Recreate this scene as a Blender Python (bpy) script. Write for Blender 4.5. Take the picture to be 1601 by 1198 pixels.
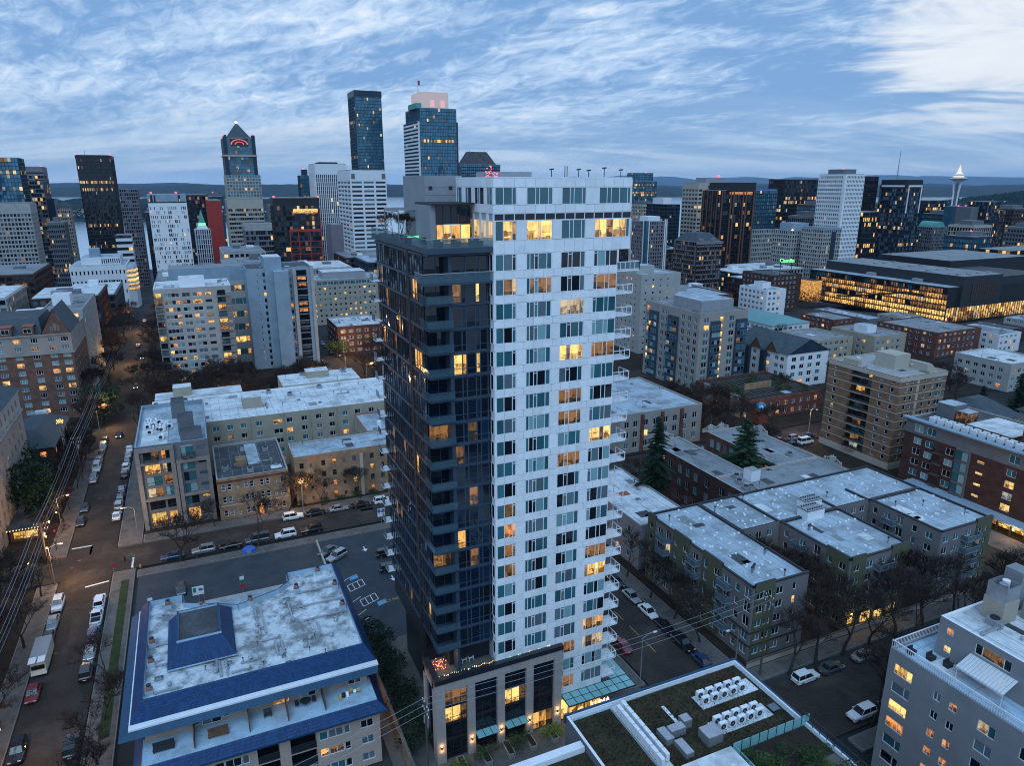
import bpy, math, random
from math import radians, sin, cos, pi
for o in list(bpy.data.objects): bpy.data.objects.remove(o)
SC = bpy.context.scene; COL = SC.collection
# ---------------------------------------------------------------- camera
VIEW_YAW = radians(24.2); EYE = 76.5
cd = bpy.data.cameras.new('camera'); cam = bpy.data.objects.new('camera', cd); COL.objects.link(cam)
cam.location = (0, 0, EYE); cam.rotation_euler = (pi/2 - radians(15.8), 0, -VIEW_YAW)
cd.sensor_fit = 'HORIZONTAL'; cd.sensor_width = 36; cd.lens = 36*1109/1601; cd.clip_start = .5; cd.clip_end = 60000
SC.camera = cam
# ---------------------------------------------------------------- sky, sun, exposure
SUN_EL, SUN_AZ = radians(54), radians(205)          # azimuth clockwise from +y
SC.view_settings.view_transform = 'Standard'; SC.view_settings.look = 'None'
SC.view_settings.gamma = 1; SC.view_settings.exposure = 0.30
SC.cycles.filter_width = 1.05
wd = bpy.data.worlds.new('World'); SC.world = wd; wd.use_nodes = True
def world():
    nt = wd.node_tree; N = nt.nodes; L = nt.links; N.clear()
    def n(t, **k):
        q = N.new(t)
        for a, b in k.items(): setattr(q, a, b)
        return q
    def val(sock, v):
        if isinstance(v, (int, float, tuple)): sock.default_value = v
        else: L.new(v, sock)
    def m(op, a, b=0.0, c=0.0, clamp=False):
        q = n('ShaderNodeMath', operation=op); q.use_clamp = clamp
        val(q.inputs[0], a); val(q.inputs[1], b); val(q.inputs[2], c); return q.outputs[0]
    def mix(f, a, b, bt='MIX'):
        q = n('ShaderNodeMix', data_type='RGBA', blend_type=bt); val(q.inputs[0], f)
        val(q.inputs[6], a if not isinstance(a, tuple) else a + (1,)); val(q.inputs[7], b if not isinstance(b, tuple) else b + (1,)); return q.outputs[2]
    def ramp(x, a, b):
        q = n('ShaderNodeMapRange', interpolation_type='SMOOTHSTEP'); val(q.inputs[0], x); q.inputs[1].default_value = a; q.inputs[2].default_value = b; return q.outputs[0]
    tc = n('ShaderNodeTexCoord'); rot = n('ShaderNodeVectorRotate', rotation_type='Z_AXIS'); L.new(tc.outputs['Generated'], rot.inputs['Vector']); rot.inputs['Angle'].default_value = VIEW_YAW
    s = n('ShaderNodeSeparateXYZ'); L.new(rot.outputs[0], s.inputs[0])
    x, y, z = s.outputs; zz = m('ADD', m('MAXIMUM', z, 0.0), .20)
    px, py = m('DIVIDE', x, zz), m('DIVIDE', y, zz)
    def noise(sx, sy, ang, scale, det, rough, dist=0.0, off=0.0):
        cx = n('ShaderNodeCombineXYZ'); ca, sa = cos(ang), sin(ang)
        val(cx.inputs[0], m('MULTIPLY_ADD', m('ADD', m('MULTIPLY', px, ca), m('MULTIPLY', py, sa)), sx, off))
        val(cx.inputs[1], m('MULTIPLY', m('SUBTRACT', m('MULTIPLY', py, ca), m('MULTIPLY', px, sa)), sy))
        cx.inputs[2].default_value = off
        t = n('ShaderNodeTexNoise'); L.new(cx.outputs[0], t.inputs['Vector'])
        for k, v in (('Scale', scale), ('Detail', det), ('Roughness', rough), ('Distortion', dist)): t.inputs[k].default_value = v
        return t.outputs['Fac']
    big = noise(.5, 1.0, radians(-38), .55, 3, .5, .4, 3.1)
    streak = noise(.55, 1.35, radians(-20), 2.1, 10, .60, .55, 7.7)
    fine = noise(.75, 1.35, radians(-50), 8.5, 9, .66, .8, 1.3)
    low = noise(.35, 1.6, radians(8), 1.5, 8, .58, .5, 9.0)
    d = m('ADD', m('ADD', m('MULTIPLY', big, .42), m('MULTIPLY', streak, .58)), m('MULTIPLY', m('SUBTRACT', fine, .5), .40))
    cl = ramp(d, .41, .58)
    base = mix(cl, (.18, .35, .64), (.50, .66, .88))
    base = mix(m('MULTIPLY', ramp(d, .53, .66), .8), base, (.88, .91, .95))
    # an open, brighter stretch of sky high on the right of the view
    glow = n('ShaderNodeVectorMath', operation='DOT_PRODUCT'); L.new(rot.outputs[0], glow.inputs[0]); glow.inputs[1].default_value = (.60, .76, .25)
    g = ramp(m('ADD', glow.outputs['Value'], m('MULTIPLY', m('SUBTRACT', streak, .5), .14)), .964, .994)
    base = mix(m('MULTIPLY', g, .88), base, (.84, .87, .90))
    # the low bank of cloud and clear blue strip above the horizon
    h1 = ramp(z, .13, .02)
    lowc = mix(ramp(low, .40, .62), (.22, .39, .64), (.50, .65, .84))
    base = mix(m('MULTIPLY', h1, .8), base, lowc)
    base = mix(m('MULTIPLY', ramp(z, .05, .0), .55), base, (.37, .55, .78))
    sky = n('ShaderNodeTexSky', sky_type='NISHITA'); sky.sun_disc = False; sky.sun_elevation = SUN_EL; sky.sun_rotation = SUN_AZ
    b1 = n('ShaderNodeBackground'); L.new(sky.outputs[0], b1.inputs[0]); b1.inputs[1].default_value = .05*.12
    b2 = n('ShaderNodeBackground'); L.new(base, b2.inputs[0]); b2.inputs[1].default_value = .86
    ad = n('ShaderNodeAddShader'); L.new(b1.outputs[0], ad.inputs[0]); L.new(b2.outputs[0], ad.inputs[1])
    out = n('ShaderNodeOutputWorld'); L.new(ad.outputs[0], out.inputs[0])
world()
sd = bpy.data.lights.new('sun', 'SUN'); sun = bpy.data.objects.new('sun', sd); COL.objects.link(sun)
sd.energy = 1.4; sd.angle = radians(50); sd.color = (.46, .73, 1.0)
sun.rotation_euler = (pi/2 - SUN_EL, 0, pi - SUN_AZ)
# ---------------------------------------------------------------- materials
MATS = {}
def mk(name):
    mt = bpy.data.materials.new(name); mt.use_nodes = True; MATS[name] = mt
    return mt, mt.node_tree.nodes, mt.node_tree.links, mt.node_tree.nodes['Principled BSDF']
def surf(name, col, rough=.85, var=.18, scale=.6, fine=6.0, spec=.3, metal=0, stain=None, bump=0, per=0.0):
    """wall / ground paint: large and small procedural variation, optional stains (colour, amount)"""
    mt, N, L, b = mk(name)
    b.inputs['Roughness'].default_value = rough; b.inputs['Specular IOR Level'].default_value = spec; b.inputs['Metallic'].default_value = metal
    g = N.new('ShaderNodeNewGeometry')
    a = N.new('ShaderNodeTexNoise'); a.inputs['Scale'].default_value = scale; a.inputs['Detail'].default_value = 5; L.new(g.outputs['Position'], a.inputs['Vector'])
    f = N.new('ShaderNodeTexNoise'); f.inputs['Scale'].default_value = fine; f.inputs['Detail'].default_value = 4; L.new(g.outputs['Position'], f.inputs['Vector'])
    m1 = N.new('ShaderNodeMath'); m1.operation = 'ADD'; L.new(a.outputs[0], m1.inputs[0]); L.new(f.outputs[0], m1.inputs[1])
    r = N.new('ShaderNodeMapRange'); L.new(m1.outputs[0], r.inputs[0]); r.inputs[1].default_value = .7; r.inputs[2].default_value = 1.3
    mx = N.new('ShaderNodeMix'); mx.data_type = 'RGBA'; L.new(r.outputs[0], mx.inputs[0])
    mx.inputs[6].default_value = tuple(c*(1-var) for c in col) + (1,); mx.inputs[7].default_value = tuple(min(1, c*(1+var)) for c in col) + (1,)
    out = mx.outputs[2]
    if stain:
        s = N.new('ShaderNodeTexNoise'); s.inputs['Scale'].default_value = stain[2] if len(stain) > 2 else .22; s.inputs['Detail'].default_value = 8; s.inputs['Roughness'].default_value = .68; L.new(g.outputs['Position'], s.inputs['Vector'])
        r2 = N.new('ShaderNodeMapRange'); L.new(s.outputs[0], r2.inputs[0]); t0 = stain[3] if len(stain) > 3 else .50; r2.inputs[1].default_value = t0; r2.inputs[2].default_value = t0+.15; r2.inputs[4].default_value = stain[1]
        m2 = N.new('ShaderNodeMix'); m2.data_type = 'RGBA'; L.new(r2.outputs[0], m2.inputs[0]); L.new(out, m2.inputs[6]); m2.inputs[7].default_value = tuple(stain[0]) + (1,); out = m2.outputs[2]
    if per:
        oi = N.new('ShaderNodeObjectInfo'); r3 = N.new('ShaderNodeMapRange'); L.new(oi.outputs['Random'], r3.inputs[0]); r3.inputs[3].default_value = 1-per; r3.inputs[4].default_value = 1+per
        m3 = N.new('ShaderNodeMix'); m3.data_type = 'RGBA'; m3.blend_type = 'MULTIPLY'; m3.inputs[0].default_value = 1; L.new(out, m3.inputs[6]); L.new(r3.outputs[0], m3.inputs[7]); out = m3.outputs[2]
    L.new(out, b.inputs['Base Color'])
    if bump:
        bp = N.new('ShaderNodeBump'); bp.inputs['Strength'].default_value = bump; bp.inputs['Distance'].default_value = .1; L.new(f.outputs[0], bp.inputs['Height']); L.new(bp.outputs[0], b.inputs['Normal'])
    return mt
def brickmat(name, c1, c2, mortar, bw=.42, bh=.14):
    mt, N, L, b = mk(name); b.inputs['Roughness'].default_value = .9; b.inputs['Specular IOR Level'].default_value = .2
    g = N.new('ShaderNodeNewGeometry'); s = N.new('ShaderNodeSeparateXYZ'); L.new(g.outputs['Position'], s.inputs[0])
    ad = N.new('ShaderNodeMath'); ad.operation = 'ADD'; L.new(s.outputs[0], ad.inputs[0]); L.new(s.outputs[1], ad.inputs[1])
    c = N.new('ShaderNodeCombineXYZ'); L.new(ad.outputs[0], c.inputs[0]); L.new(s.outputs[2], c.inputs[1])
    t = N.new('ShaderNodeTexBrick'); L.new(c.outputs[0], t.inputs['Vector']); t.inputs['Scale'].default_value = 1
    t.inputs['Color1'].default_value = c1 + (1,); t.inputs['Color2'].default_value = c2 + (1,); t.inputs['Mortar'].default_value = mortar + (1,)
    t.inputs['Brick Width'].default_value = bw; t.inputs['Row Height'].default_value = bh; t.inputs['Mortar Size'].default_value = .012
    a = N.new('ShaderNodeTexNoise'); a.inputs['Scale'].default_value = .5; a.inputs['Detail'].default_value = 6; L.new(g.outputs['Position'], a.inputs['Vector'])
    r = N.new('ShaderNodeMapRange'); L.new(a.outputs[0], r.inputs[0]); r.inputs[1].default_value = .3; r.inputs[2].default_value = .7; r.inputs[3].default_value = .72; r.inputs[4].default_value = 1.25
    m = N.new('ShaderNodeMix'); m.data_type = 'RGBA'; m.blend_type = 'MULTIPLY'; m.inputs[0].default_value = 1; L.new(t.outputs[0], m.inputs[6]); L.new(r.outputs[0], m.inputs[7])
    L.new(m.outputs[2], b.inputs['Base Color'])
def glass(name, col, rough=.07, spec=.8, vary=.4, metal=0.0, wav=.0):
    mt, N, L, b = mk(name); b.inputs['Roughness'].default_value = rough; b.inputs['Specular IOR Level'].default_value = spec; b.inputs['Metallic'].default_value = metal
    oi = N.new('ShaderNodeObjectInfo'); g = N.new('ShaderNodeNewGeometry')
    ad = N.new('ShaderNodeMath'); ad.operation = 'ADD'; L.new(oi.outputs['Random'], ad.inputs[0]); L.new(g.outputs['Random Per Island'], ad.inputs[1])
    fr = N.new('ShaderNodeMath'); fr.operation = 'FRACT'; L.new(ad.outputs[0], fr.inputs[0])
    n = N.new('ShaderNodeTexNoise'); n.inputs['Scale'].default_value = .9; n.inputs['Detail'].default_value = 3; L.new(g.outputs['Position'], n.inputs['Vector'])
    a2 = N.new('ShaderNodeMath'); a2.operation = 'MULTIPLY_ADD'; L.new(n.outputs[0], a2.inputs[0]); a2.inputs[1].default_value = .8; L.new(fr.outputs[0], a2.inputs[2])
    r = N.new('ShaderNodeMapRange'); L.new(a2.outputs[0], r.inputs[0]); r.inputs[2].default_value = 1.6; r.inputs[3].default_value = 1-vary; r.inputs[4].default_value = 1+vary
    m = N.new('ShaderNodeMix'); m.data_type = 'RGBA'; m.blend_type = 'MULTIPLY'; m.inputs[0].default_value = 1; m.inputs[6].default_value = col + (1,); L.new(r.outputs[0], m.inputs[7])
    L.new(m.outputs[2], b.inputs['Base Color'])
    # panes are never quite parallel: each tilts its reflection a little
    nm = N.new('ShaderNodeVectorMath'); nm.operation = 'MULTIPLY_ADD'
    wn = N.new('ShaderNodeTexWhiteNoise'); wn.noise_dimensions = '1D'; L.new(fr.outputs[0], wn.inputs['W'])
    sb = N.new('ShaderNodeVectorMath'); sb.operation = 'SUBTRACT'; L.new(wn.outputs['Color'], sb.inputs[0]); sb.inputs[1].default_value = (.5, .5, .5)
    L.new(sb.outputs[0], nm.inputs[0]); nm.inputs[1].default_value = (.05, .05, .09); L.new(g.outputs['Normal'], nm.inputs[2])
    nn = N.new('ShaderNodeVectorMath'); nn.operation = 'NORMALIZE'; L.new(nm.outputs[0], nn.inputs[0]); L.new(nn.outputs[0], b.inputs['Normal'])
def lit(name, c_lo, c_hi, strength, sc=1.6):
    """a lit room behind glass: curtains, furniture and lamps break up the glow"""
    mt, N, L, b = mk(name); b.inputs['Base Color'].default_value = (.03, .025, .02, 1); b.inputs['Roughness'].default_value = .12
    g = N.new('ShaderNodeNewGeometry'); oi = N.new('ShaderNodeObjectInfo'); tc = N.new('ShaderNodeTexCoord')
    def m(op, a, b_=0.0, c=0.0):
        q = N.new('ShaderNodeMath'); q.operation = op
        for i, v in enumerate((a, b_, c)):
            if isinstance(v, (int, float)): q.inputs[i].default_value = v
            else: L.new(v, q.inputs[i])
        return q.outputs[0]
    sp = N.new('ShaderNodeSeparateXYZ'); L.new(g.outputs['Position'], sp.inputs[0]); sg = N.new('ShaderNodeSeparateXYZ'); L.new(tc.outputs['Generated'], sg.inputs[0])
    h = m('ADD', sp.outputs[0], sp.outputs[1]); cv = N.new('ShaderNodeCombineXYZ'); L.new(m('MULTIPLY', h, sc*2.2), cv.inputs[0]); L.new(m('MULTIPLY', sp.outputs[2], sc*.35), cv.inputs[1])
    st = N.new('ShaderNodeTexNoise'); st.inputs['Scale'].default_value = 1; st.inputs['Detail'].default_value = 3; L.new(cv.outputs[0], st.inputs['Vector'])
    n = N.new('ShaderNodeTexVoronoi'); n.feature = 'F1'; n.distance = 'CHEBYCHEV'; n.inputs['Scale'].default_value = sc*.8; L.new(g.outputs['Position'], n.inputs['Vector']); sc_ = N.new('ShaderNodeSeparateXYZ'); L.new(n.outputs['Color'], sc_.inputs[0])
    fr = m('FRACT', m('ADD', oi.outputs['Random'], g.outputs['Random Per Island']))
    low = m('MULTIPLY', m('LESS_THAN', sg.outputs[2], m('MULTIPLY', sc_.outputs[0], .62)), -.30)
    lv = m('ADD', m('ADD', m('MULTIPLY', st.outputs[0], .85), m('MULTIPLY', m('SUBTRACT', sc_.outputs[1], .5), .22)), m('ADD', low, m('MULTIPLY', m('SUBTRACT', fr, .5), .35)))
    r = N.new('ShaderNodeMapRange'); L.new(lv, r.inputs[0]); r.inputs[1].default_value = .10; r.inputs[2].default_value = .58
    x = N.new('ShaderNodeMix'); x.data_type = 'RGBA'; L.new(r.outputs[0], x.inputs[0]); x.inputs[6].default_value = c_lo + (1,); x.inputs[7].default_value = c_hi + (1,)
    L.new(x.outputs[2], b.inputs['Emission Color']); b.inputs['Emission Strength'].default_value = strength
def glow(name, col, s):
    mt, N, L, b = mk(name); b.inputs['Base Color'].default_value = (.1, .1, .1, 1); b.inputs['Emission Color'].default_value = col + (1,); b.inputs['Emission Strength'].default_value = s
def clear(name, tint, k):
    mt, N, L, b = mk(name); b.inputs['Base Color'].default_value = tint + (1,); b.inputs['Roughness'].default_value = .06; b.inputs['Specular IOR Level'].default_value = .8
    t = N.new('ShaderNodeBsdfTransparent'); t.inputs[0].default_value = (.82, .90, .92, 1); x = N.new('ShaderNodeMixShader'); x.inputs[0].default_value = k; L.new(t.outputs[0], x.inputs[1]); L.new(b.outputs[0], x.inputs[2]); L.new(x.outputs[0], N['Material Output'].inputs[0])
def plain(name, col, rough=.5, metal=0, spec=.5, coat=0, per=0):
    mt, N, L, b = mk(name); b.inputs['Base Color'].default_value = col + (1,); b.inputs['Roughness'].default_value = rough; b.inputs['Metallic'].default_value = metal
    b.inputs['Specular IOR Level'].default_value = spec; b.inputs['Coat Weight'].default_value = coat
surf('asphalt', (.036, .030, .028), .85, .35, .25, 3, .2, stain=((.075, .062, .055), .75, .11), bump=.1)
surf('asphalt_lot', (.030, .042, .054), .75, .3, .3, 3, .3, stain=((.048, .058, .066), .7, .16))
surf('concrete', (.115, .105, .10), .85, .25, .5, 5, .3, stain=((.06, .055, .05), .8, .3))
surf('asphalt_patch', (.030, .026, .025), .8, .3, .6, 4, .35); surf('kerb', (.17, .16, .15), .85, .15, .8)
surf('soil', (.028, .021, .016), .95, .45, .4, 3, .2)
surf('grass', (.026, .044, .017), .95, .5, .8, 8, .2, stain=((.05, .045, .03), .6, .6), bump=.3)
surf('paving', (.10, .095, .09), .85, .3, .6)
surf('yellow_paint', (.42, .28, .06), .8, .3, 1.2); surf('white_paint', (.62, .63, .64), .8, .25, 1.5); surf('blue_paint', (.10, .30, .50), .8, .3, 1.5)
surf('ground_far', (.030, .034, .036), .95, .45, .01, .07, .2)
surf('forest', (.016, .034, .036), 1, .5, .006, .05, .1)
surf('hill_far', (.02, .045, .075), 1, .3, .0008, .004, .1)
surf('roof_pale', (.36, .43, .49), .6, .16, .15, 1.2, .4, stain=((.19, .21, .225), .8, .2, .46))
surf('roof_white', (.60, .63, .65), .6, .16, .25, 1.5, .4, stain=((.26, .27, .28), .7, .22, .47)); surf('roof_mottled', (.60, .64, .67), .6, .18, .3, 2, .4, stain=((.13, .135, .14), .85, .34, .45))
surf('roof_grey', (.22, .235, .25), .8, .2, .2, 1.5, .35, stain=((.11, .115, .12), .8, .14))
surf('roof_seam', (.23, .26, .29), .7, .2, 1); surf('roof_dark', (.055, .06, .066), .8, .3, .3, 2, .35, stain=((.12, .125, .13), .5, .3))
surf('roof_slate', (.045, .062, .075), .7, .3, .5, 4, .4)
surf('roof_teal', (.13, .27, .28), .6, .15, .4)
glass('tile_blue', (.006, .038, .118), .55, .3, .45); surf('trim_blue', (.013, .056, .115), .5, .25, .6); surf('pale_blue', (.36, .50, .62), .6, .15, .5, stain=((.22, .26, .29), .6, .3))
surf('white_clad', (.78, .80, .83), .4, .06, .25, 1.6, .45, stain=((.64, .67, .71), .6, .5, .48), per=.055); surf('clad_joint', (.33, .38, .44), .8, .1)
surf('mech_grey', (0.256, 0.272, 0.296), .6, .12, .5); surf('white_metal', (.74, .76, .79), .45, .08, .7, 3, .5); surf('dark_metal', (.025, .028, .034), .5, .2, .8); surf('grey_metal', (.20, .22, .25), .45, .15, .7); surf('steel', (.42, .44, .47), .35, .15, .8, 3, .5, .6)
surf('slab_blue', (.030, .054, .086), .45, .12, .4, 2, .5); surf('dark_panel', (.016, .021, .030), .35, .2, .4, 2, .5)
surf('stone_pink', (0.357, 0.315, 0.297), .75, .1, .4, 2.5, .3, per=.06); surf('stone_tan', (0.36, 0.32, 0.264), .8, .12, .4, stain=((.33, .29, .24), .4, .25))
surf('stucco_pink', (0.41, 0.324, 0.275), .9, .1, .3, 4, .2, stain=((0.266, 0.21, 0.182), .45, .25))
surf('stucco_mauve', (0.178, 0.168, 0.175), .9, .1, .3, 4, .2, stain=((0.147, 0.14, 0.143), .5, .2)); surf('stucco_olive', (.100, .108, .068), .9, .12, .3, 4, .2)
surf('stucco_cream', (0.348, 0.311, 0.248), .9, .1, .3, 4, .2, stain=((0.252, 0.224, 0.182), .5, .25)); surf('stucco_grey', (.235, .242, .258), .92, .1, .4, 9, .2, stain=((.19, .195, .21), .5, .25), bump=.25)
surf('concrete_blue', (.23, .32, .40), .85, .1, .3, 3, .25, stain=((0.189, 0.217, 0.245), .5, .2)); surf('concrete_pale', (0.36, 0.353, 0.338), .85, .1, .3, 3, .25, stain=((0.259, 0.252, 0.245), .5, .2)); surf('concrete_warm', (0.292, 0.272, 0.252), .85, .12, .3, 3, .25, stain=((0.21, 0.196, 0.182), .5, .2))
surf('wall_white', (0.681, 0.699, 0.727), .7, .06, .3, 3, .3); surf('wall_black', (.014, .016, .021), .55, .25, .3, 3, .4); surf('wall_bronze', (.060, .040, .032), .5, .2, .3); surf('wall_red', (.33, .035, .030), .7, .15, .3); surf('wall_mauve', (0.188, 0.165, 0.188), .8, .1, .3); surf('wall_navy', (.020, .036, .060), .4, .25, .3); surf('wall_rust', (0.14, 0.059, 0.042), .7, .2, .4); surf('wall_grey', (0.129, 0.139, 0.153), .7, .15, .4); surf('metal_mesh', (.030, .034, .040), .45, .25, .5); surf('wall_sand', (0.406, 0.367, 0.312), .8, .1, .3); surf('wall_stone', (0.2, 0.192, 0.188), .9, .2, .9, 6, .2)
surf('copper_green', (.10, .30, .27), .6, .15, .4); surf('wood_brown', (.12, .065, .04), .7, .25, 1.2); surf('canvas', (.60, .62, .64), .8, .08, .8); surf('terracotta', (.30, .10, .06), .8, .2, .8)
brickmat('brick_tan', (.29, .185, .115), (.22, .14, .085), (.33, .27, .2)); brickmat('brick_brown', (.23, .135, .085), (.17, .098, .062), (.24, .18, .13)); brickmat('brick_red', (.150, .050, .038), (.105, .036, .030), (.14, .09, .075)); brickmat('brick_dark', (.070, .034, .030), (.050, .024, .022), (.07, .05, .045)); brickmat('brick_hotel', (.165, .090, .068), (.125, .067, .050), (.16, .11, .09))
glass('g_dark', (.006, .010, .016), .07, .6); glass('g_teal', (.026, .115, .145), .1); glass('g_blind', (.17, .31, .34), .3, .5, .25); glass('g_grey', (.10, .14, .17), .25, .5, .4); glass('g_blue', (.055, .18, .27), .09, 1.0, .28, .5); glass('g_navy', (.004, .010, .024), .05, .5, .5); glass('g_dkblue', (.006, .022, .045), .07, .5, .4); glass('g_sky', (.10, .28, .40), .1, 1.0, .4, .5); glass('g_canopy', (.20, .42, .43), .25, .6, .15); clear('g_clear', (.10, .18, .22), .30); glass('g_rail', (.08, .145, .185), .15, .6, .15); glass('g_car', (.012, .015, .02), .05, .9, .1)
lit('l_warm', (.05, .016, .004), (1.0, .50, .13), .95); lit('l_gold', (.16, .06, .008), (1.0, .66, .20), 1.15); lit('l_dim', (.012, .010, .008), (.42, .19, .06), .6); lit('l_orange', (.06, .014, .004), (1.0, .38, .10), .8); lit('l_pale', (.14, .09, .05), (.85, .64, .38), .7); lit('l_cool', (.05, .06, .06), (.62, .68, .62), .55); lit('l_far', (.22, .09, .02), (1.0, .62, .24), .95, .3)
glow('lamp_warm', (1, .58, .20), 7); glow('lamp_white', (1, .93, .8), 6); glow('lamp_red', (1, .06, .08), 3); glow('lamp_green', (.10, 1, .22), 2.0); glow('sign_white', (1, .80, .48), 1.7); glow('neon_green', (.12, 1, .20), 2.2); glow('neon_red', (.9, .12, .14), .9); glow('bulb_orange', (1, .42, .08), 3.0); glow('bulb_red', (1, .10, .16), 2.2); glow('crown_light', (.50, .44, .48), .6); glow('crown_pink', (.80, .42, .50), .75); glow('needle_top', (1, .74, .55), .9)
plain('paint_white', (.70, .72, .74), .25, 0, .5, .6); plain('paint_silver', (.36, .38, .40), .3, .5, .5, .6); plain('paint_black', (.012, .013, .016), .22, 0, .5, .7); plain('paint_blue', (.02, .045, .11), .25, 0, .5, .7); plain('paint_grey', (.085, .095, .11), .28, .3, .5, .6); plain('paint_red', (.20, .016, .018), .28, 0, .5, .6); plain('paint_cream', (.56, .52, .42), .5); plain('tyre', (.012, .012, .013), .85); plain('rim', (.35, .36, .38), .35, .8); plain('tail_red', (.30, .01, .012), .3); plain('head_glass', (.55, .57, .60), .15)
plain('pole_wood', (.085, .060, .045), .9); plain('wire', (.22, .25, .29), .6); plain('tent_blue', (.02, .10, .42), .6); plain('sign_green', (.015, .20, .10), .5); plain('sign_red', (.45, .02, .06), .5); plain('sign_blue', (.03, .12, .36), .5); plain('cloth_dark', (.02, .022, .03), .9); plain('skin', (.42, .26, .19), .6)
surf('bark', (.050, .040, .035), .95, .4, 2, 9, .2); surf('twig', (.040, .029, .026), .95, .3, .5, 5, .2, per=.3); surf('twig_red', (.085, .035, .040), .95, .3, .5, 5, .2)
surf('needles', (.014, .034, .021), .9, .5, .4, 3, .2); surf('needles_light', (.030, .062, .028), .9, .5, .4, 3, .2); surf('leaf', (.035, .065, .022), .85, .5, .7, 5, .3); surf('leaf_lime', (.13, .19, .03), .85, .4, .9, 5, .3); surf('leaf_gold', (.16, .115, .025), .85, .4, .9, 5, .3); surf('sedum', (.036, .033, .018), .95, .6, .5, 3, .2, stain=((.075, .035, .025), .8, .35), bump=.5)
for k_, m_ in MATS.items():
    if k_.startswith(('l_', 'bulb', 'crown', 'neon', 'needle')): m_.cycles.emission_sampling = 'NONE'
# water: wind-ruffled, mirrors the evening sky
def water():
    mt, N, L, b = mk('water'); b.inputs['Base Color'].default_value = (.55, .68, .80, 1); b.inputs['Metallic'].default_value = .7; b.inputs['Roughness'].default_value = .12; b.inputs['Specular IOR Level'].default_value = 1
    g = N.new('ShaderNodeNewGeometry'); n = N.new('ShaderNodeTexNoise'); n.inputs['Scale'].default_value = .01; n.inputs['Detail'].default_value = 6; L.new(g.outputs['Position'], n.inputs['Vector'])
    bp = N.new('ShaderNodeBump'); bp.inputs['Strength'].default_value = .12; bp.inputs['Distance'].default_value = 2; L.new(n.outputs[0], bp.inputs['Height']); L.new(bp.outputs[0], b.inputs['Normal'])
water()
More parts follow.
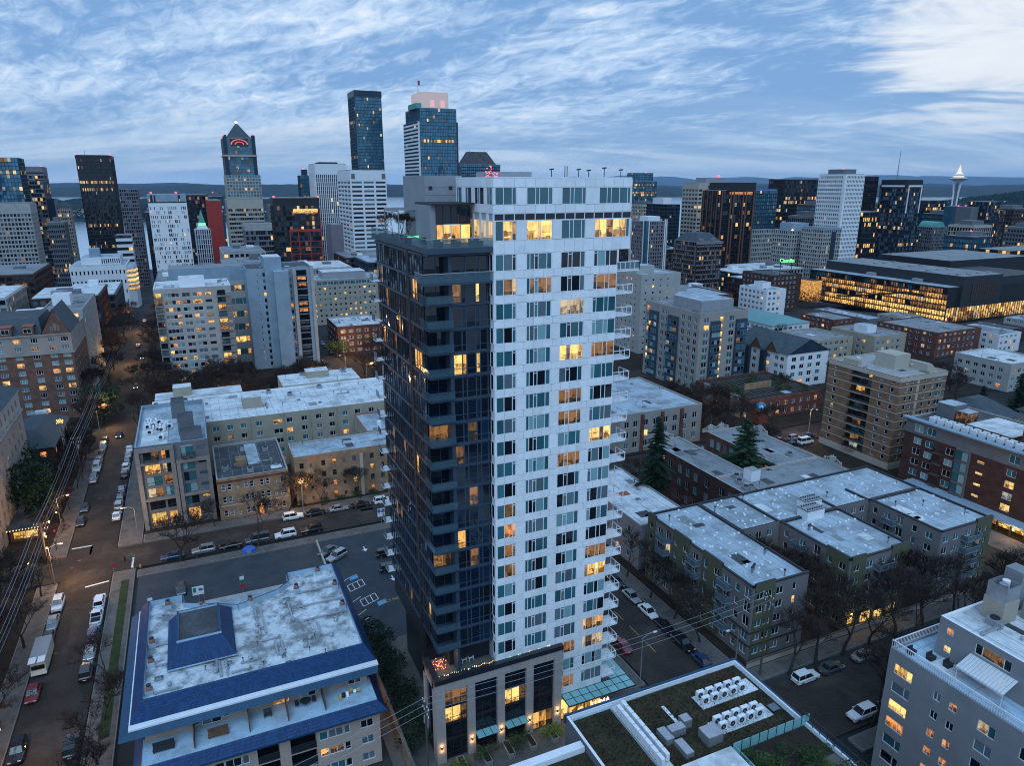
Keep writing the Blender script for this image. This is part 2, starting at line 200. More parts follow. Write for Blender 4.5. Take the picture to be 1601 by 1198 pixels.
# ---------------------------------------------------------------- mesh helpers
class MB:
    def __init__(s): s.v = []; s.f = []; s.m = []
    def face(s, pts, mat):
        k = len(s.v); s.v += pts; s.f.append(tuple(range(k, k+len(pts)))); s.m.append(mat)
    def box(s, x0, x1, y0, y1, z0, z1, mat, skip='', top=None):
        k = len(s.v)
        s.v += [(x0,y0,z0),(x1,y0,z0),(x1,y1,z0),(x0,y1,z0),(x0,y0,z1),(x1,y0,z1),(x1,y1,z1),(x0,y1,z1)]
        for key, q in (('b',(3,2,1,0)),('t',(4,5,6,7)),('s',(0,1,5,4)),('e',(1,2,6,5)),('n',(2,3,7,6)),('w',(3,0,4,7))):
            if key in skip: continue
            s.f.append(tuple(k+i for i in q)); s.m.append(top if (key == 't' and top) else mat)
        return s
    def prism(s, pts, z0, z1, mat, top=None, bottom=True):
        n = len(pts); k = len(s.v)
        s.v += [(x, y, z0) for x, y in pts] + [(x, y, z1) for x, y in pts]
        for i in range(n):
            j = (i+1) % n; s.f.append((k+i, k+j, k+n+j, k+n+i)); s.m.append(mat)
        s.f.append(tuple(k+n+i for i in range(n))); s.m.append(top or mat)
        if bottom: s.f.append(tuple(k+n-1-i for i in range(n))); s.m.append(mat)
        return s
    def frustum(s, a, b, z0, z1, mat, top=None):
        """a, b: (x0,x1,y0,y1) rectangles at z0 and z1"""
        k = len(s.v)
        for (x0,x1,y0,y1), z in ((a, z0), (b, z1)): s.v += [(x0,y0,z),(x1,y0,z),(x1,y1,z),(x0,y1,z)]
        for i in range(4):
            j = (i+1) % 4; s.f.append((k+i, k+j, k+4+j, k+4+i)); s.m.append(mat)
        s.f.append((k+4,k+5,k+6,k+7)); s.m.append(top or mat); return s
    def tube(s, p, q, r0, r1, n, mat, cap=True):
        dx, dy, dz = q[0]-p[0], q[1]-p[1], q[2]-p[2]; l = math.sqrt(dx*dx+dy*dy+dz*dz) or 1e-6
        dx, dy, dz = dx/l, dy/l, dz/l
        ax, ay, az = (0, 0, 1) if abs(dz) < .9 else (1, 0, 0)
        ux, uy, uz = dy*az-dz*ay, dz*ax-dx*az, dx*ay-dy*ax; ul = math.sqrt(ux*ux+uy*uy+uz*uz); ux, uy, uz = ux/ul, uy/ul, uz/ul
        wx, wy, wz = dy*uz-dz*uy, dz*ux-dx*uz, dx*uy-dy*ux
        k = len(s.v)
        for c, r in ((p, r0), (q, r1)):
            for i in range(n):
                a = 2*pi*i/n; ca, sa = cos(a)*r, sin(a)*r
                s.v.append((c[0]+ux*ca+wx*sa, c[1]+uy*ca+wy*sa, c[2]+uz*ca+wz*sa))
        for i in range(n):
            j = (i+1) % n; s.f.append((k+i, k+j, k+n+j, k+n+i)); s.m.append(mat)
        if cap:
            s.f.append(tuple(k+n-1-i for i in range(n))); s.m.append(mat); s.f.append(tuple(k+n+i for i in range(n))); s.m.append(mat)
        return s
    def lathe(s, prof, n, mat, c=(0, 0)):
        k = len(s.v)
        for r, z in prof:
            for i in range(n):
                a = 2*pi*i/n; s.v.append((c[0]+r*cos(a), c[1]+r*sin(a), z))
        for q in range(len(prof)-1):
            for i in range(n):
                j = (i+1) % n; s.f.append((k+q*n+i, k+q*n+j, k+(q+1)*n+j, k+(q+1)*n+i)); s.m.append(mat)
        return s
    def mesh(s, name, org=(0, 0, 0)):
        me = bpy.data.meshes.new(name)
        ox, oy, oz = org
        me.from_pydata([(x-ox, y-oy, z-oz) for x, y, z in s.v] if org != (0, 0, 0) else s.v, [], s.f)
        names = []; idx = []
        for m in s.m:
            if m not in names: names.append(m)
            idx.append(names.index(m))
        for nm in names: me.materials.append(MATS[nm])
        me.polygons.foreach_set('material_index', idx); me.update(); return me
    def build(s, name, parent=None, org=None, smooth=False, kind=None):
        """vertices are world coordinates unless the parent is a local-space thing (org=(0,0,0))"""
        if not s.f: return None
        if org is None: org = tuple(parent.location) if parent else (0, 0, 0)
        me = s.mesh(name, org)
        if smooth: me.polygons.foreach_set('use_smooth', [True]*len(me.polygons))
        o = bpy.data.objects.new(name, me); COL.objects.link(o)
        if parent: o.parent = parent
        else: o.location = org
        if kind: o['kind'] = kind
        return o
def put(name, me, parent=None, loc=(0, 0, 0), rz=0, sc=None):
    o = bpy.data.objects.new(name, me); COL.objects.link(o); o.parent = parent; o.location = loc
    if rz: o.rotation_euler = (0, 0, rz)
    if sc: o.scale = sc if isinstance(sc, tuple) else (sc, sc, sc)
    return o
def tag(o, label, cat, group=None):
    o['label'] = label; o['category'] = cat
    if group: o['group'] = group
    return o
def thing(name, label, cat, loc=(0, 0, 0), rz=0, group=None):
    o = bpy.data.objects.new(name, None); COL.objects.link(o); o.empty_display_size = .5
    o.location = loc; o.rotation_euler = (0, 0, rz); return tag(o, label, cat, group)
def dup(root, loc, rz=0, label=None, group=None, sc=None, mats=None):
    r = root.copy(); COL.objects.link(r); r.location = loc; r.rotation_euler = (0, 0, rz)
    if sc: r.scale = (sc, sc, sc)
    if label: r['label'] = label
    if group: r['group'] = group
    for ch in root.children:
        c = ch.copy(); COL.objects.link(c); c.parent = r
        for g in ch.children:
            d = g.copy(); COL.objects.link(d); d.parent = c
    return r
def single(mb, name, label, cat, org, group=None, smooth=False):
    return tag(mb.build(name, None, org, smooth), label, cat, group)
def struct(mb, name, org=(0, 0, 0)):
    o = mb.build(name, None, org); o['kind'] = 'structure'; return o
RN = random.Random(20)
# ---------------------------------------------------------------- facades
class Face:
    """one wall plane; s runs left to right seen from outside, d is distance out of the wall"""
    def __init__(f, side, x0, x1, y0, y1):
        f.side = side; f.x0, f.x1, f.y0, f.y1 = x0, x1, y0, y1
        f.W = (x1-x0) if side in 'SN' else (y1-y0); f.rz = {'S': 0, 'W': -pi/2, 'E': pi/2, 'N': pi}[side]
    def p(f, s, z, d=0.0):
        if f.side == 'S': return (f.x0+s, f.y0-d, z)
        if f.side == 'W': return (f.x0-d, f.y1-s, z)
        if f.side == 'E': return (f.x1+d, f.y0+s, z)
        return (f.x1-s, f.y1+d, z)
    def box(f, mb, s0, s1, z0, z1, d0, d1, mat, top=None):
        a, b = f.p(s0, z0, d0), f.p(s1, z1, d1)
        mb.box(min(a[0], b[0]), max(a[0], b[0]), min(a[1], b[1]), max(a[1], b[1]), z0, z1, mat, '', top)
def skin(mb, f, z0, z1, openings, mat, reveal=.22):
    ss = sorted({0.0, f.W} | {min(max(q, 0), f.W) for o in openings for q in (round(o[0], 3), round(o[0]+o[2], 3))})
    zs = sorted({z0, z1} | {min(max(q, z0), z1) for o in openings for q in (round(o[1], 3), round(o[1]+o[3], 3))})
    ov = [(round(o[0], 3), round(o[0]+o[2], 3), round(o[1], 3), round(o[1]+o[3], 3)) for o in openings]
    for i in range(len(zs)-1):
        za, zb = zs[i], zs[i+1]; zm = (za+zb)/2
        row = [q for q in ov if q[2] < zm < q[3]]; start = None
        for j in range(len(ss)-1):
            sm = (ss[j]+ss[j+1])/2
            hole = any(q[0] < sm < q[1] for q in row)
            if not hole and start is None: start = ss[j]
            if hole and start is not None: mb.face([f.p(start, za), f.p(ss[j], za), f.p(ss[j], zb), f.p(start, zb)], mat); start = None
        if start is not None: mb.face([f.p(start, za), f.p(f.W, za), f.p(f.W, zb), f.p(start, zb)], mat)
    for a, b, c, d in ov:
        r = -reveal
        mb.face([f.p(a, c), f.p(a, c, r), f.p(a, d, r), f.p(a, d)], mat); mb.face([f.p(b, c, r), f.p(b, c), f.p(b, d), f.p(b, d, r)], mat)
        mb.face([f.p(a, c), f.p(b, c), f.p(b, c, r), f.p(a, c, r)], mat); mb.face([f.p(a, d, r), f.p(b, d, r), f.p(b, d), f.p(a, d)], mat)
WM = {}
def win_mesh(w, h, div, panes, frame, ft=.07, transom=0, d=.08):
    """one window: frame proud, panes set back; div are the fractions of the width"""
    key = (round(w, 2), round(h, 2), tuple(div), tuple(panes), frame, ft, transom)
    if key in WM: return WM[key]
    mb = MB(); x = 0.0
    mb.box(0, w, -d, 0, 0, ft, frame); mb.box(0, w, -d, 0, h-ft, h, frame)
    t = sum(div); edges = [0]
    for q in div: x += q/t*w; edges.append(x)
    for i, e in enumerate(edges):
        c = min(max(e, ft/2), w-ft/2); mb.box(c-ft/2, c+ft/2, -d-.002, 0, ft, h-ft, frame)
    for i in range(len(div)):
        if panes[i] is None: continue
        mb.face([(edges[i], -.03, ft), (edges[i+1], -.03, ft), (edges[i+1], -.03, h-ft), (edges[i], -.03, h-ft)], panes[i])
    if transom: mb.box(ft, w-ft, -d-.004, 0, h*transom-ft/2, h*transom+ft/2, frame)
    WM[key] = mb.mesh('window'); return WM[key]
def pane_mesh(w, h, mat):
    key = ('pane', round(w, 2), round(h, 2), mat)
    if key not in WM: WM[key] = MB().box(0, w, -.04, -.01, 0, h, mat, 'n').mesh('pane')
    return WM[key]
def state(litp, dark=('g_dark', 'g_dark', 'g_teal', 'g_grey'), lits=('l_warm', 'l_gold', 'l_dim', 'l_orange', 'l_dim', 'l_pale', 'l_cool')):
    return RN.choice(lits) if RN.random() < litp else RN.choice(dark)
class Bld:
    def __init__(b, name, label, *a, z0=0, roof='roof_pale', parapet=.6, group=None, coping=None, t=None):
        cat, a = (a[0], a[1:]) if isinstance(a[0], str) else ('building', a)
        x0, x1, y0, y1, z1, wall = a
        b.x0, b.x1, b.y0, b.y1, b.z0, b.z1 = x0, x1, y0, y1, z0, z1; b.wall = wall; b.par = parapet; b.parts = False; b.roofz = z1-parapet
        b.t = t or thing(name, label, cat, ((x0+x1)/2, (y0+y1)/2, z0), 0, group); b.o = tuple(b.t.location)
        b.F = {s: Face(s, x0, x1, y0, y1) for s in 'SWEN'}; b.op = {s: [] for s in 'SWEN'}; b.roof = roof; b.coping = coping or wall
    def rel(b, p): return (p[0]-b.o[0], p[1]-b.o[1], p[2]-b.o[2])
    def win(b, side, s, z, w, h, div=(1,), panes=None, frame='white_metal', litp=.1, parts=False, transom=0, ft=.07, hole=True, d=-.16, **k):
        f = b.F[side]
        if hole: b.op[side].append((s, z, w, h))
        panes = panes or [state(litp, **k)]*len(div)
        if len(panes) < len(div): panes = list(panes)*len(div)
        loc = b.rel(f.p(s, z, d))
        if not (parts or b.parts): return put('window', win_mesh(w, h, div, panes, frame, ft, transom), b.t, loc, f.rz)
        o = put('window', win_mesh(w, h, div, [None]*len(div), frame, ft, transom), b.t, loc, f.rz); t = sum(div); x = 0
        for q, m in zip(div, panes): put('pane', pane_mesh(w*q/t, h, m), o, (x, 0, 0)); x += w*q/t
        return o
    def grid(b, side, ss, zs, w, h, **k):
        for z in zs:
            for s in ss: b.win(side, s, z, w, h, **k)
    def bands(b, sides, zs, h, mat, proud=.12):
        for z in zs:
            for s in sides:
                mb = MB(); f = b.F[s]; e = proud if s in 'SN' else 0
                f.box(mb, -e, f.W+e, z, z+h, .002, proud, mat); mb.build('string_course', b.t)
    def balcony(b, side, s, z, w, d, rail='dark_metal', slab='concrete', kind='bars', h=1.05, inset=0):
        f = b.F[side]; key = ('balc', round(w, 2), d, rail, slab, kind, h)
        if key not in WM:
            m1 = MB().box(0, w, -d, 0, -.18, 0, slab); m2 = MB()
            for y0, y1, x0, x1 in ((-d, -d, 0, w), (-d, 0, 0, 0), (-d, 0, w, w)):
                dx, dy = (x1-x0), (y1-y0); L = max(abs(dx), abs(dy))
                m2.box(x0-.03 if not dx else x0, x1+.03 if not dx else x1, y0-.03 if not dy else y0, y1+.03 if not dy else y1, h-.06, h, rail)
                if kind == 'bars':
                    m2.box(x0-.02 if not dx else x0, x1+.02 if not dx else x1, y0-.02 if not dy else y0, y1+.02 if not dy else y1, .1, .14, rail)
                    n = max(2, int(L/.16))
                    for i in range(n+1):
                        cx, cy = x0+dx*i/n, y0+dy*i/n; m2.box(cx-.015, cx+.015, cy-.015, cy+.015, 0, h-.06, rail, 'bt')
                else:
                    n = max(1, int(round(L/1.2)))
                    for i in range(n+1): cx, cy = x0+dx*i/n, y0+dy*i/n; m2.box(cx-.03, cx+.03, cy-.03, cy+.03, 0, h-.06, rail, 'bt')
                    m2.box(x0-.01 if not dx else x0, x1+.01 if not dx else x1, y0-.01 if not dy else y0, y1+.01 if not dy else y1, .06, h-.08, kind)
            WM[key] = (m1.mesh('balcony'), m2.mesh('railing'))
        o = put('balcony', WM[key][0], b.t, b.rel(f.p(s, z, .003-inset)), f.rz); put('railing', WM[key][1], o); return o
    def done(b, core=True, walls=None):
        """walls: list of (z0, z1, mat) for horizontal changes of material; each band is a wall part"""
        for za, zb, m in (walls or [(b.z0, b.z1, b.wall)]):
            mb = MB()
            for s in 'SWEN':
                sel = [o for o in b.op[s] if o[1] < zb and o[1]+o[3] > za]
                sel = [(o[0], max(o[1], za), o[2], min(o[1]+o[3], zb)-max(o[1], za)) for o in sel]
                skin(mb, b.F[s], za, zb, sel, m)
            mb.build('wall', b.t)
        x0, x1, y0, y1, zr, zt = b.x0, b.x1, b.y0, b.y1, b.roofz, b.z1
        mb = MB(); i = .004; t = .32
        mb.box(x0+i, x1-i, y0+i, y0+t, zr-.3, zt, b.coping); mb.box(x0+i, x1-i, y1-t, y1-i, zr-.3, zt, b.coping); mb.box(x0+i, x0+t, y0+t, y1-t, zr-.3, zt, b.coping); mb.box(x1-t, x1-i, y0+t, y1-t, zr-.3, zt, b.coping)
        mb.build('parapet', b.t)
        MB().box(x0+.1, x1-.1, y0+.1, y1-.1, zr-.28, zr, b.roof).build('roof', b.t)
        if x1-x0 > 7 and y1-y0 > 7 and 'slate' not in b.roof:
            mb = MB(); q = x0+1.4
            while q < x1-.6: mb.box(q, q+.07, y0+.4, y1-.4, zr, zr+.02, 'roof_seam', 'b'); q += 2.3
            q = y0+RN.uniform(3, 6)
            while q < y1-1: mb.box(x0+.4, x1-.4, q, q+.06, zr, zr+.025, 'roof_seam', 'b'); q += RN.uniform(5, 9)
            mb.build('roof_seams', b.t, kind='stuff')
            for k in range(4):
                w, d = RN.uniform(.8, 3), RN.uniform(.8, 4); xa, ya = RN.uniform(x0+1, x1-w-1), RN.uniform(y0+1, y1-d-1); MB().box(xa, xa+w, ya, ya+d, zr, zr+.03, RN.choice(('roof_grey', 'roof_white', 'roof_pale', 'roof_dark')), 'b').build('roof_patch', b.t)
        return b
    def block(b, name, x0, x1, y0, y1, z0, z1, mat, top=None):
        return MB().box(x0, x1, y0, y1, z0, z1, mat, 'b', top).build(name, b.t)
    def vents(b, n, rect=None, zs=None, kinds=('vent', 'pipe', 'hatch', 'fan', 'duct', 'pipe')):
        x0, x1, y0, y1 = rect or (b.x0+1, b.x1-1, b.y0+1, b.y1-1); z = zs if zs is not None else b.roofz
        for i in range(n):
            k = RN.choice(kinds); me = vent_mesh(k)
            put({'vent': 'roof_vent', 'pipe': 'vent_pipe', 'duct': 'duct', 'hatch': 'skylight', 'fan': 'roof_fan', 'unit': 'air_unit'}[k], me, b.t, b.rel((RN.uniform(x0, x1), RN.uniform(y0, y1), z)), RN.choice((0, pi/2)))
def vent_mesh(k):
    if ('v', k) in WM: return WM[('v', k)]
    mb = MB()
    if k == 'vent': mb.tube((0, 0, 0), (0, 0, .35), .16, .16, 8, 'steel'); mb.tube((0, 0, .35), (0, 0, .5), .28, .2, 8, 'steel')
    elif k == 'pipe': mb.tube((0, 0, 0), (0, 0, .9), .08, .08, 6, 'grey_metal'); mb.tube((0, 0, .8), (0, 0, 1.0), .15, .15, 6, 'dark_metal')
    elif k == 'hatch': mb.box(-.5, .5, -.4, .4, 0, .22, 'mech_grey'); mb.frustum((-.52, .52, -.42, .42), (-.3, .3, -.22, .22), .22, .4, 'g_grey')
    elif k == 'duct': mb.box(-1.6, 1.6, -.16, .16, .12, .42, 'steel'); mb.box(-1.4, -1.25, -.2, .2, 0, .12, 'dark_metal'); mb.box(1.2, 1.35, -.2, .2, 0, .12, 'dark_metal'); mb.box(1.6, 2.1, -.3, .3, 0, .7, 'mech_grey')
    elif k == 'dome': mb.lathe([(.2, 0), (.2, .12), (.15, .2), (.02, .24)], 8, 'white_metal')
    elif k == 'fan': mb.box(-.7, .7, -.7, .7, 0, .9, 'mech_grey'); mb.tube((0, 0, .9), (0, 0, 1.1), .55, .55, 10, 'dark_metal')
    elif k == 'unit':
        mb.box(-.5, .5, -.2, .2, .12, .95, 'white_metal'); mb.tube((-.12, -.2, .54), (-.12, -.23, .54), .33, .33, 12, 'dark_metal'); mb.box(-.45, -.35, -.18, .18, 0, .12, 'dark_metal'); mb.box(.35, .45, -.18, .18, 0, .12, 'dark_metal')
    WM[('v', k)] = mb.mesh(k); return WM[('v', k)]
# ================================================================ setting
def terrain():
    """street level is flat on the hill, then the land falls to the bay; a second hill rises far right"""
    ca, sa = cos(VIEW_YAW), sin(VIEW_YAW)
    def w(X, D): return (X*ca+D*sa, -X*sa+D*ca)
    def lerp(v, a, b):
        for i in range(len(a)-1):
            if v <= a[i+1]: return b[i]+(b[i+1]-b[i])*max(0, (v-a[i])/(a[i+1]-a[i]))
        return b[-1]
    def zz(X, D):
        z = lerp(D, [0, 430, 1000, 1450], [0, 0, -60, -93])
        if D > 1450:
            e = X-.42*D
            sea = -125
            hill = -70+130*max(0, min(1, (X-.50*D)/(.28*D)))*max(0, min(1, (D-1500)/1200))*max(0, 1-max(0, D-3600)/2200)
            k = max(0, min(1, (e+60)/160)); k = k*k*(3-2*k)
            far = max(0, min(1, (D-4600)/1200))
            z = lerp(D, [1450, 1560], [-93, 0])*0 + (sea*(1-k)+hill*k if D > 1560 else -93+(sea*(1-k)+hill*k+93)*(D-1450)/110)
            z = z*(1-far)+sea*far
        return z
    Ds = [-150, -60, 0, 60, 120, 200, 300, 430, 520, 620, 720, 820, 920, 1000, 1100, 1200, 1300, 1400, 1450, 1480, 1520, 1560, 1650, 1800, 2000, 2200, 2400, 2600, 2800, 3000, 3300, 3600, 4000, 4500, 5200, 6000]
    Xs = [-6000, -4500, -3200, -2200, -1600, -1200, -900, -600, -400, -250, -120, 0, 120, 250, 400, 520, 640, 760, 880, 1000, 1150, 1300, 1500, 1700, 1900, 2200, 2600, 3200, 4000, 5000]
    mb = MB(); V = []
    for D in Ds:
        for X in Xs: x, y = w(X, D); V.append((x, y, zz(X, D)-.30))
    mb.v = V; n = len(Xs)
    for i in range(len(Ds)-1):
        for j in range(n-1): mb.f.append((i*n+j, i*n+j+1, (i+1)*n+j+1, (i+1)*n+j)); mb.m.append('ground_far')
    struct(mb, 'ground')
    mb = MB(); mb.face([w(-14000, 1380)+(-97,), w(14000, 1380)+(-97,), w(14000, 15000)+(-97,), w(-14000, 15000)+(-97,)], 'water'); struct(mb, 'water')
    # wooded shores across the bay, then mountains
    def ridge(name, D0, D1, X0, X1, base, top, seed, mat, nx=140, ny=5):
        r = random.Random(seed); ph = [(r.uniform(.5, 9), r.uniform(0, 6.3), r.uniform(.2, 1)) for _ in range(9)]
        mb = MB(); V = []
        for j in range(ny+1):
            for i in range(nx+1):
                u = i/nx; X = X0+(X1-X0)*u; D = D0+(D1-D0)*j/ny
                h = sum(a*sin(f*u*12+p) for f, p, a in ph)/4.2
                e = max(0, min(1, u*9))*max(0, min(1, (1-u)*9)) if X1-X0 < 9000 else 1
                k = sin(pi*min(1, j/ny*.5+.0)) if j else 0
                V.append(w(X, D)+(base+(top-base)*k*(.72+.28*h)*e+r.uniform(-.03, .03)*(top-base)*(j > 0),))
        mb.v = V
        for j in range(ny):
            for i in range(nx): a = j*(nx+1)+i; mb.f.append((a, a+1, a+nx+2, a+nx+1)); mb.m.append(mat)
        struct(mb, name)
    ridge('hills', 3300, 4300, -2900, -820, -98, 8, 5, 'forest')
    ridge('hills', 9000, 11500, -12000, 12000, -98, 66, 8, 'forest', 240)
    ridge('hills', 12500, 14500, -13500, 13500, -98, 95, 3, 'hill_far', 240)
    ridge('mountains', 24000, 32000, -3000, 26000, -98, 430, 12, 'hill_far', 200)
terrain()
def sheet(name, x0, x1, y0, y1, z, mat):
    mb = MB(); mb.face([(x0, y0, z), (x1, y0, z), (x1, y1, z), (x0, y1, z)], mat); return struct(mb, name, ((x0+x1)/2, (y0+y1)/2, z))
sheet('street_avenue', -30.8, -21.6, 20, 520, .000, 'asphalt')
sheet('street_cross', -21.6, 205, 150.6, 161.4, .001, 'asphalt')
sheet('street_cross', -120, -30.8, 150.6, 161.4, .002, 'asphalt')
sheet('street_side', 58.6, 70.8, 30, 150.6, .003, 'asphalt')
sheet('street_front', 70.8, 175, 57.5, 69.5, .004, 'asphalt')
sheet('street_far', 45.5, 56.5, 161.4, 430, .005, 'asphalt')
sheet('street_lit', 140.5, 152, 69.5, 150.6, .006, 'asphalt')
sheet('street_north', -21.6, 300, 232, 243, .007, 'asphalt')
def pave(x0, x1, y0, y1, name='pavement', h=.13):
    """raised pavement with kerb edge and scored slabs"""
    mb = MB(); mb.box(x0, x1, y0, y1, -.28, h, 'kerb', 'b'); mb.box(x0+.18, x1-.18, y0+.18, y1-.18, h-.1, h+.006, 'concrete', 'b')
    o = struct(mb, name, ((x0+x1)/2, (y0+y1)/2, 0))
    nx, ny = max(1, int((x1-x0)/1.6)), max(1, int((y1-y0)/1.6))
    if nx*ny <= 170:
        sx, sy = (x1-x0-.4)/nx, (y1-y0-.4)/ny; key = ('slab', round(sx, 2), round(sy, 2))
        if key not in WM: WM[key] = MB().box(.02, sx-.02, .02, sy-.02, 0, .022, 'concrete', 'b').mesh('paving_slab')
        for i in range(nx):
            for j in range(ny): put('paving_slab', WM[key], o, (x0+.2+i*sx-(x0+x1)/2, y0+.2+j*sy-(y0+y1)/2, h+.007))
    return o
pave(-21.4, -17.3, 20, 150.2); pave(-16.9, 57, 146.4, 149.2); pave(-21.4, -16.6, 162, 230); pave(-16.4, 45, 162, 165.6); pave(-34.5, -31, 162, 230); pave(-34.5, -31, 60, 150)
pave(71.2, 74.4, 73, 150); pave(74.6, 139, 71.2, 74.0); pave(71.5, 75.4, 30, 55.5); pave(52.6, 58.2, 78, 146); pave(78, 139, 54, 56.6); pave(153, 160, 74, 150, 'promenade')
mb = MB(); mb.box(-19.6, -18.2, 100, 146, .135, .19, 'grass', 'b'); g = struct(mb, 'grass_verge', (-18.9, 123, .13))
sheet('parking_lot', -16.6, 18.4, 118, 146.2, .004, 'asphalt_lot'); sheet('parking_lot', 18.8, 41, 104, 146.2, .006, 'asphalt_lot')
sheet('yard', -16.4, 18, 104, 118, .010, 'paving'); sheet('courtyard', 17.5, 57, 60, 106, .008, 'paving')
for x0, y0, x1, y1 in ((-34.6, 30, -110, 150), (-34.6, 162, -110, 330), (74.5, 75, 140, 150), (-16, 165.8, 45, 232), (57, 162, 300, 232), (-20, 243, 44, 330), (57, 243, 300, 330), (160, 60, 300, 150)):
    sheet('yard', min(x0, x1), max(x0, x1), y0, y1, -.02, 'soil')
def mark(name, pts, mat, z=.012):
    mb = MB(); mb.face([(x, y, z) for x, y in pts], mat); return struct(mb, name, (pts[0][0], pts[0][1], z))
def line(x0, y0, x1, y1, w, mat='white_paint', z=.012):
    L = math.hypot(x1-x0, y1-y0); nx, ny = -(y1-y0)/L*w/2, (x1-x0)/L*w/2
    return mark('road_marking', [(x0-nx, y0-ny), (x1-nx, y1-ny), (x1+nx, y1+ny), (x0+nx, y0+ny)], mat, z)
line(-26, 146.5, -21.9, 147.2, .45); line(-30.4, 165, -26.6, 165, .45); line(-18, 151, -18, 155.5, .4)
for i in range(14): line(64.4, 84+i*5, 64.4, 87+i*5, .12, 'yellow_paint')
for i in range(12):
    q = random.Random(i); v = i % 2; x = q.uniform(-29, -24) if v else q.uniform(-18, 40); y = q.uniform(60, 240) if v else q.uniform(151.5, 159); w, d = (q.uniform(1, 2.4), q.uniform(3, 9)) if v else (q.uniform(3, 9), q.uniform(1, 2.4))
    mark('asphalt_patch', [(x, y), (x+w, y), (x+w, y+d), (x, y+d)], 'asphalt_patch', .010); c = (x-1.5, y-2); mark('manhole_cover', [(c[0]+.4*cos(k*.785), c[1]+.4*sin(k*.785)) for k in range(8)], 'dark_metal', .011)
# parking lot paint
for i in range(4): line(33.5-i*.0, 141-i*2.4, 39.5, 141-i*2.4, .13)
for i, y in enumerate((138.5, 128.6, 120.5, 115.8, 113.2, 110.3)): line(19.4, y-1.6, 22.6, y+.6, .13)
for x, y in ((27.5, 139), (30, 125), (33.6, 110.5)):
    mark('road_arrow', [(x-.12, y), (x+.12, y), (x+.12, y+1.2), (x-.12, y+1.2)], 'white_paint'); mark('road_arrow', [(x, y-1.1), (x+.6, y), (x-.6, y)], 'white_paint')
for x, y in ((22.0, 127.6), (25.0, 116.6)): mark('bay_marking', [(x, y), (x+1.7, y+.5), (x+1.7, y+1.9), (x, y+1.4)], 'blue_paint')
for x, y, n in ((21.2, 123.6, 3), (22.4, 117.6, 3)):
    for i in range(n+1): line(x+i*1.05, y+i*.45, x+i*1.05-.2, y+2.3+i*.45, .14)
    line(x, y, x+n*1.05, y+n*.45, .14); line(x-.2, y+2.3, x+n*1.05-.2, y+2.3+n*.45, .14)
def text(body, name, size, loc, rot, mat, parent=None, ext=.02, label=None, cat=None, align='CENTER', kind=None):
    c = bpy.data.curves.new(name, 'FONT'); c.body = body; c.size = size; c.extrude = ext; c.align_x = align; c.materials.append(MATS[mat])
    me_o = bpy.data.objects.new(name, c); COL.objects.link(me_o)
    dg = bpy.context.evaluated_depsgraph_get(); me = bpy.data.meshes.new_from_object(me_o.evaluated_get(dg)); bpy.data.objects.remove(me_o)
    o = bpy.data.objects.new(name, me); COL.objects.link(o); o.parent = parent; o.location = loc; o.rotation_euler = rot
    if label: tag(o, label, cat)
    if kind: o['kind'] = kind
    return o
text('DO NOT ENTER', 'road_lettering', 1.25, (30.2, 117.4, .014), (0, 0, radians(4)), 'yellow_paint', None, .001, kind='structure')
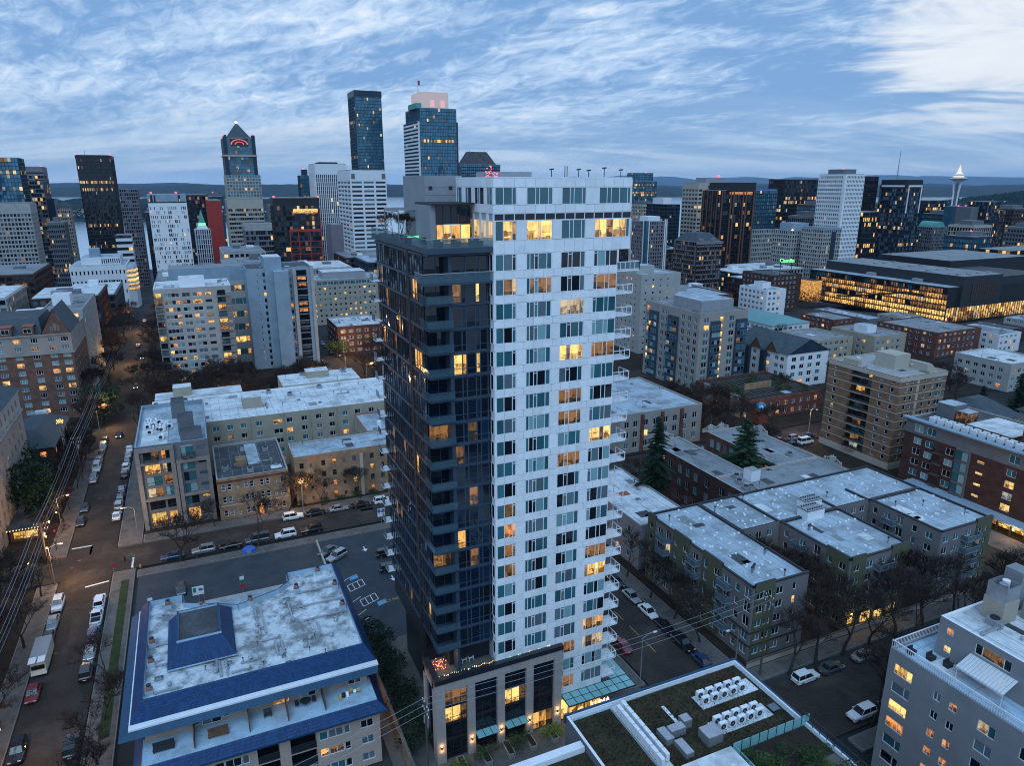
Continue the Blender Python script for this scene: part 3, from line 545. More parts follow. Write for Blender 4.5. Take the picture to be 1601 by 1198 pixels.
# ================================================================ the white and dark residential tower
def luma():
    t = thing('residential_tower', 'tall tower, white panel facade beside a dark glass facade, centre of the view', 'tower', (38, 88, 0)); o = tuple(t.location)
    def rel(p): return (p[0]-o[0], p[1]-o[1], p[2]-o[2])
    YF, X0, X1, XC, YB = 76.6, 32.1, 49.0, 50.7, 102.0
    F0 = Face('S', X0, X1, YF, YB)
    SILL = [66.46-2.9*k for k in range(22)]
    # structural body behind the cladding
    MB().box(X0+.12, X1-.05, YF+.14, YB, 0, 77.0, 'clad_joint', 'b').build('body', t)
    MB().box(X0+.14, XC-.08, YF+.14, YF+14, 69.4, 76.85, 'clad_joint').build('crown_body', t)
    PM = {}
    def panel(s0, s1, z0, z1, f, name='cladding_panel', mat='white_clad'):
        w, h = round(s1-s0, 2), round(z1-z0, 2); k = (w, h, mat)
        if k not in PM: PM[k] = MB().box(.018, w-.018, -.14, 0, .018, h-.018, mat, 'n').mesh(name)
        return put(name, PM[k], t, rel(f.p(s0, z0, -.139)), f.rz)
    cols = [(.2, 2.9, (.39, .42, .19)), (4.2, 7.6, (.14, .18, .14, .34, .20)), (8.8, 12.2, (.30, .16, .34, .20)), (13.4, 16.85, (.16, .33, .18, .33))]
    # rows of windows
    litmap = {(1, 0): 'l_warm', (1, 1): 'l_dim', (1, 3): 'l_dim', (2, 2): 'l_pale', (4, 2): 'l_gold', (4, 3): 'l_dim', (8, 3): 'l_gold', (9, 2): 'l_dim', (11, 0): 'l_dim', (12, 0): 'l_orange', (14, 0): 'l_dim', (14, 3): 'l_dim', (15, 3): 'l_gold', (18, 3): 'l_warm', (19, 2): 'l_dim', (19, 3): 'l_pale', (7, 2): 'l_dim', (21, 2): 'l_dim', (6, 2): 'l_dim', (13, 0): 'l_dim'}
    for k, z in enumerate(SILL):
        for c, (a, b, div) in enumerate(cols):
            if a+X0 < 42 and z < 11.5: 
                if c < 2: continue
            dark = ['g_dark', 'g_dark', 'g_teal', 'g_blind', 'g_teal', 'g_grey']; m0 = RN.choice(dark); w = b-a; sh = -(k*.004)
            panes = []
            for i in range(len(div)):
                if (k, c) in litmap and not (c in (0,) and i == 0) and div[i] > .15: panes.append(litmap[(k, c)] if RN.random() < .85 else 'l_dim')
                elif (c == 0 and i == 0) or (c in (1, 2) and i == len(div)-1) or (c == 1 and i == 0): panes.append('g_teal')
                else: panes.append(m0 if RN.random() < .7 else RN.choice(dark))
            f = F0; loc = rel(f.p(a, z, -.10)); tt = sum(div)
            wo = put('window', win_mesh(w, 2.0, div, [None]*len(div), 'white_metal', .09, 0), t, loc); x = 0
            for q, pm in zip(div, panes): put('pane', pane_mesh(w*q/tt, 2.0, pm), wo, (x, 0, 0)); x += w*q/tt
            v = min(range(len(div)), key=lambda i: div[i]) if c != 1 else 2
            xa = sum(div[:v])/tt*w; wv = div[v]/tt*w; kv = ('ventfr', round(wv, 2))
            if kv not in PM: PM[kv] = MB().box(.0, wv, -.09, 0, 1.62, 1.70, 'white_metal').mesh('vent_bar')
            put('vent_bar', PM[kv], wo, (xa, 0, 0))
        # piers between the windows and the spandrel panels under them
        edges = [0]+[q for c in cols for q in c[:2]]+[16.9]
        for i in range(0, len(edges), 2):
            if X0+edges[i] < 41.9 and z < 11.5 and not X0+edges[i] > 40: continue
            if edges[i+1]-edges[i] > .12: panel(edges[i], edges[i+1], z, z+2.0, F0)
        zt = z+2.0; zb = (SILL[k-1] if k else 69.95)
        if zb-zt > .1 and k:
            n = 13
            for i in range(n):
                if X0+i*1.3 < 41.9 and zt < 13.0: continue
                panel(i*1.3, (i+1)*1.3, zt, zb, F0)
    for i in range(7, 13): panel(i*1.3, (i+1)*1.3, 3.9, SILL[21], F0)
    # left return of the white block, seen above the dark terrace and beside the dark bays
    FL = Face('W', X0, X0+1, YF, YF+12.5); mb = MB()
    for k, z in enumerate(SILL[:19]):
        panel(11.35, 12.5, z-.9, z, FL); put('window', win_mesh(.95, 2.0, (1,), ['g_navy'], 'white_metal'), t, rel(FL.p(11.35, z, -.02)), FL.rz)
        panel(12.3, 12.5, z, z+2, FL)
    # penthouse and crown: wider than the tower below
    FC = Face('S', X0, XC, YF, YB)
    for side, f, nW in (('S', FC, 18.6), ('W', FL, 12.5)):
        n = int(round(nW/1.3)); sw = nW/n
        for i in range(n):
            panel(i*sw, (i+1)*sw, 68.46, 69.95, f); panel(i*sw, (i+1)*sw, 73.05, 74.0, f); panel(i*sw, (i+1)*sw, 76.0, 76.95, f)
            if side == 'S': put('window', win_mesh(sw, .8, (1,), ['g_navy'], 'white_metal', .05), t, rel(f.p(i*sw, 72.25, -.10)), f.rz)
    def group(f, a, b, z, h, div, panes, frame='white_metal'):
        wo = put('window', win_mesh(b-a, h, div, [None]*len(div), frame, .08), t, rel(f.p(a, z, -.10)), f.rz); x = 0; tt = sum(div)
        for q, pm in zip(div, panes): put('pane', pane_mesh((b-a)*q/tt, h, pm), wo, (x, 0, 0)); x += (b-a)*q/tt
    for a, b, div in ((.2, 2.9, (.4, .4, .2)), (4.2, 7.6, (.34, .15, .34, .17)), (8.8, 12.1, (.34, .16, .34, .16)), (13.9, 18.4, (.25, .13, .26, .26, .1))):
        group(FC, a, b, 74.0, 2.0, div, ['g_teal']*len(div))
    for a, b, div, ps in ((.2, 2.9, (.38, .42, .2), ('g_teal', 'l_gold', 'l_warm')), (4.2, 7.6, (.44, .1, .44), ('l_gold', 'l_warm', 'l_gold')), (8.8, 12.1, (.34, .16, .34, .16), ('g_teal',)*4), (13.4, 18.4, (.13, .17, .17, .17, .17, .09), ('l_gold', 'l_gold', 'l_warm', 'l_gold', 'l_gold', 'g_teal'))):
        group(FC, a, b, 69.95, 2.3, div, ps)
    for a, b in ((2.9, 4.2), (7.6, 8.8), (12.1, 13.4), (0, .2), (18.4, 18.6)): panel(a, b, 69.95, 72.25, FC)
    for a, b in ((2.9, 4.2), (7.6, 8.8), (12.1, 13.9), (0, .2), (18.4, 18.6)): panel(a, b, 74.0, 76.0, FC)
    group(FL, .3, 2.2, 74, 2, (.3, .7), ('g_teal', 'g_teal')); group(FL, 3.4, 5.6, 74, 2, (.4, .6), ('g_teal', 'g_navy')); group(FL, 6.6, 9.6, 74, 2, (.35, .2, .45), ('g_navy', 'g_teal', 'g_navy')); group(FL, 10.5, 12.1, 74, 2, (.4, .6), ('g_navy', 'g_teal'))
    for a, b in ((0, .3), (2.2, 3.4), (5.6, 6.6), (9.6, 10.5), (12.1, 12.5)): panel(a, b, 74, 76, FL)
    for a, b, p in ((3.9, 5.6, 'l_dim'), (6.3, 8.1, 'l_gold'), (8.6, 10.2, 'l_pale'), (10.9, 12.2, 'l_warm')): group(FL, a, b, 69.95, 2.3, (.5, .5), (p, p))
    for a, b in ((5.6, 6.3), (8.1, 8.6), (10.2, 10.9), (12.2, 12.5)): panel(a, b, 69.95, 73.05, FL)
    MB().box(X0+.05, XC-.05, YF+.05, YF+14, 76.96, 77.12, 'white_metal').build('roof_cap', t)
    MB().box(X1+.02, XC, YF+.2, YF+6, 68.42, 68.5, 'white_clad').build('soffit', t)
    # roof plant, tripods and aerials
    MB().box(28.0, 33.0, 89.2, 99, 69.5, 77.35, 'mech_grey').build('plant_tower', t)
    for x in (28.5, 31.2): put('louvre', MB().box(0, .5, -.04, 0, 0, .45, 'dark_metal').mesh('louvre'), t, rel((x, 89.19, 75.6)))
    for i in range(7): MB().box(28.0, 33.0, 89.17, 89.2, 70.2+i*.95, 70.23+i*.95, 'grey_metal').build('panel_joint', t)
    for x, h in ((40.5, .9), (42.3, 1.3), (42.6, 1.3), (45.6, .8), (47.8, 1.1), (50.2, .9), (44.2, .9)):
        mb = MB(); mb.tube((x, 78.6, 77.1), (x, 78.6, 77.1+h), .05, .05, 6, 'dark_metal')
        if h < 1.2: mb.tube((x-.28, 78.6, 77.1+h), (x+.28, 78.6, 77.1+h+.05), .09, .09, 6, 'dark_metal')
        mb.build('roof_mast', t)
    MB().box(34.5, 39.5, 82, 88, 77.12, 77.75, 'mech_grey').build('roof_box', t)
    mb = MB()
    for i in range(60): a = RN.uniform(0, 6.3); r = RN.uniform(0, .75); z = RN.uniform(0, 1.2); mb.box(32.8+cos(a)*r-.06, 32.8+cos(a)*r+.06, 79+sin(a)*r-.06, 79+sin(a)*r+.06, 77.13+z, 77.22+z, RN.choice(('bulb_red', 'bulb_red', 'white_metal', 'dark_metal', 'dark_metal')))
    tag(mb.build('roof_decoration', None, (32.8, 79, 77.12)), 'cluster of glowing red festive lights on the white tower roof', 'decoration')
    # east corner balconies
    for k, z in enumerate(SILL):
        zz = z-.72; w = 2.7 if k else 3.6
        m1 = ('lbal', k == 0)
        if m1 not in PM:
            a = MB().box(0, w, 0, 2.4, -.16, 0, 'white_metal'); r = MB()
            for (xa, ya, xb, yb) in ((0, 0, w, 0), (w, 0, w, 2.4)):
                r.box(xa-.04, xb+.04, ya-.04, yb+.04, 1.0, 1.09, 'white_metal'); n = 2 if k else 5
                for i in range(n+1): cx, cy = xa+(xb-xa)*i/n, ya+(yb-ya)*i/n; r.box(cx-.04, cx+.04, cy-.04, cy+.04, 0, 1.0, 'white_metal')
                r.box(xa-.02, xb+.02, ya-.02, yb+.02, .1, .15, 'white_metal')
            r.face([(0.05, 0.0, .16), (w-.05, 0.0, .16), (w-.05, 0.0, .98), (.05, 0.0, .98)], 'g_rail') if not k else None
            PM[m1] = (a.mesh('balcony'), r.mesh('railing'))
        bo = put('balcony', PM[m1][0], t, rel((X1+.01, YF+.5, zz))); put('railing', PM[m1][1], bo)
    FE = Face('E', X0, X1, YF, YB)
    for k, z in enumerate(SILL): put('balcony_door', win_mesh(2.2, 2.4, (.5, .5), [state(.15), state(.1)], 'white_metal'), t, rel(FE.p(.6, z-.7, .06)), FE.rz)
    # ---- dark glass block
    DX0, DY, DB = 24.4, 77.8, 102.0; SL = [68.3-2.9*k for k in range(19)]       # slab levels
    MB().box(DX0+1.9, X0+.1, DY+1.6, DB-.2, 0, 69.3, 'dark_panel', 'b').build('dark_core', t)
    MB().box(DX0+.25, DX0+1.9, 85.5, DB-.3, 12, 69.3, 'dark_panel').build('dark_core', t)
    FD = Face('S', 27.3, X0, DY, DB); FW = Face('W', DX0, X0, DY, DB)
    pw = [1.15, .55, 1.2, .55, 1.0, .35]; litd = {(1, 0): 'l_dim', (1, 3): 'l_gold', (4, 0): 'l_gold', (4, 3): 'l_gold', (10, 2): 'l_dim', (12, 0): 'l_warm', (13, 2): 'l_dim', (7, 2): 'l_dim', (8, 0): 'l_dim'}
    for k, z in enumerate(SL):
        zt = z-2.9+.36 if k < 18 else z-2.9+.5
        # slab edge
        mb = MB(); mb.box(DX0, X0-.02, DY-.12, DY+1.75, z+.08, z+.34, 'slab_blue'); mb.box(DX0-.1, DX0+.3, DY+1.75, DB, z-.0, z+.30, 'slab_blue'); mb.build('floor_slab', t)
        if k == 18: continue
        # front bay panes
        x = 0
        for i, w in enumerate(pw):
            m = RN.choice(('g_dkblue', 'g_navy')) if i in (3, 4) and RN.random() < .6 else RN.choice(('g_navy', 'g_dark', 'g_dark', 'g_navy'))
            m = litd.get((k, i), m)
            if k in (4,) and i == 1: m = 'l_warm'
            wo = put('window', win_mesh(w, 2.54, (1,), [None], 'slab_blue', .07, .3), t, rel(FD.p(x, z-2.54, -.04)))
            put('pane', pane_mesh(w, 2.54, m), wo); x += w
        # recessed corner balcony
        po = put('balcony_glazing', win_mesh(2.85, 2.5, (.5, .5), [RN.choice(('g_dark', 'g_navy', 'l_dim') if k % 6 == 1 else ('g_dark', 'g_navy'))]*2, 'slab_blue', .07), t, rel((DX0+.05, DY+1.62, z-2.54)))
        if k:
            bo = put('balcony', PM.setdefault('dbal', MB().box(-.35, 2.95, -.45, 1.6, -.02, .03, 'slab_blue').mesh('balcony')), t, rel((DX0, DY, z-2.9+.37)))
            if 'drail' not in PM:
                r = MB()
                for xa, ya, xb, yb in ((-.3, -.4, 2.9, -.4), (-.3, -.4, -.3, 2.6)):
                    r.box(xa-.03, xb+.03, ya-.03, yb+.03, 1.0, 1.07, 'slab_blue')
                    r.box(xa-.01, xb+.01, ya-.01, yb+.01, .1, .98, 'g_clear')
                PM['drail'] = r.mesh('railing')
            put('railing', PM['drail'], bo)
        # side glazing: the near bays pane by pane, the far bays as strips
        for i in range(6):
            y1 = DY+1.75+i*1.05; m = RN.choice(('g_navy', 'g_navy', 'g_dark', 'g_dkblue'))
            if (k, i) in ((1, 2), (1, 3), (4, 1), (4, 2), (4, 3), (9, 4), (16, 1)): m = 'l_warm'
            wo = put('window', win_mesh(1.05, 2.5, (1,), [None], 'dark_metal', .07, .3), t, rel((DX0, y1+1.05, z-2.54)), -pi/2); put('pane', pane_mesh(1.05, 2.5, m), wo)
        mb = MB()
        for i in range(13):
            y1 = 86.4+i*1.18; m = RN.choice(('g_navy', 'g_dark', 'g_dkblue', 'g_navy'))
            if RN.random() < .045: m = 'l_dim'
            mb.box(DX0+.02, DX0+.2, y1+.03, y1+1.15, z-2.54, z-.02, m); mb.box(DX0-.04, DX0+.1, y1-.03, y1+.03, z-2.54, z, 'dark_metal')
        mb.build('glazing_strip', t, kind='stuff')
        # far balcony ends
        if k: put('balcony', PM.setdefault('fbal', MB().box(-1.1, 0, -1.2, .6, 0, .12, 'white_metal').box(-1.1, -1.05, -1.2, .6, .12, 1.1, 'g_rail').mesh('balcony')), t, rel((DX0, DB-.8, z-2.9+.4)))
    MB().box(DX0-.14, DX0+.4, 85.0, 85.9, 10, 70, 'wall_black').build('seam_column', t)
    MB().box(26.9, 27.3, DY-.06, DY+1.6, 12, 68.3, 'slab_blue').build('corner_column', t)
    # slim terrace slab at the second floor from the top
    mb = MB(); mb.box(DX0-.9, X0-.05, DY-1.05, DY+.2, 65.2, 65.45, 'slab_blue'); mb.build('terrace_slab', t)
    mb = MB(); mb.box(DX0-.9, X0-.1, DY-1.03, DY-1.0, 65.45, 66.5, 'g_clear'); mb.box(DX0-.9, X0-.1, DY-1.06, DY-.98, 66.5, 66.58, 'steel'); mb.box(DX0-.92, DX0-.88, DY-1.0, DY+2, 65.45, 66.5, 'g_clear'); mb.box(DX0-.95, DX0-.86, DY-1.0, DY+2, 66.5, 66.58, 'steel'); mb.build('railing', t)
    # roof terrace
    mb = MB(); mb.box(DX0-.3, X0-.05, DY-1.1, DB+.8, 68.75, 69.35, 'slab_blue', '', 'paving'); mb.build('terrace_slab', t)
    mb = MB()
    for a in ((DX0-.3, X0-.1, DY-1.1, DY-1.07), (DX0-.3, DX0-.27, DY-1.07, DB+.7)): mb.box(*a, 69.35, 70.35, 'g_clear')
    mb.box(DX0-.34, X0-.1, DY-1.13, DY-1.04, 70.35, 70.43, 'steel'); mb.box(DX0-.34, DX0-.23, DY-1.04, DB+.7, 70.35, 70.43, 'steel'); mb.build('railing', t)
    # glass lounge with a flat roof, on the terrace
    FP = Face('S', 27.3, 31.8, 83.0, 89.2); mb = MB(); mb.box(26.6, 32.0, 82.2, 89.1, 73.9, 74.15, 'dark_metal'); mb.box(26.6, 27.4, 83, 89, 69.35, 73.9, 'mech_grey'); mb.build('lounge_roof', t)
    for i, (w, ps) in enumerate(((.9, ('l_warm', 'g_dark')), (1.0, ('l_gold', 'g_dark')), (1.2, ('l_warm', 'g_navy')), (1.3, ('l_gold', 'g_navy')))):
        x = [0, .9, 1.9, 3.1][i]
        for j, (z, h) in enumerate(((69.36, 2.3), (71.66, 2.2))): wo = put('window', win_mesh(w, h, (1,), [None], 'white_metal' if i in (1, 2) and not j else 'dark_metal', .07), t, rel(FP.p(x, z))); put('pane', pane_mesh(w, h, ps[j]), wo)
    for k in range(7): MB().box(24.6, 28.0, 90.0+k*1.1, 90.12+k*1.1, 73.1, 73.25, 'mech_grey').build('pergola_beam', t)
    for x in (24.6, 27.9): MB().box(x, x+.15, 90, 97, 72.9, 73.1, 'mech_grey').build('pergola_beam', t)
    for x, y in ((24.6, 90.0), (24.6, 96.8), (27.9, 90)): MB().box(x, x+.15, y, y+.15, 69.35, 72.9, 'mech_grey').build('pergola_post', t)
    # ---- podium
    PX0, PX1, PY, PZ = 23.1, 42.0, 76.0, 13.4
    pil = [(23.1, 24.4), (27.6, 28.7), (32.0, 33.1), (36.4, 37.5), (40.8, 42.0)]
    for a, b in pil:
        n = 8; h = 11.4/n
        for i in range(n): MB().box(a, b, PY, PY+.9, i*h+.012, (i+1)*h-.012, 'stone_pink').build('stone_block', t)
        MB().box(a+.02, b-.02, PY+.02, PY+.85, 0, 11.4, 'clad_joint').build('pillar', t)
    for i in range(14):
        w = (PX1-PX0)/14; MB().box(PX0+i*w+.012, PX0+(i+1)*w-.012, PY, PY+.9, 11.41, 12.7, 'stone_pink').build('stone_block', t)
    MB().box(PX0+.03, PX1-.03, PY+.03, PY+.87, 11.42, 12.69, 'clad_joint').build('podium_beam', t)
    mb = MB(); mb.box(PX0-.12, PX1+.12, PY-.12, PY+.8, 12.7, 13.4, 'dark_panel'); mb.box(PX0-.12, PX0+.8, PY+.8, 81.4, 12.7, 13.4, 'dark_panel'); mb.build('podium_coping', t)
    for a, b in ((76.9, 77.6), (80.7, 81.5)): MB().box(PX0, PX0+.8, a, b, 0, 12.7, 'stone_pink').build('pillar', t)
    MB().box(PX0+.3, PX0+.7, 77.6, 80.7, 0, 11.4, 'g_navy').build('side_glazing', t); MB().box(PX0, PX0+.85, 76.9, 81.5, 11.4, 12.7, 'stone_pink').build('podium_beam', t)
    MB().box(PX0+.7, PX1-.2, PY+.8, 81.6, 12.2, 12.55, 'paving').build('terrace_deck', t); MB().box(PX0+.5, PX1-.5, 77.5, 81.5, 0, 12.2, 'dark_panel').build('podium_core', t)
    MB().box(27.3, X0, 81.3, 81.7, 12.55, 16.2, 'wood_brown').build('terrace_wall', t)
    FPd = Face('S', PX0, PX1, PY+.55, 80)
    for bi in range(4):
        a, b = pil[bi][1], pil[bi+1][0]; w = b-a
        for r, (z, h) in enumerate(((.1, 2.9), (3.3, 2.3), (5.9, 2.5), (8.7, 2.6))):
            m = 'g_dark'
            if bi == 0 and r == 2: m = 'l_gold'
            if bi == 2 and r == 2: m = 'l_gold'
            if bi == 0 and r == 3: m = 'l_dim'
            if bi == 3 and r == 0: m = 'l_warm'
            if bi == 1 and r == 3: m = 'g_navy'
            wo = put('window', win_mesh(w, h, (.36, .36, .28), [None]*3, 'dark_metal', .07, .3), t, rel(FPd.p(a-PX0, z, 0))); x = 0
            for q in (.36, .36, .28): put('pane', pane_mesh(w*q, h, m if q > .3 or m[0] == 'g' else 'l_dim'), wo, (x, 0, 0)); x += w*q
            MB().box(a, b, PY+.42, PY+.6, z+h, z+h+.4, 'dark_panel').build('spandrel', t)
        if bi in (1, 2):
            for i in range(3): MB().box(a+.05+i*w/3, a+w/3-.05+i*w/3, PY-1.0, PY+.5, 3.1, 3.16, 'g_canopy').build('awning_pane', t)
    # wall lamps on the pillars
    for a, b in pil:
        c = (a+b)/2; lo = MB().box(c-.09, c+.09, PY-.16, PY, 2.3, 2.75, 'dark_metal').box(c-.05, c+.05, PY-.12, PY-.04, 2.75, 2.79, 'lamp_warm').box(c-.05, c+.05, PY-.12, PY-.04, 2.26, 2.3, 'lamp_warm').build('wall_lamp', t)
        for z in (2.95, 2.1):
            ld = bpy.data.lights.new('lamp_light', 'POINT'); ld.energy = 14; ld.color = (1, .55, .2); ld.shadow_soft_size = .08
            l = bpy.data.objects.new('lamp_light', ld); COL.objects.link(l); l.parent = t; l.location = rel((c, PY-.22, z))
    # street entrance: glass canopy, lit lobby and sign
    for i in range(8):
        for j in range(2):
            x = 42.2+i*1.4; MB().box(x+.04, x+1.36, 73.9+j*1.35+.03, 75.25+j*1.35-.03, 4.45, 4.5, 'g_canopy').build('canopy_pane', t)
    mb = MB()
    for i in range(9): mb.box(42.16+i*1.4, 42.24+i*1.4, 73.9, 76.6, 4.36, 4.55, 'dark_metal')
    for y in (73.9, 75.22, 76.5): mb.box(42.2, 53.4, y, y+.08, 4.34, 4.53, 'dark_metal')
    mb.build('canopy_frame', t)
    for i in range(2):
        for j in range(3): MB().box(50.7+i*1.4, 52+i*1.4, 76.7+j*1.3, 77.95+j*1.3, 4.45, 4.5, 'g_canopy').build('canopy_pane', t)
    for i in range(5): wo = put('lobby_window', win_mesh(1.38, 3.6, (1,), [None], 'dark_metal'), t, rel((42.1+i*1.38, 76.62, .1))); put('pane', pane_mesh(1.38, 3.6, 'l_gold' if i < 4 else 'l_warm'), wo)
    text('LUMA', 'sign_letters', 1.2, rel((47.2, 73.6, 3.5)), (pi/2, 0, 0), 'sign_white', t, .06)
    for x in (44.4, 45.6, 46.9, 48.3): MB().box(x, x+.07, 73.55, 73.62, .1, 3.5, 'sign_white').build('sign_post', t)
    for x in (44.5, 48.5):
        ld = bpy.data.lights.new('lamp_light', 'POINT'); ld.energy = 110; ld.color = (1, .62, .26); ld.shadow_soft_size = .3
        l = bpy.data.objects.new('lamp_light', ld); COL.objects.link(l); l.parent = t; l.location = rel((x, 75.2, 3.9)); MB().box(x-.15, x+.15, 75.05, 75.35, 4.2, 4.34, 'lamp_warm').build('canopy_lamp', t)
    return t
luma()
# ================================================================ foreground: pink apartment house with blue tile roofs
def ring(mb, a, za, b, zb, mat, n=(0, 1, 3)):
    (ax0, ax1, ay0, ay1), (bx0, bx1, by0, by1) = a, b
    A = [(ax0, ay0, za), (ax1, ay0, za), (ax1, ay1, za), (ax0, ay1, za)]; B = [(bx0, by0, zb), (bx1, by0, zb), (bx1, by1, zb), (bx0, by1, zb)]
    for i in n: j = (i+1) % 4; mb.face([A[i], A[j], B[j], B[i]], mat)
def blue_house():
    t = thing('apartment_house', 'pink stucco apartment house with bright blue tiled roof edges and white flat roof', 'building', (2, 97, 0)); o = tuple(t.location)
    def rel(p): return (p[0]-o[0], p[1]-o[1], p[2]-o[2])
    X0, X1, YF, YB = -12.2, 16.4, 79.9, 110.5
    b = Bld('x', 'x', X0, X1, YF, YB, 8.9, 'stucco_pink', t=t, roof='pale_blue', parapet=.02)
    b.parts = True
    # three lower floors
    for z in (.9, 3.6, 6.2):
        for s in (3.2, 8.0, 20.6): b.win('S', s, z, 1.1, 1.25, (1,), frame='white_metal', litp=.05); b.win('S', s+1.2, z, 1.9, 1.25, (.5, .5), frame='white_metal', litp=.15 if z < 6 else .05, panes=['l_warm']*2 if (z == 3.6 and s == 8.0) else None); b.win('S', s+3.2, z, .8, 1.25, (1,), frame='white_metal', litp=.05)
        b.win('S', 26.0, z, 1.7, 1.2, (.5, .5), frame='white_metal', litp=.05)
        for s in (13.0, 17.0): 
            w = 3.2 if s == 17.0 else 2.6
            b.op['S'].append((s, z-.6, w, 2.3)); f = b.F['S']; put('recessed_balcony', WM.setdefault(('rb', w), MB().box(0, w, 1.2, 1.25, 0, 2.3, 'g_dark').box(0, w, -.02, 1.2, -.1, 0, 'concrete').box(0, w, -.05, -.01, 0, .95, 'dark_panel').box(-.01, 0, 0, 1.2, 0, 2.3, 'stucco_pink').box(w, w+.01, 0, 1.2, 0, 2.3, 'stucco_pink').mesh('recessed_balcony')), t, rel(f.p(s, z-.6)))
        for s in (3, 9, 15, 21): b.win('W', s, z, 1.6, 1.3, (.5, .5), litp=.1); b.win('E', s, z, 1.6, 1.3, (.5, .5), litp=.2)
    b.done()
    # tiled skirt below the long balcony
    def tiles(name, p0, p1, q0, q1, mat='tile_blue', rows=5, n=60):
        """one sloping roof plane as courses of overlapping tiles; p = lower edge, q = upper edge"""
        for r in range(rows):
            mb = MB()
            for i in range(n):
                a, c = i/n, (i+1)/n-.0015
                lo, hi = r/rows, (r+1)/rows+.03
                def pt(u, v, d): 
                    L = [p0[k]+(p1[k]-p0[k])*u for k in range(3)]; Q = [q0[k]+(q1[k]-q0[k])*u for k in range(3)]
                    return (L[0]+(Q[0]-L[0])*v, L[1]+(Q[1]-L[1])*v, L[2]+(Q[2]-L[2])*v+d)
                j = .01*RN.random()
                mb.face([pt(a, lo, .05+j), pt(c, lo, .05+j), pt(c, hi, .012), pt(a, hi, .012)], mat); mb.face([pt(a, lo, 0), pt(c, lo, 0), pt(c, lo, .05+j), pt(a, lo, .05+j)], mat)
            mb.build(name, t, kind='stuff')
    mb = MB(); ring(mb, (X0-.9, X1+.9, YF-.9, YB), 8.75, (X0+.3, X1-.1, YF+.35, YB), 9.75, 'tile_blue'); mb.box(X0-.9, X1+.9, YF-.92, YF-.7, 8.55, 8.76, 'trim_blue'); mb.build('roof_skirt', t)
    tiles('tile_course', (X0-.9, YF-.9, 8.77), (X1+.9, YF-.9, 8.77), (X0+.3, YF+.35, 9.77), (X1-.1, YF+.35, 9.77), rows=4, n=110)
    MB().box(X0+.2, X1-.1, YF+.35, 85.2, 9.5, 9.74, 'trim_blue', '', 'pale_blue').build('balcony_deck', t)
    # set-back top floor
    tb = Bld('x', 'x', X0+.5, X1-.5, 84.6, YB-.4, 12.6, 'stucco_pink', t=t, z0=9.7, parapet=.02); tb.parts = True
    for s, w, h, z, ps in ((1.2, .9, 1.0, 10.7, None), (5.4, .9, 1.6, 10.1, None), (6.5, 2.3, 2.0, 9.8, ['g_grey', 'g_dark']), (9.0, .8, 1.5, 10.2, None), (11.8, 1.6, 1.5, 10.3, ['g_blind', 'g_grey']), (15.2, 2.0, 2.0, 9.8, ['l_gold', 'l_warm']), (18.6, 2.1, 2.0, 9.8, ['g_blind', 'g_dark']), (22.2, 1.4, 1.3, 10.4, ['g_dark']*2), (25.0, 1.8, 2.0, 9.8, ['g_dark', 'l_dim'])):
        tb.win('S', s, z, w, h, (.5, .5) if w > 1 else (1,), panes=ps, frame='white_metal')
    tb.done()
    for x in (-6.2, 0.2, 4.9, 9.6): MB().box(x, x+.12, 81, 84.6, 9.74, 11.3, 'wood_brown').build('privacy_screen', t)
    # roof edge: fascia, white gutter, tiled mansard, parapet
    mb = MB(); ring(mb, (-14.3, 17.0, 82.5, YB), 12.15, (-13.1, 17.3, 83.4, YB), 12.75, 'trim_blue'); ring(mb, (-12.5, 16.5, 84.5, YB-.5), 12.1, (-14.3, 17.0, 82.5, YB), 12.15, 'trim_blue'); mb.build('eave', t)
    mb = MB(); mb.box(-13.15, 17.35, 83.35, 84.3, 12.72, 12.95, 'white_metal'); mb.box(-13.15, -12.85, 84.3, YB, 12.72, 12.95, 'white_metal'); mb.build('gutter', t)
    mb = MB(); ring(mb, (-13.0, 17.3, 84.25, 111.2), 12.96, (-11.75, 16.2, 86.45, 110.4), 14.4, 'tile_blue'); mb.build('mansard', t)
    tiles('tile_course', (-13.0, 84.25, 12.98), (17.3, 84.25, 12.98), (-11.75, 86.45, 14.42), (16.2, 86.45, 14.42), rows=7, n=110); tiles('tile_course', (-13.0, 111.2, 12.98), (-13.0, 84.25, 12.98), (-11.75, 110.4, 14.42), (-11.75, 86.45, 14.42), rows=6, n=90)
    tiles('tile_course', (17.3, 84.25, 12.98), (17.3, 111.2, 12.98), (16.2, 86.45, 14.42), (16.2, 110.4, 14.42), rows=6, n=90)
    MB().prism([(-11.7, 86.5), (16.15, 86.5), (16.15, 110.2), (8.6, 110.2), (8.6, 107.6), (6.9, 105.9), (.8, 103.9), (-6.8, 107.9), (-6.8, 110.2), (-11.7, 110.2)], 12.9, 13.55, 'pale_blue', 'roof_mottled').build('roof', t)
    pts = [(-11.75, 86.45), (16.2, 86.45), (16.2, 110.4), (8.6, 110.4), (8.6, 107.6), (6.9, 105.9), (.8, 103.9), (-6.8, 107.9), (-6.8, 110.4), (-11.75, 110.4)]
    for i in range(len(pts)):
        (xa, ya), (xb, yb) = pts[i], pts[(i+1) % len(pts)]; L = math.hypot(xb-xa, yb-ya); nx, ny = -(yb-ya)/L*.22, (xb-xa)/L*.22
        MB().prism([(xa, ya), (xb, yb), (xb+nx, yb+ny), (xa+nx, ya+ny)], 13.5, 14.43, 'pale_blue', 'trim_blue').build('parapet', t)
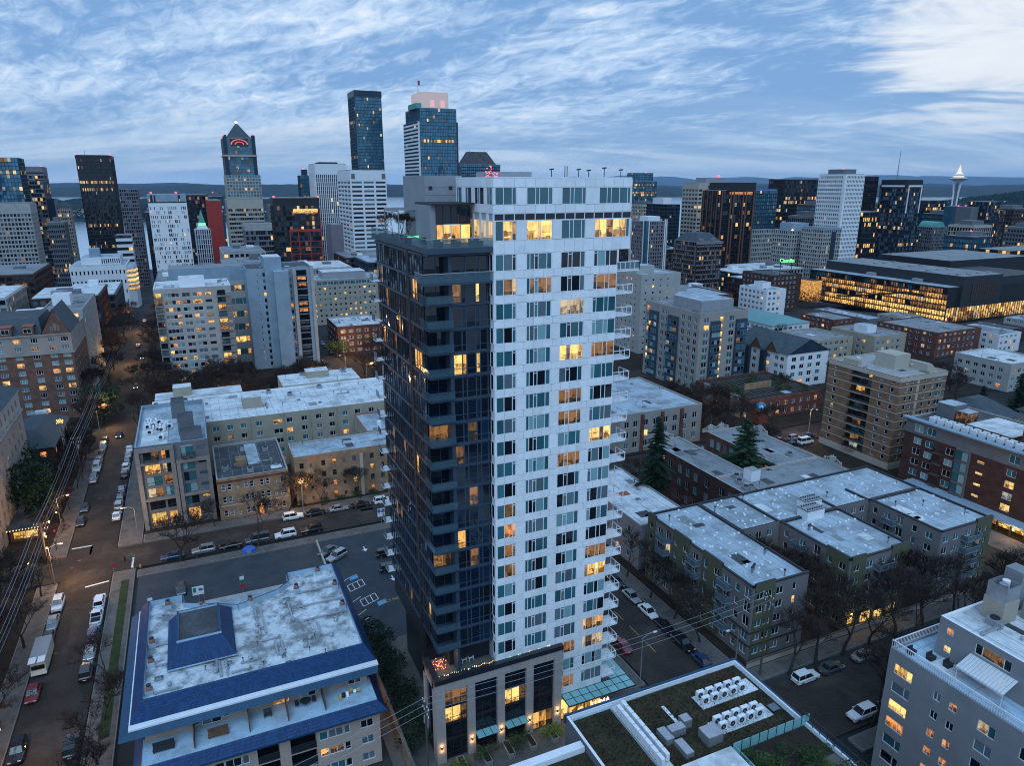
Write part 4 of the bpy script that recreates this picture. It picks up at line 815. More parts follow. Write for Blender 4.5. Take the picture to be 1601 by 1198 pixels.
    # chimneys with cowls along the edges, ducts and stains of a working roof
    cm = MB().box(-.45, .45, -.45, .45, 0, .75, 'pale_blue').box(-.38, .38, -.38, .38, .75, .95, 'terracotta').tube((0, 0, .95), (0, 0, 1.35), .2, .2, 8, 'steel').tube((0, 0, 1.35), (0, 0, 1.5), .34, .3, 8, 'dark_metal').mesh('chimney')
    for x, y in ((-10.9, 88.6), (-10.9, 94.6), (-10.9, 99.2), (-4.2, 106.6), (2.6, 104.6), (9.6, 105.2), (13.6, 109.2), (-9, 108.6), (15.4, 103.8), (15.4, 97.6)): put('chimney', cm, t, rel((x, y, 13.5)))
    dm = MB().box(0, 3.4, -.12, .12, .1, .34, 'steel').box(.2, .35, -.15, .15, 0, .1, 'dark_metal').box(3, 3.15, -.15, .15, 0, .1, 'dark_metal').mesh('duct')
    for x, y, r, s in ((-10.4, 88.2, 0, .9), (-10.4, 94.0, 0, .7), (-10.4, 98.9, 0, .9), (-9.8, 106.8, -.5, 1), (3.2, 95.5, 1.6, 2), (4.0, 95.5, 1.6, 2), (-2.4, 88.2, 1.6, 1), (-1.6, 88.2, 1.6, 1), (5.0, 89.8, 1.6, 1), (5.8, 89.8, 1.6, 1), (11.2, 92.0, 1.6, 1), (9.4, 96.5, 0, 1.9), (9.0, 100.4, 0, 2), (9.4, 104.4, 0, 1.9), (8.0, 97.0, 1.6, 1.6)): put('duct', dm, t, rel((x, y, 13.55)), r, (s, 1, 1))
    for x, y in ((-3, 89.4), (1.5, 90.5), (8.8, 90.2), (6.6, 98.5), (12.5, 91.2), (9.6, 91.8), (13.8, 94.6), (3.0, 98.0), (10.8, 107), (7.4, 102.3), (-8.6, 89.2)): put('roof_vent', vent_mesh('vent'), t, rel((x, y, 13.55)), 0, 1.3)
    for i in range(26): k = ('vent', 'pipe', 'pipe', 'duct', 'hatch')[i % 5]; put('roof_vent', vent_mesh(k), t, rel((RN.uniform(-10, 15), RN.uniform(87.5, 91.4) if i % 2 else RN.uniform(93, 103) if i % 3 else RN.uniform(88, 99), 13.55) if i % 2 else (RN.uniform(1, 15), RN.uniform(88, 102), 13.55)), RN.choice((0, 1.57)), .7)
    for x, y in ((7.8, 103.4), (-9.9, 91.2)): put('skylight', vent_mesh('hatch'), t, rel((x, y, 13.55)))
    # blue truncated lantern roof
    mb = MB(); mb.frustum((-8.9, -.2, 92.0, 104.2), (-7.4, -1.9, 94.6, 102.0), 13.95, 16.2, 'tile_blue', 'roof_dark'); mb.box(-8.4, -.7, 92.5, 103.8, 13.5, 13.95, 'wood_brown'); mb.box(-9.0, -.1, 91.9, 92.1, 13.85, 14.0, 'pale_blue'); mb.build('lantern_roof', t)
    tiles('tile_course', (-8.9, 92.0, 13.97), (-.2, 92.0, 13.97), (-7.4, 94.6, 16.22), (-1.9, 94.6, 16.22), rows=9, n=40); tiles('tile_course', (-.2, 92.0, 13.97), (-.2, 104.2, 13.97), (-1.9, 94.6, 16.22), (-1.9, 102, 16.22), rows=9, n=44)
    for x0, x1, y0, y1 in ((-7.5, -1.8, 94.5, 94.75), (-7.5, -7.25, 94.75, 102.1), (-2.1, -1.8, 94.75, 102.1), (-7.25, -2.1, 101.9, 102.1)): MB().box(x0, x1, y0, y1, 16.1, 16.5, 'pale_blue', '', 'trim_blue').build('lantern_kerb', t)
    # warm-lit brick passage on the east side
    l = bpy.data.lights.new('lamp_light', 'POINT'); l.energy = 160; l.color = (1, .48, .12); l.shadow_soft_size = .15; lo = bpy.data.objects.new('lamp_light', l); COL.objects.link(lo); lo.parent = t; lo.location = rel((17.4, 82.6, 6.6))
    l2 = lo.copy(); l2.data = l.copy(); l2.data.energy = 90; COL.objects.link(l2); l2.parent = t; l2.location = rel((17.6, 90, 4.0))
    MB().box(16.4, 16.75, 82.4, 82.7, 6.9, 7.2, 'lamp_warm').build('passage_lamp', t); MB().box(16.4, 16.75, 89.9, 90.2, 4.2, 4.5, 'lamp_warm').build('passage_lamp', t)
    # things left out on the balcony
    for x, y, lab in ((-9.6, 82.4, 'dark'), (-3.4, 82.2, 'bench'), (2.6, 83, 'grill'), (7.4, 83.2, 'grill2'), (13.0, 82.6, 'pots')):
        k = {'dark': ('patio_sofa', 'dark patio sofa set at the left end of the blue balcony', 'sofa'), 'bench': ('patio_bench', 'wooden bench against the pink wall on the balcony', 'bench'), 'grill': ('barbecue', 'covered barbecue next to the lit door on the blue balcony', 'barbecue'), 'grill2': ('patio_table', 'dark table with chairs on the blue balcony', 'table'), 'pots': ('planter', 'pots and yellow crate at the right end of the blue balcony', 'planter')}[lab]
        r = thing(k[0], k[1], k[2], (x, y, 9.74))
        if lab in ('dark', 'bench'):
            m = 'cloth_dark' if lab == 'dark' else 'wood_brown'
            MB().box(-1.2, 1.2, -.4, .4, .2, .45, m).build('seat', r, (0, 0, 0)); MB().box(-1.2, 1.2, .3, .45, .45, .95, m).build('backrest', r, (0, 0, 0))
            for q in (-1.1, 1.05):
                for w in (-.38, .3): MB().box(q, q+.08, w, w+.08, 0, .2, m).build('leg', r, (0, 0, 0))
        elif lab == 'grill': MB().box(-.5, .5, -.3, .3, .4, .9, 'cloth_dark').build('body', r, (0, 0, 0)); MB().tube((-.5, 0, .92), (.5, 0, .92), .28, .28, 10, 'dark_metal').build('lid', r, (0, 0, 0)); MB().box(-.45, -.38, -.25, .25, 0, .4, 'dark_metal').build('leg', r, (0, 0, 0)); MB().box(.38, .45, -.25, .25, 0, .4, 'dark_metal').build('leg', r, (0, 0, 0))
        elif lab == 'grill2':
            MB().tube((0, 0, .7), (0, 0, .74), .7, .7, 12, 'dark_metal').build('table_top', r, (0, 0, 0)); MB().tube((0, 0, 0), (0, 0, .7), .06, .06, 6, 'dark_metal').build('leg', r, (0, 0, 0))
            for q in (-1.1, 1.1): MB().box(q-.25, q+.25, -.25, .25, .4, .46, 'cloth_dark').box(q-.25, q+.25, .2, .26, .46, .95, 'cloth_dark').build('chair', r, (0, 0, 0))
        else:
            for i in range(6): MB().tube((i*.5-1.2, RN.uniform(-.5, .5), 0), (i*.5-1.2, RN.uniform(-.3, .3), RN.uniform(.4, .9)), .2, .24, 8, RN.choice(('yellow_paint', 'white_metal', 'cloth_dark', 'sign_blue'))).build('pot', r, (0, 0, 0))
blue_house()
# low orange wall of the passage between the two plots
single(MB().box(19.2, 19.5, 60, 100, 0, 2.6, 'brick_tan').box(19.1, 19.6, 60, 100, 2.6, 2.75, 'concrete'), 'boundary_wall', 'long low brick boundary wall between the blue-roofed house and the tall tower', 'wall', (19.3, 80, 0))
# ================================================================ green-roofed building in front
def green_roof():
    X0, X1, Y0, Y1, Z = 33.2, 57.6, 28, 59.0, 18
    b = Bld('green_roofed_building', 'low building with a brown planted roof and rows of white cooling units', 'building', X0, X1, Y0, Y1, Z, 'wall_grey', roof='roof_pale', parapet=.5, coping='white_metal')
    for z in (1, 4, 7, 10, 13): b.grid('E', [3, 8, 13, 18, 23], [z], 2.2, 1.8, litp=.12)
    b.done(); t = b.t; zr = b.roofz
    for i, r in enumerate(((40.3, 57.0, 47.6, 58.4), (33.5, 38.6, 46, 58.2))): MB().box(*r, zr, zr+.16, 'sedum').build('planted_bed', t)
    mb = MB()
    for i in range(5200):
        x, y = RN.uniform(40.4, 56.9), RN.uniform(47.7, 58.3)
        if RN.random() < .25: x = RN.uniform(33.6, 38.5); y = RN.uniform(46.1, 58.1)
        a = RN.uniform(0, 3.1); l = RN.uniform(.05, .16); h = RN.uniform(.08, .24); mb.face([(x-cos(a)*l, y-sin(a)*l, zr+.15), (x+cos(a)*l, y+sin(a)*l, zr+.15), (x+RN.uniform(-.1, .1), y+RN.uniform(-.1, .1), zr+.15+h)], RN.choice(('sedum', 'sedum', 'twig_red', 'leaf', 'bark', 'bark', 'sedum')))
    mb.build('sedum', t, kind='stuff')
    MB().box(20, 33.1, 28, 55.2, 0, 16.9, 'wall_grey', 'b', 'roof_dark').build('west_wing', t); MB().box(20, 33.1, 54.4, 55.4, 16.9, 17.6, 'white_metal').build('wing_parapet', t); MB().box(20, 33.1, 28, 54.3, 16.92, 17.0, 'sedum').build('wing_planting', t)
    MB().box(X0-.15, X1+.12, Y1-.2, Y1+.14, Z-.9, Z+.06, 'trim_blue').build('edge_flashing', t); MB().box(X1-.1, X1+.14, Y0, Y1-.2, Z-.9, Z+.05, 'trim_blue').build('edge_flashing', t)
    for r in ((48.4, 56.6, 53.6, 55.8), (47.4, 55.2, 49.6, 51.7), (38.8, 40.2, 48, 58.3)): MB().box(*r, zr+.16, zr+.24, 'roof_white').build('unit_pad', t)
    k = [0]
    def ac(x, y, rz, row):
        k[0] += 1; u = thing('cooling_unit', f'white cooling unit on the planted roof, {row}', 'air conditioner', (x, y, zr+.24), rz, 'cooling units on the planted roof')
        put('casing', WM.setdefault('acc', MB().box(-.5, .5, -.22, .22, .1, 1.0, 'white_metal').box(-.45, -.36, -.2, .2, 0, .1, 'dark_metal').box(.36, .45, -.2, .2, 0, .1, 'dark_metal').mesh('casing')), u)
        put('fan_grille', WM.setdefault('acf', MB().tube((-.1, -.22, .56), (-.1, -.26, .56), .34, .34, 14, 'dark_metal').tube((-.1, -.26, .56), (-.1, -.275, .56), .12, .12, 8, 'grey_metal').mesh('fan_grille')), u)
    on = ('first', 'second', 'third', 'fourth', 'fifth', 'sixth', 'seventh', 'eighth')
    for i in range(5):
        ac(49.2+i*1.35, 54.3, .0, f'front of the far cluster, {on[i]} from the west'); ac(49.2+i*1.35, 55.3, .0, f'rear of the far cluster, {on[i]} from the west')
        ac(48.3+i*1.3, 50.2, .0, f'front of the middle cluster, {on[i]} from the west'); ac(48.3+i*1.3, 51.2, .0, f'rear of the middle cluster, {on[i]} from the west')
    for i in range(8): ac(39.1, 49+i*1.12, 1.57, f'west file beside the walkway, {on[i]} from the camera'); ac(39.95, 49.4+i*1.12, 1.57, f'east file beside the walkway, {on[i]} from the camera')
    for i in range(5): ac(34.6+i*1.1, 46.6, 0, f'rear of near-edge cluster, {on[i]} from the west'); ac(34.6+i*1.1, 45.6, 0, f'front of near-edge cluster, {on[i]} from the west')
    MB().box(44.2, 44.6, 52.4, 56.0, zr+.16, zr+.2, 'white_metal').build('walkway', t)
    for x, y, w, d, h in ((41.2, 50.8, 1.0, 1.9, .9), (42.3, 51.4, 1.9, 1.0, 1.1), (44.4, 52.0, 1.1, 1.1, 1.2), (42.0, 48.4, 1.0, 2.2, .8), (45.2, 48.8, 2.0, 1.8, 1.3)): MB().box(x, x+w, y, y+d, zr, zr+h, 'steel').build('duct', t)
    MB().box(40, 46.4, 30, 46.8, zr, zr+1.6, 'white_metal', '', 'roof_white').build('stair_block', t); MB().box(55.3, 56.4, 49.8, 50.9, zr+.16, zr+.5, 'dark_metal', '', 'g_grey').build('skylight', t)
    # roof garden behind a glass screen
    for i in range(9): MB().box(46.9+i*1.22, 48.06+i*1.22, 47.0, 47.05, zr, zr+1.5, 'g_canopy').build('screen_pane', t); MB().box(46.86+i*1.22, 46.94+i*1.22, 46.98, 47.07, zr, zr+1.6, 'dark_metal').build('screen_post', t)
    for i in range(8): MB().box(46.9, 46.95, 37.5+i*1.2, 38.6+i*1.2, zr, zr+1.5, 'g_canopy').build('screen_pane', t)
    for i in range(14): MB().box(57.3, 57.36, 34+i*1, 34.05+i, zr+.5, zr+1.6, 'dark_metal').build('rail_post', t)
    MB().box(57.28, 57.38, 34, 47.6, zr+1.55, zr+1.65, 'dark_metal').build('rail', t); MB().box(47.0, 57.0, 36, 46.9, zr, zr+.3, 'soil').build('garden_bed', t); MB().box(52.4, 56.8, 36, 42.5, zr+.3, zr+.36, 'concrete').build('garden_deck', t)
    return zr
GRZ = green_roof()
# ================================================================ grey stucco block, bottom right
def grey_block():
    X0, X1, Y0, Y1, Z = 75.8, 104, 14, 51.1, 19.6
    b = Bld('grey_apartment_block', 'grey stucco apartment block with a railed roof terrace and striped awning', 'building', X0, X1, Y0, Y1, Z, 'stucco_grey', roof='pale_blue', parapet=.3)
    b.parts = True
    for r in range(7):
        z = 16.4-r*2.62
        lits = ('l_warm', 'l_orange', 'l_gold')
        b.win('W', .9, z, 2.5, 1.45, (.68, .32), panes=[RN.choice(lits)]*2 if r in (0, 2, 3) else None, litp=.1)
        b.win('W', 6.2, z+.1, .95, 1.1, (.5, .5), panes=['l_orange']*2 if r in (2, 3, 4) else None, litp=.3); b.win('W', 8.2, z+.1, .95, 1.1, (.5, .5), panes=['l_orange']*2 if r in (0, 2, 3) else None, litp=.3)
        b.win('W', 11.6, z, 2.0, 1.45, (.6, .4), litp=.1, panes=['l_pale', 'g_teal'] if r == 0 else None); b.win('W', 16.2, z, 3.6, 1.5, (.22, .5, .28), panes=['l_dim', 'l_warm', 'l_warm'] if r in (1, 2) else None, litp=.1)
        for s in (21.4, 24, 28.5, 32): b.win('W', s, z, 1.1, 1.2, (.5, .5), litp=.15)
    b.done(); t = b.t
    # terrace railing
    mb = MB(); F = b.F['W']
    for s in [i*.28 for i in range(int(F.W/.28))]: F.box(mb, s, s+.045, Z, Z+1.0, -.2, -.15, 'white_metal')
    F.box(mb, 0, F.W, Z+1.0, Z+1.09, -.24, -.12, 'white_metal'); mb.build('railing', t)
    mb = MB(); FN = b.F['N']
    for s in [i*.28 for i in range(int(FN.W/.28))]: FN.box(mb, s, s+.045, Z, Z+1.0, -.2, -.15, 'white_metal')
    FN.box(mb, 0, FN.W, Z+1.0, Z+1.09, -.24, -.12, 'white_metal'); mb.build('railing', t)
    p = Bld('x', 'x', 80.3, 102, 16, 48.4, 24.6, 'stucco_grey', t=t, z0=19.3, roof='roof_white', parapet=.35, coping='white_metal')
    p.parts = True
    p.win('W', 1.0, 22.7, .9, .9, (.5, .5), panes=['l_orange']*2); p.win('W', 1.0, 20.2, .9, .9, (.5, .5), panes=['l_gold']*2); p.win('W', 4.6, 22.3, 4.2, 1.4, (.2, .6, .2), panes=['g_dark', 'l_dim', 'g_dark'], parts=True); p.win('W', 11.6, 22.2, 2.0, 1.3, (.5, .5)); p.win('W', 11.6, 19.9, 2.0, 1.3, (.6, .4), panes=['g_blind', 'g_teal']); p.win('W', 5.6, 19.5, 3.0, 1.6, (.3, .4, .3), panes=['l_orange', 'l_dim', 'l_warm'])
    for s in (15, 19): p.win('W', s, 22.2, 1.6, 1.3, (.5, .5))
    p.done()
    for i in range(14):
        y = 38.6+i*.4
        mb = MB(); mb.face([(80.28, y, 22.0), (80.28, y+.37, 22.0), (77.9, y+.37, 21.0), (77.9, y, 21.0)], 'canvas'); mb.face([(77.9, y, 21.0), (77.9, y+.37, 21.0), (77.9, y+.37, 20.75), (77.9, y, 20.75)], 'canvas'); mb.build('awning_slat', t)
    for y in (38.7, 44.0): MB().tube((77.95, y, 19.3), (77.95, y, 21.0), .035, .035, 6, 'white_metal').build('awning_post', t)
    for x0, x1, y0, y1, z, m in ((85.4, 88.2, 44.2, 46.8, 27.2, 'stone_tan'), (89.4, 93, 41.0, 44.4, 26.6, 'concrete_warm'), (90.2, 92.2, 45.4, 47.6, 29.6, 'stucco_grey'), (94, 101, 36, 43, 27.8, 'stucco_grey')): MB().box(x0, x1, y0, y1, 24.2, z, m).build('plant_block', t)
    MB().box(85.5, 88.1, 44.3, 46.7, 27.2, 29.3, 'steel', 't').box(85.6, 88.0, 44.4, 46.6, 27.3, 27.4, 'dark_metal').build('cooling_tower', t); MB().tube((86.4, 45.4, 27.4), (86.4, 45.4, 29.2), .5, .5, 10, 'grey_metal').tube((87.4, 45.7, 27.4), (87.4, 45.7, 29.3), .45, .45, 10, 'white_metal').build('cooling_fan', t)
    p.vents(9, (81.2, 90, 30, 47), 24.25)
    for q, (x, y) in enumerate(((77.4, 49.4), (78.6, 47.6), (79.2, 45.8))): single(MB().box(x-.5, x+.5, y-.35, y+.35, 19.32, 19.8, 'cloth_dark').box(x-.5, x+.5, y+.25, y+.4, 19.8, 20.2, 'cloth_dark'), 'terrace_chair', f'dark lounge chair on the grey block terrace, {("nearest the corner", "in the middle", "nearest the awning")[q]}', 'chair', (x, y, 19.32), 'terrace chairs')
grey_block()
# ================================================================ olive and mauve apartment complex
def olive():
    t = thing('apartment_complex', 'olive and mauve stucco apartment complex with pale flat roofs and three wings', 'building', (107, 90, 0)); Z = 13.7; o = tuple(t.location)
    vols = [('w1', 76.7, 88.6, 75.9, 105.2), ('w2', 98.0, 113.0, 75.7, 92), ('w3', 122.2, 137.0, 76.3, 92), ('spine', 88.7, 137.0, 92.1, 105.2)]
    B = {}
    for n, x0, x1, y0, y1 in vols:
        b = Bld('x', 'x', x0, x1, y0, y1, Z, 'stucco_mauve', t=t, roof='roof_pale', parapet=.4, coping='dark_metal'); B[n] = b
    zs = [.9, 3.5, 6.1, 8.7, 11.2]
    for b, W, S in ((B['w1'], [.8, 3.4, 6.0, 8.6, 11.2, 14.0, 17.2, 19.8, 22.4, 25.2, 27.4], [.8, 2.6, 5.0, 8.6]), (B['w2'], [1.2, 5.0, 8.4, 11.6, 14], [1.0, 4.2, 7.4, 10.6, 12.8]), (B['w3'], [1.0, 3.6, 6.4, 9.8, 12.6, 14.3], [.8, 3.6, 7.2, 10.4, 12.6])):
        for r, z in enumerate(zs):
            for i, s in enumerate(W):
                w = 1.45 if i % 3 else 1.0
                if s+w < b.F['W'].W-.3: b.win('W', s, z, w, 1.35 if i % 4 != 2 else 1.9, (.5, .5) if w > 1.2 else (1,), litp=.07, dark=('g_dark', 'g_teal', 'g_grey', 'g_dark'))
            for i, s in enumerate(S):
                w = 1.5 if i != len(S)-1 else .7
                if s+w < b.F['S'].W-.3: b.win('S', s, z, w, 1.35, (.5, .5) if w > 1 else (1,), litp=.10, dark=('g_dark', 'g_teal', 'g_grey', 'g_dark'))
            if r:
                n = b is B['w1']
                for s in ((4.6, 13.6, 22.0) if n else (4.0,)): b.balcony('W', s, z-.35, 2.6, 1.3, 'grey_metal', 'mech_grey', 'g_rail')
                if not n: b.balcony('S', 6.0, z-.35, 4.2, 1.3, 'grey_metal', 'mech_grey', 'g_rail')
        for z in zs:
            b.win('E', 2, z, 1.4, 1.3, (.5, .5), litp=.05); b.win('E', 7, z, 1.4, 1.3, (.5, .5), litp=.05)
    for r, z in enumerate(zs): B['spine'].grid('S', [1.2, 3.6, 6.2, 26, 28.6, 31], [z], 1.3, 1.3, div=(.5, .5), litp=.06)
    for b in B.values(): b.done()
    # olive bays standing proud of the mauve wall, with raised parapets
    def bay(b, side, s0, s1, skipz=0):
        f = b.F[side]; mb = MB()
        ops = [(o_[0]-s0, o_[1], o_[2], o_[3]) for o_ in b.op[side] if o_[0] >= s0-.01 and o_[0]+o_[2] <= s1+.01]
        sf = Face(side, *((f.x0+s0, f.x0+s1, f.y0-.14, f.y1) if side == 'S' else (f.x0-.14, f.x1, f.y1-s1, f.y1-s0))); skin(mb, sf, 0, Z+.55, ops, 'stucco_olive', .13)
        if side == 'S': mb.box(sf.x0, sf.x1, f.y0-.13, f.y0+.3, Z+.02, Z+.56, 'dark_metal'); [mb.box(a-.07, a+.07, f.y0-.15, f.y0, 0, Z, 'stucco_olive') for a in (sf.x0+.07, sf.x1-.07)]
        else: mb.box(f.x0-.13, f.x0+.3, sf.y0, sf.y1, Z+.02, Z+.56, 'dark_metal'); [mb.box(f.x0-.15, f.x0, a-.07, a+.07, 0, Z, 'stucco_olive') for a in (sf.y0+.07, sf.y1-.07)]
        mb.build('olive_bay', t)
    bay(B['w1'], 'W', .4, 2.6); bay(B['w1'], 'W', 8.3, 13.1); bay(B['w1'], 'W', 16.8, 21.8); bay(B['w1'], 'S', .4, 4.6)
    bay(B['w2'], 'W', 11.2, 16.0); bay(B['w2'], 'S', .4, 3.8); bay(B['w2'], 'S', 10.2, 14.8); bay(B['w3'], 'S', 10.0, 14.6)
    for b in (B['w1'], B['w2'], B['w3']):
        for sd in 'SW':
            f = b.F[sd]
            for z in (5.2, 2.75):
                mb = MB(); f.box(mb, 0, f.W, z, z+.18, .002, .17, 'dark_metal'); mb.build('string_course', t)
            mb = MB(); f.box(mb, -.1, f.W+.1, Z-.02, Z+.16, -.33, .12, 'dark_metal'); mb.build('cornice', t)
    zr = B['w1'].roofz
    dome = vent_mesh('dome'); pipe = vent_mesh('pipe')
    for rect, n in (((77.4, 88, 77, 104.6), 46), ((98.6, 112.4, 76.4, 104.6), 52), ((122.8, 136.4, 77, 104.6), 44), ((88.9, 98, 92.6, 104.6), 22), ((113, 122, 92.6, 104.6), 20)):
        for i in range(n): put('roof_dome', dome, t, B['w1'].rel((RN.uniform(*rect[:2]), RN.uniform(*rect[2:]), zr)), 0, 1.15)
    for x, y in ((80, 80), (80.4, 80.2), (80.8, 80.5), (81.2, 80.7), (86.5, 84), (87, 84.3), (84.5, 77.2), (100.5, 87.5), (101, 87.6), (79, 101.5), (89.6, 101), (98.5, 103), (110, 78), (124.5, 88), (134, 80), (126.5, 91), (115.5, 97), (130, 86), (135, 96)): put('vent_pipe', pipe, t, B['w1'].rel((x, y, zr)), 0, 1.3)
    for x0, x1, y0, y1, h in ((103.2, 107.6, 90.4, 93.0, 2.0), (106.8, 111.2, 94.4, 96.6, 1.6)):
        q = MB().box(x0, x1, y0, y1, zr, zr+h, 'white_metal', '', 'mech_grey').box(x0-.1, x1+.1, y0-.1, y1+.1, zr+h, zr+h+.14, 'dark_metal', '', 'mech_grey'); q.build('plant_house', t)
        for i in range(7):
            for y in (y0+.5, y1-.5): MB().box(x0+.3+i*.6, x0+.5+i*.6, y-.1, y+.1, zr+h+.14, zr+h+.4, 'dark_metal').build('cowl', t)
    # parapet kerbs where the roofs join
    for r in ((88.4, 89.0, 92.0, 105), (97.8, 98.3, 92.2, 105), (112.8, 113.3, 92.2, 98), (121.8, 122.3, 92, 98)): MB().box(*r, zr, zr+.35, 'dark_metal').build('roof_kerb', t)
    # lit garage entrance in the first court
    MB().box(89, 97.6, 91.7, 92.05, 0, 2.6, 'l_gold').build('garage_opening', t)
    for x, y, e in ((93.2, 89.5, 180), (99.5, 75.0, 120), (108, 75.0, 160), (88.9, 80, 90)):
        l = bpy.data.lights.new('lamp_light', 'POINT'); l.energy = e; l.color = (1, .58, .2); l.shadow_soft_size = .2; lo = bpy.data.objects.new('lamp_light', l); COL.objects.link(lo); lo.parent = t; lo.location = (x-o[0], y-o[1]-.0, 2.9)
        MB().box(x-.12, x+.12, y+.05, y+.3, 2.9, 3.2, 'lamp_warm').build('wall_lamp', t)
    for i in range(4): put('shop_window', win_mesh(2.6, 2.2, (.5, .5), ['l_gold']*2, 'dark_metal'), t, B['w2'].rel((99+i*3.2, 75.62, .2)))
olive()
single(MB().box(75.4, 138, 74.3, 74.55, 0, 1.0, 'stucco_pink').box(75.3, 138, 74.25, 74.6, 1.0, 1.12, 'concrete'), 'garden_wall', 'low garden wall along the front of the olive apartment complex', 'wall', (106, 74.4, 0))
# ================================================================ dark brick hall with carved parapets, and neighbours
def brick_hall():
    b = Bld('brick_hall', 'long dark red brick hall with white carved parapets and grey flat roof', 'building', 103.2, 134.5, 106.2, 117.0, 12.0, 'brick_dark', roof='roof_grey', parapet=.5, coping='concrete_pale'); t = b.t
    w1 = Bld('x', 'x', 103.2, 112.4, 117.1, 142.5, 12.0, 'brick_dark', t=t, roof='roof_grey', parapet=.5, coping='concrete_pale'); w2 = Bld('x', 'x', 121.5, 134.5, 117.1, 142.5, 12.0, 'brick_red', t=t, roof='roof_grey', parapet=.5, coping='concrete_pale')
    for z in (1.5, 5.0, 8.4):
        b.grid('W', [1.5, 4.6, 7.6], [z], 1.5, 2.0, div=(.5, .5), litp=.16, frame='concrete_pale'); w1.grid('W', [2, 5, 8, 12, 15, 18, 22], [z], 1.5, 2.0, div=(.5, .5), litp=.16, frame='concrete_pale'); w2.grid('W', [1.5, 4, 6.5, 9, 11.5, 14, 16.5, 19, 21.5], [z], 1.6, 2.2, div=(.5, .5), litp=.03, frame='concrete_pale', dark=('g_blind', 'g_grey'))
    for q in (b, w1, w2): q.done()
    MB().box(109.6, 112.2, 112.6, 115.2, 11.5, 14.0, 'white_metal', '', 'mech_grey').build('stair_head', t); MB().box(106, 107.4, 109, 111.4, 11.5, 12.5, 'steel').build('roof_hatch', t); b.vents(8); w1.vents(5); w2.vents(6)
    # carved white gables on the parapet: stepped scrolls
    def gable(x, y, rz):
        mb = MB()
        for w, z0, z1 in ((2.6, 0, .5), (2.0, .5, .9), (1.4, .9, 1.3), (.8, 1.3, 1.75)): mb.box(-w, w, -.16, .16, z0, z1, 'concrete_pale')
        for q in (-2.3, -1.7, -1.1, 1.1, 1.7, 2.3): mb.tube((q, -.16, .75-abs(q)*.12+.3), (q, .16, .75-abs(q)*.12+.3), .26, .26, 8, 'concrete_pale')
        mb.tube((0, 0, 1.75), (0, 0, 2.2), .18, .05, 8, 'concrete_pale')
        put('carved_gable', mb.mesh('carved_gable'), t, b.rel((x, y, 12.0)), rz)
    gable(108, 142.4, 0); gable(122.5, 142.5, 0); gable(134.4, 136.5, pi/2); gable(134.4, 112.5, pi/2); gable(126, 142.4, 0)
brick_hall()
b = Bld('pale_annex', 'plain pale annex with a patched white roof beside the white tower', 'building', 76.6, 89.5, 107.5, 135, 10, 'stucco_grey', roof='roof_white', parapet=.3)
for z in (1.2, 4.0, 6.8): b.grid('S', [2, 5.6, 9.2], [z], 1.0, 1.4, litp=.1); b.grid('W', [3, 7, 11, 15, 19, 23], [z], 1.0, 1.4, litp=.25)
b.done(); b.vents(5); MB().box(80.4, 83.4, 121.4, 123.2, 9.7, 9.85, 'terracotta').build('roof_patch', b.t)
b = Bld('townhouse_block', 'grey and maroon flat-roofed apartment block behind the tall conifer', 'building', 107.8, 136.8, 163.6, 197, 12, 'concrete_warm', roof='roof_pale', parapet=.5)
for z in (1.4, 4.6, 7.8): b.grid('S', [1.4, 4.4, 8.0, 11.4, 15, 18.4, 22, 25.6], [z], 1.6, 1.9, div=(.5, .5), litp=.08); b.grid('W', [3, 8, 13, 18, 23], [z], 1.6, 1.9, div=(.5, .5), litp=.1)
b.done(); b.vents(12)
for s in (6.9, 13.9, 20.9): b.block('maroon_bay', 107.8+s+.0, 107.8+s+1.0, 163.1, 163.59, 0, 11.4, 'brick_red')
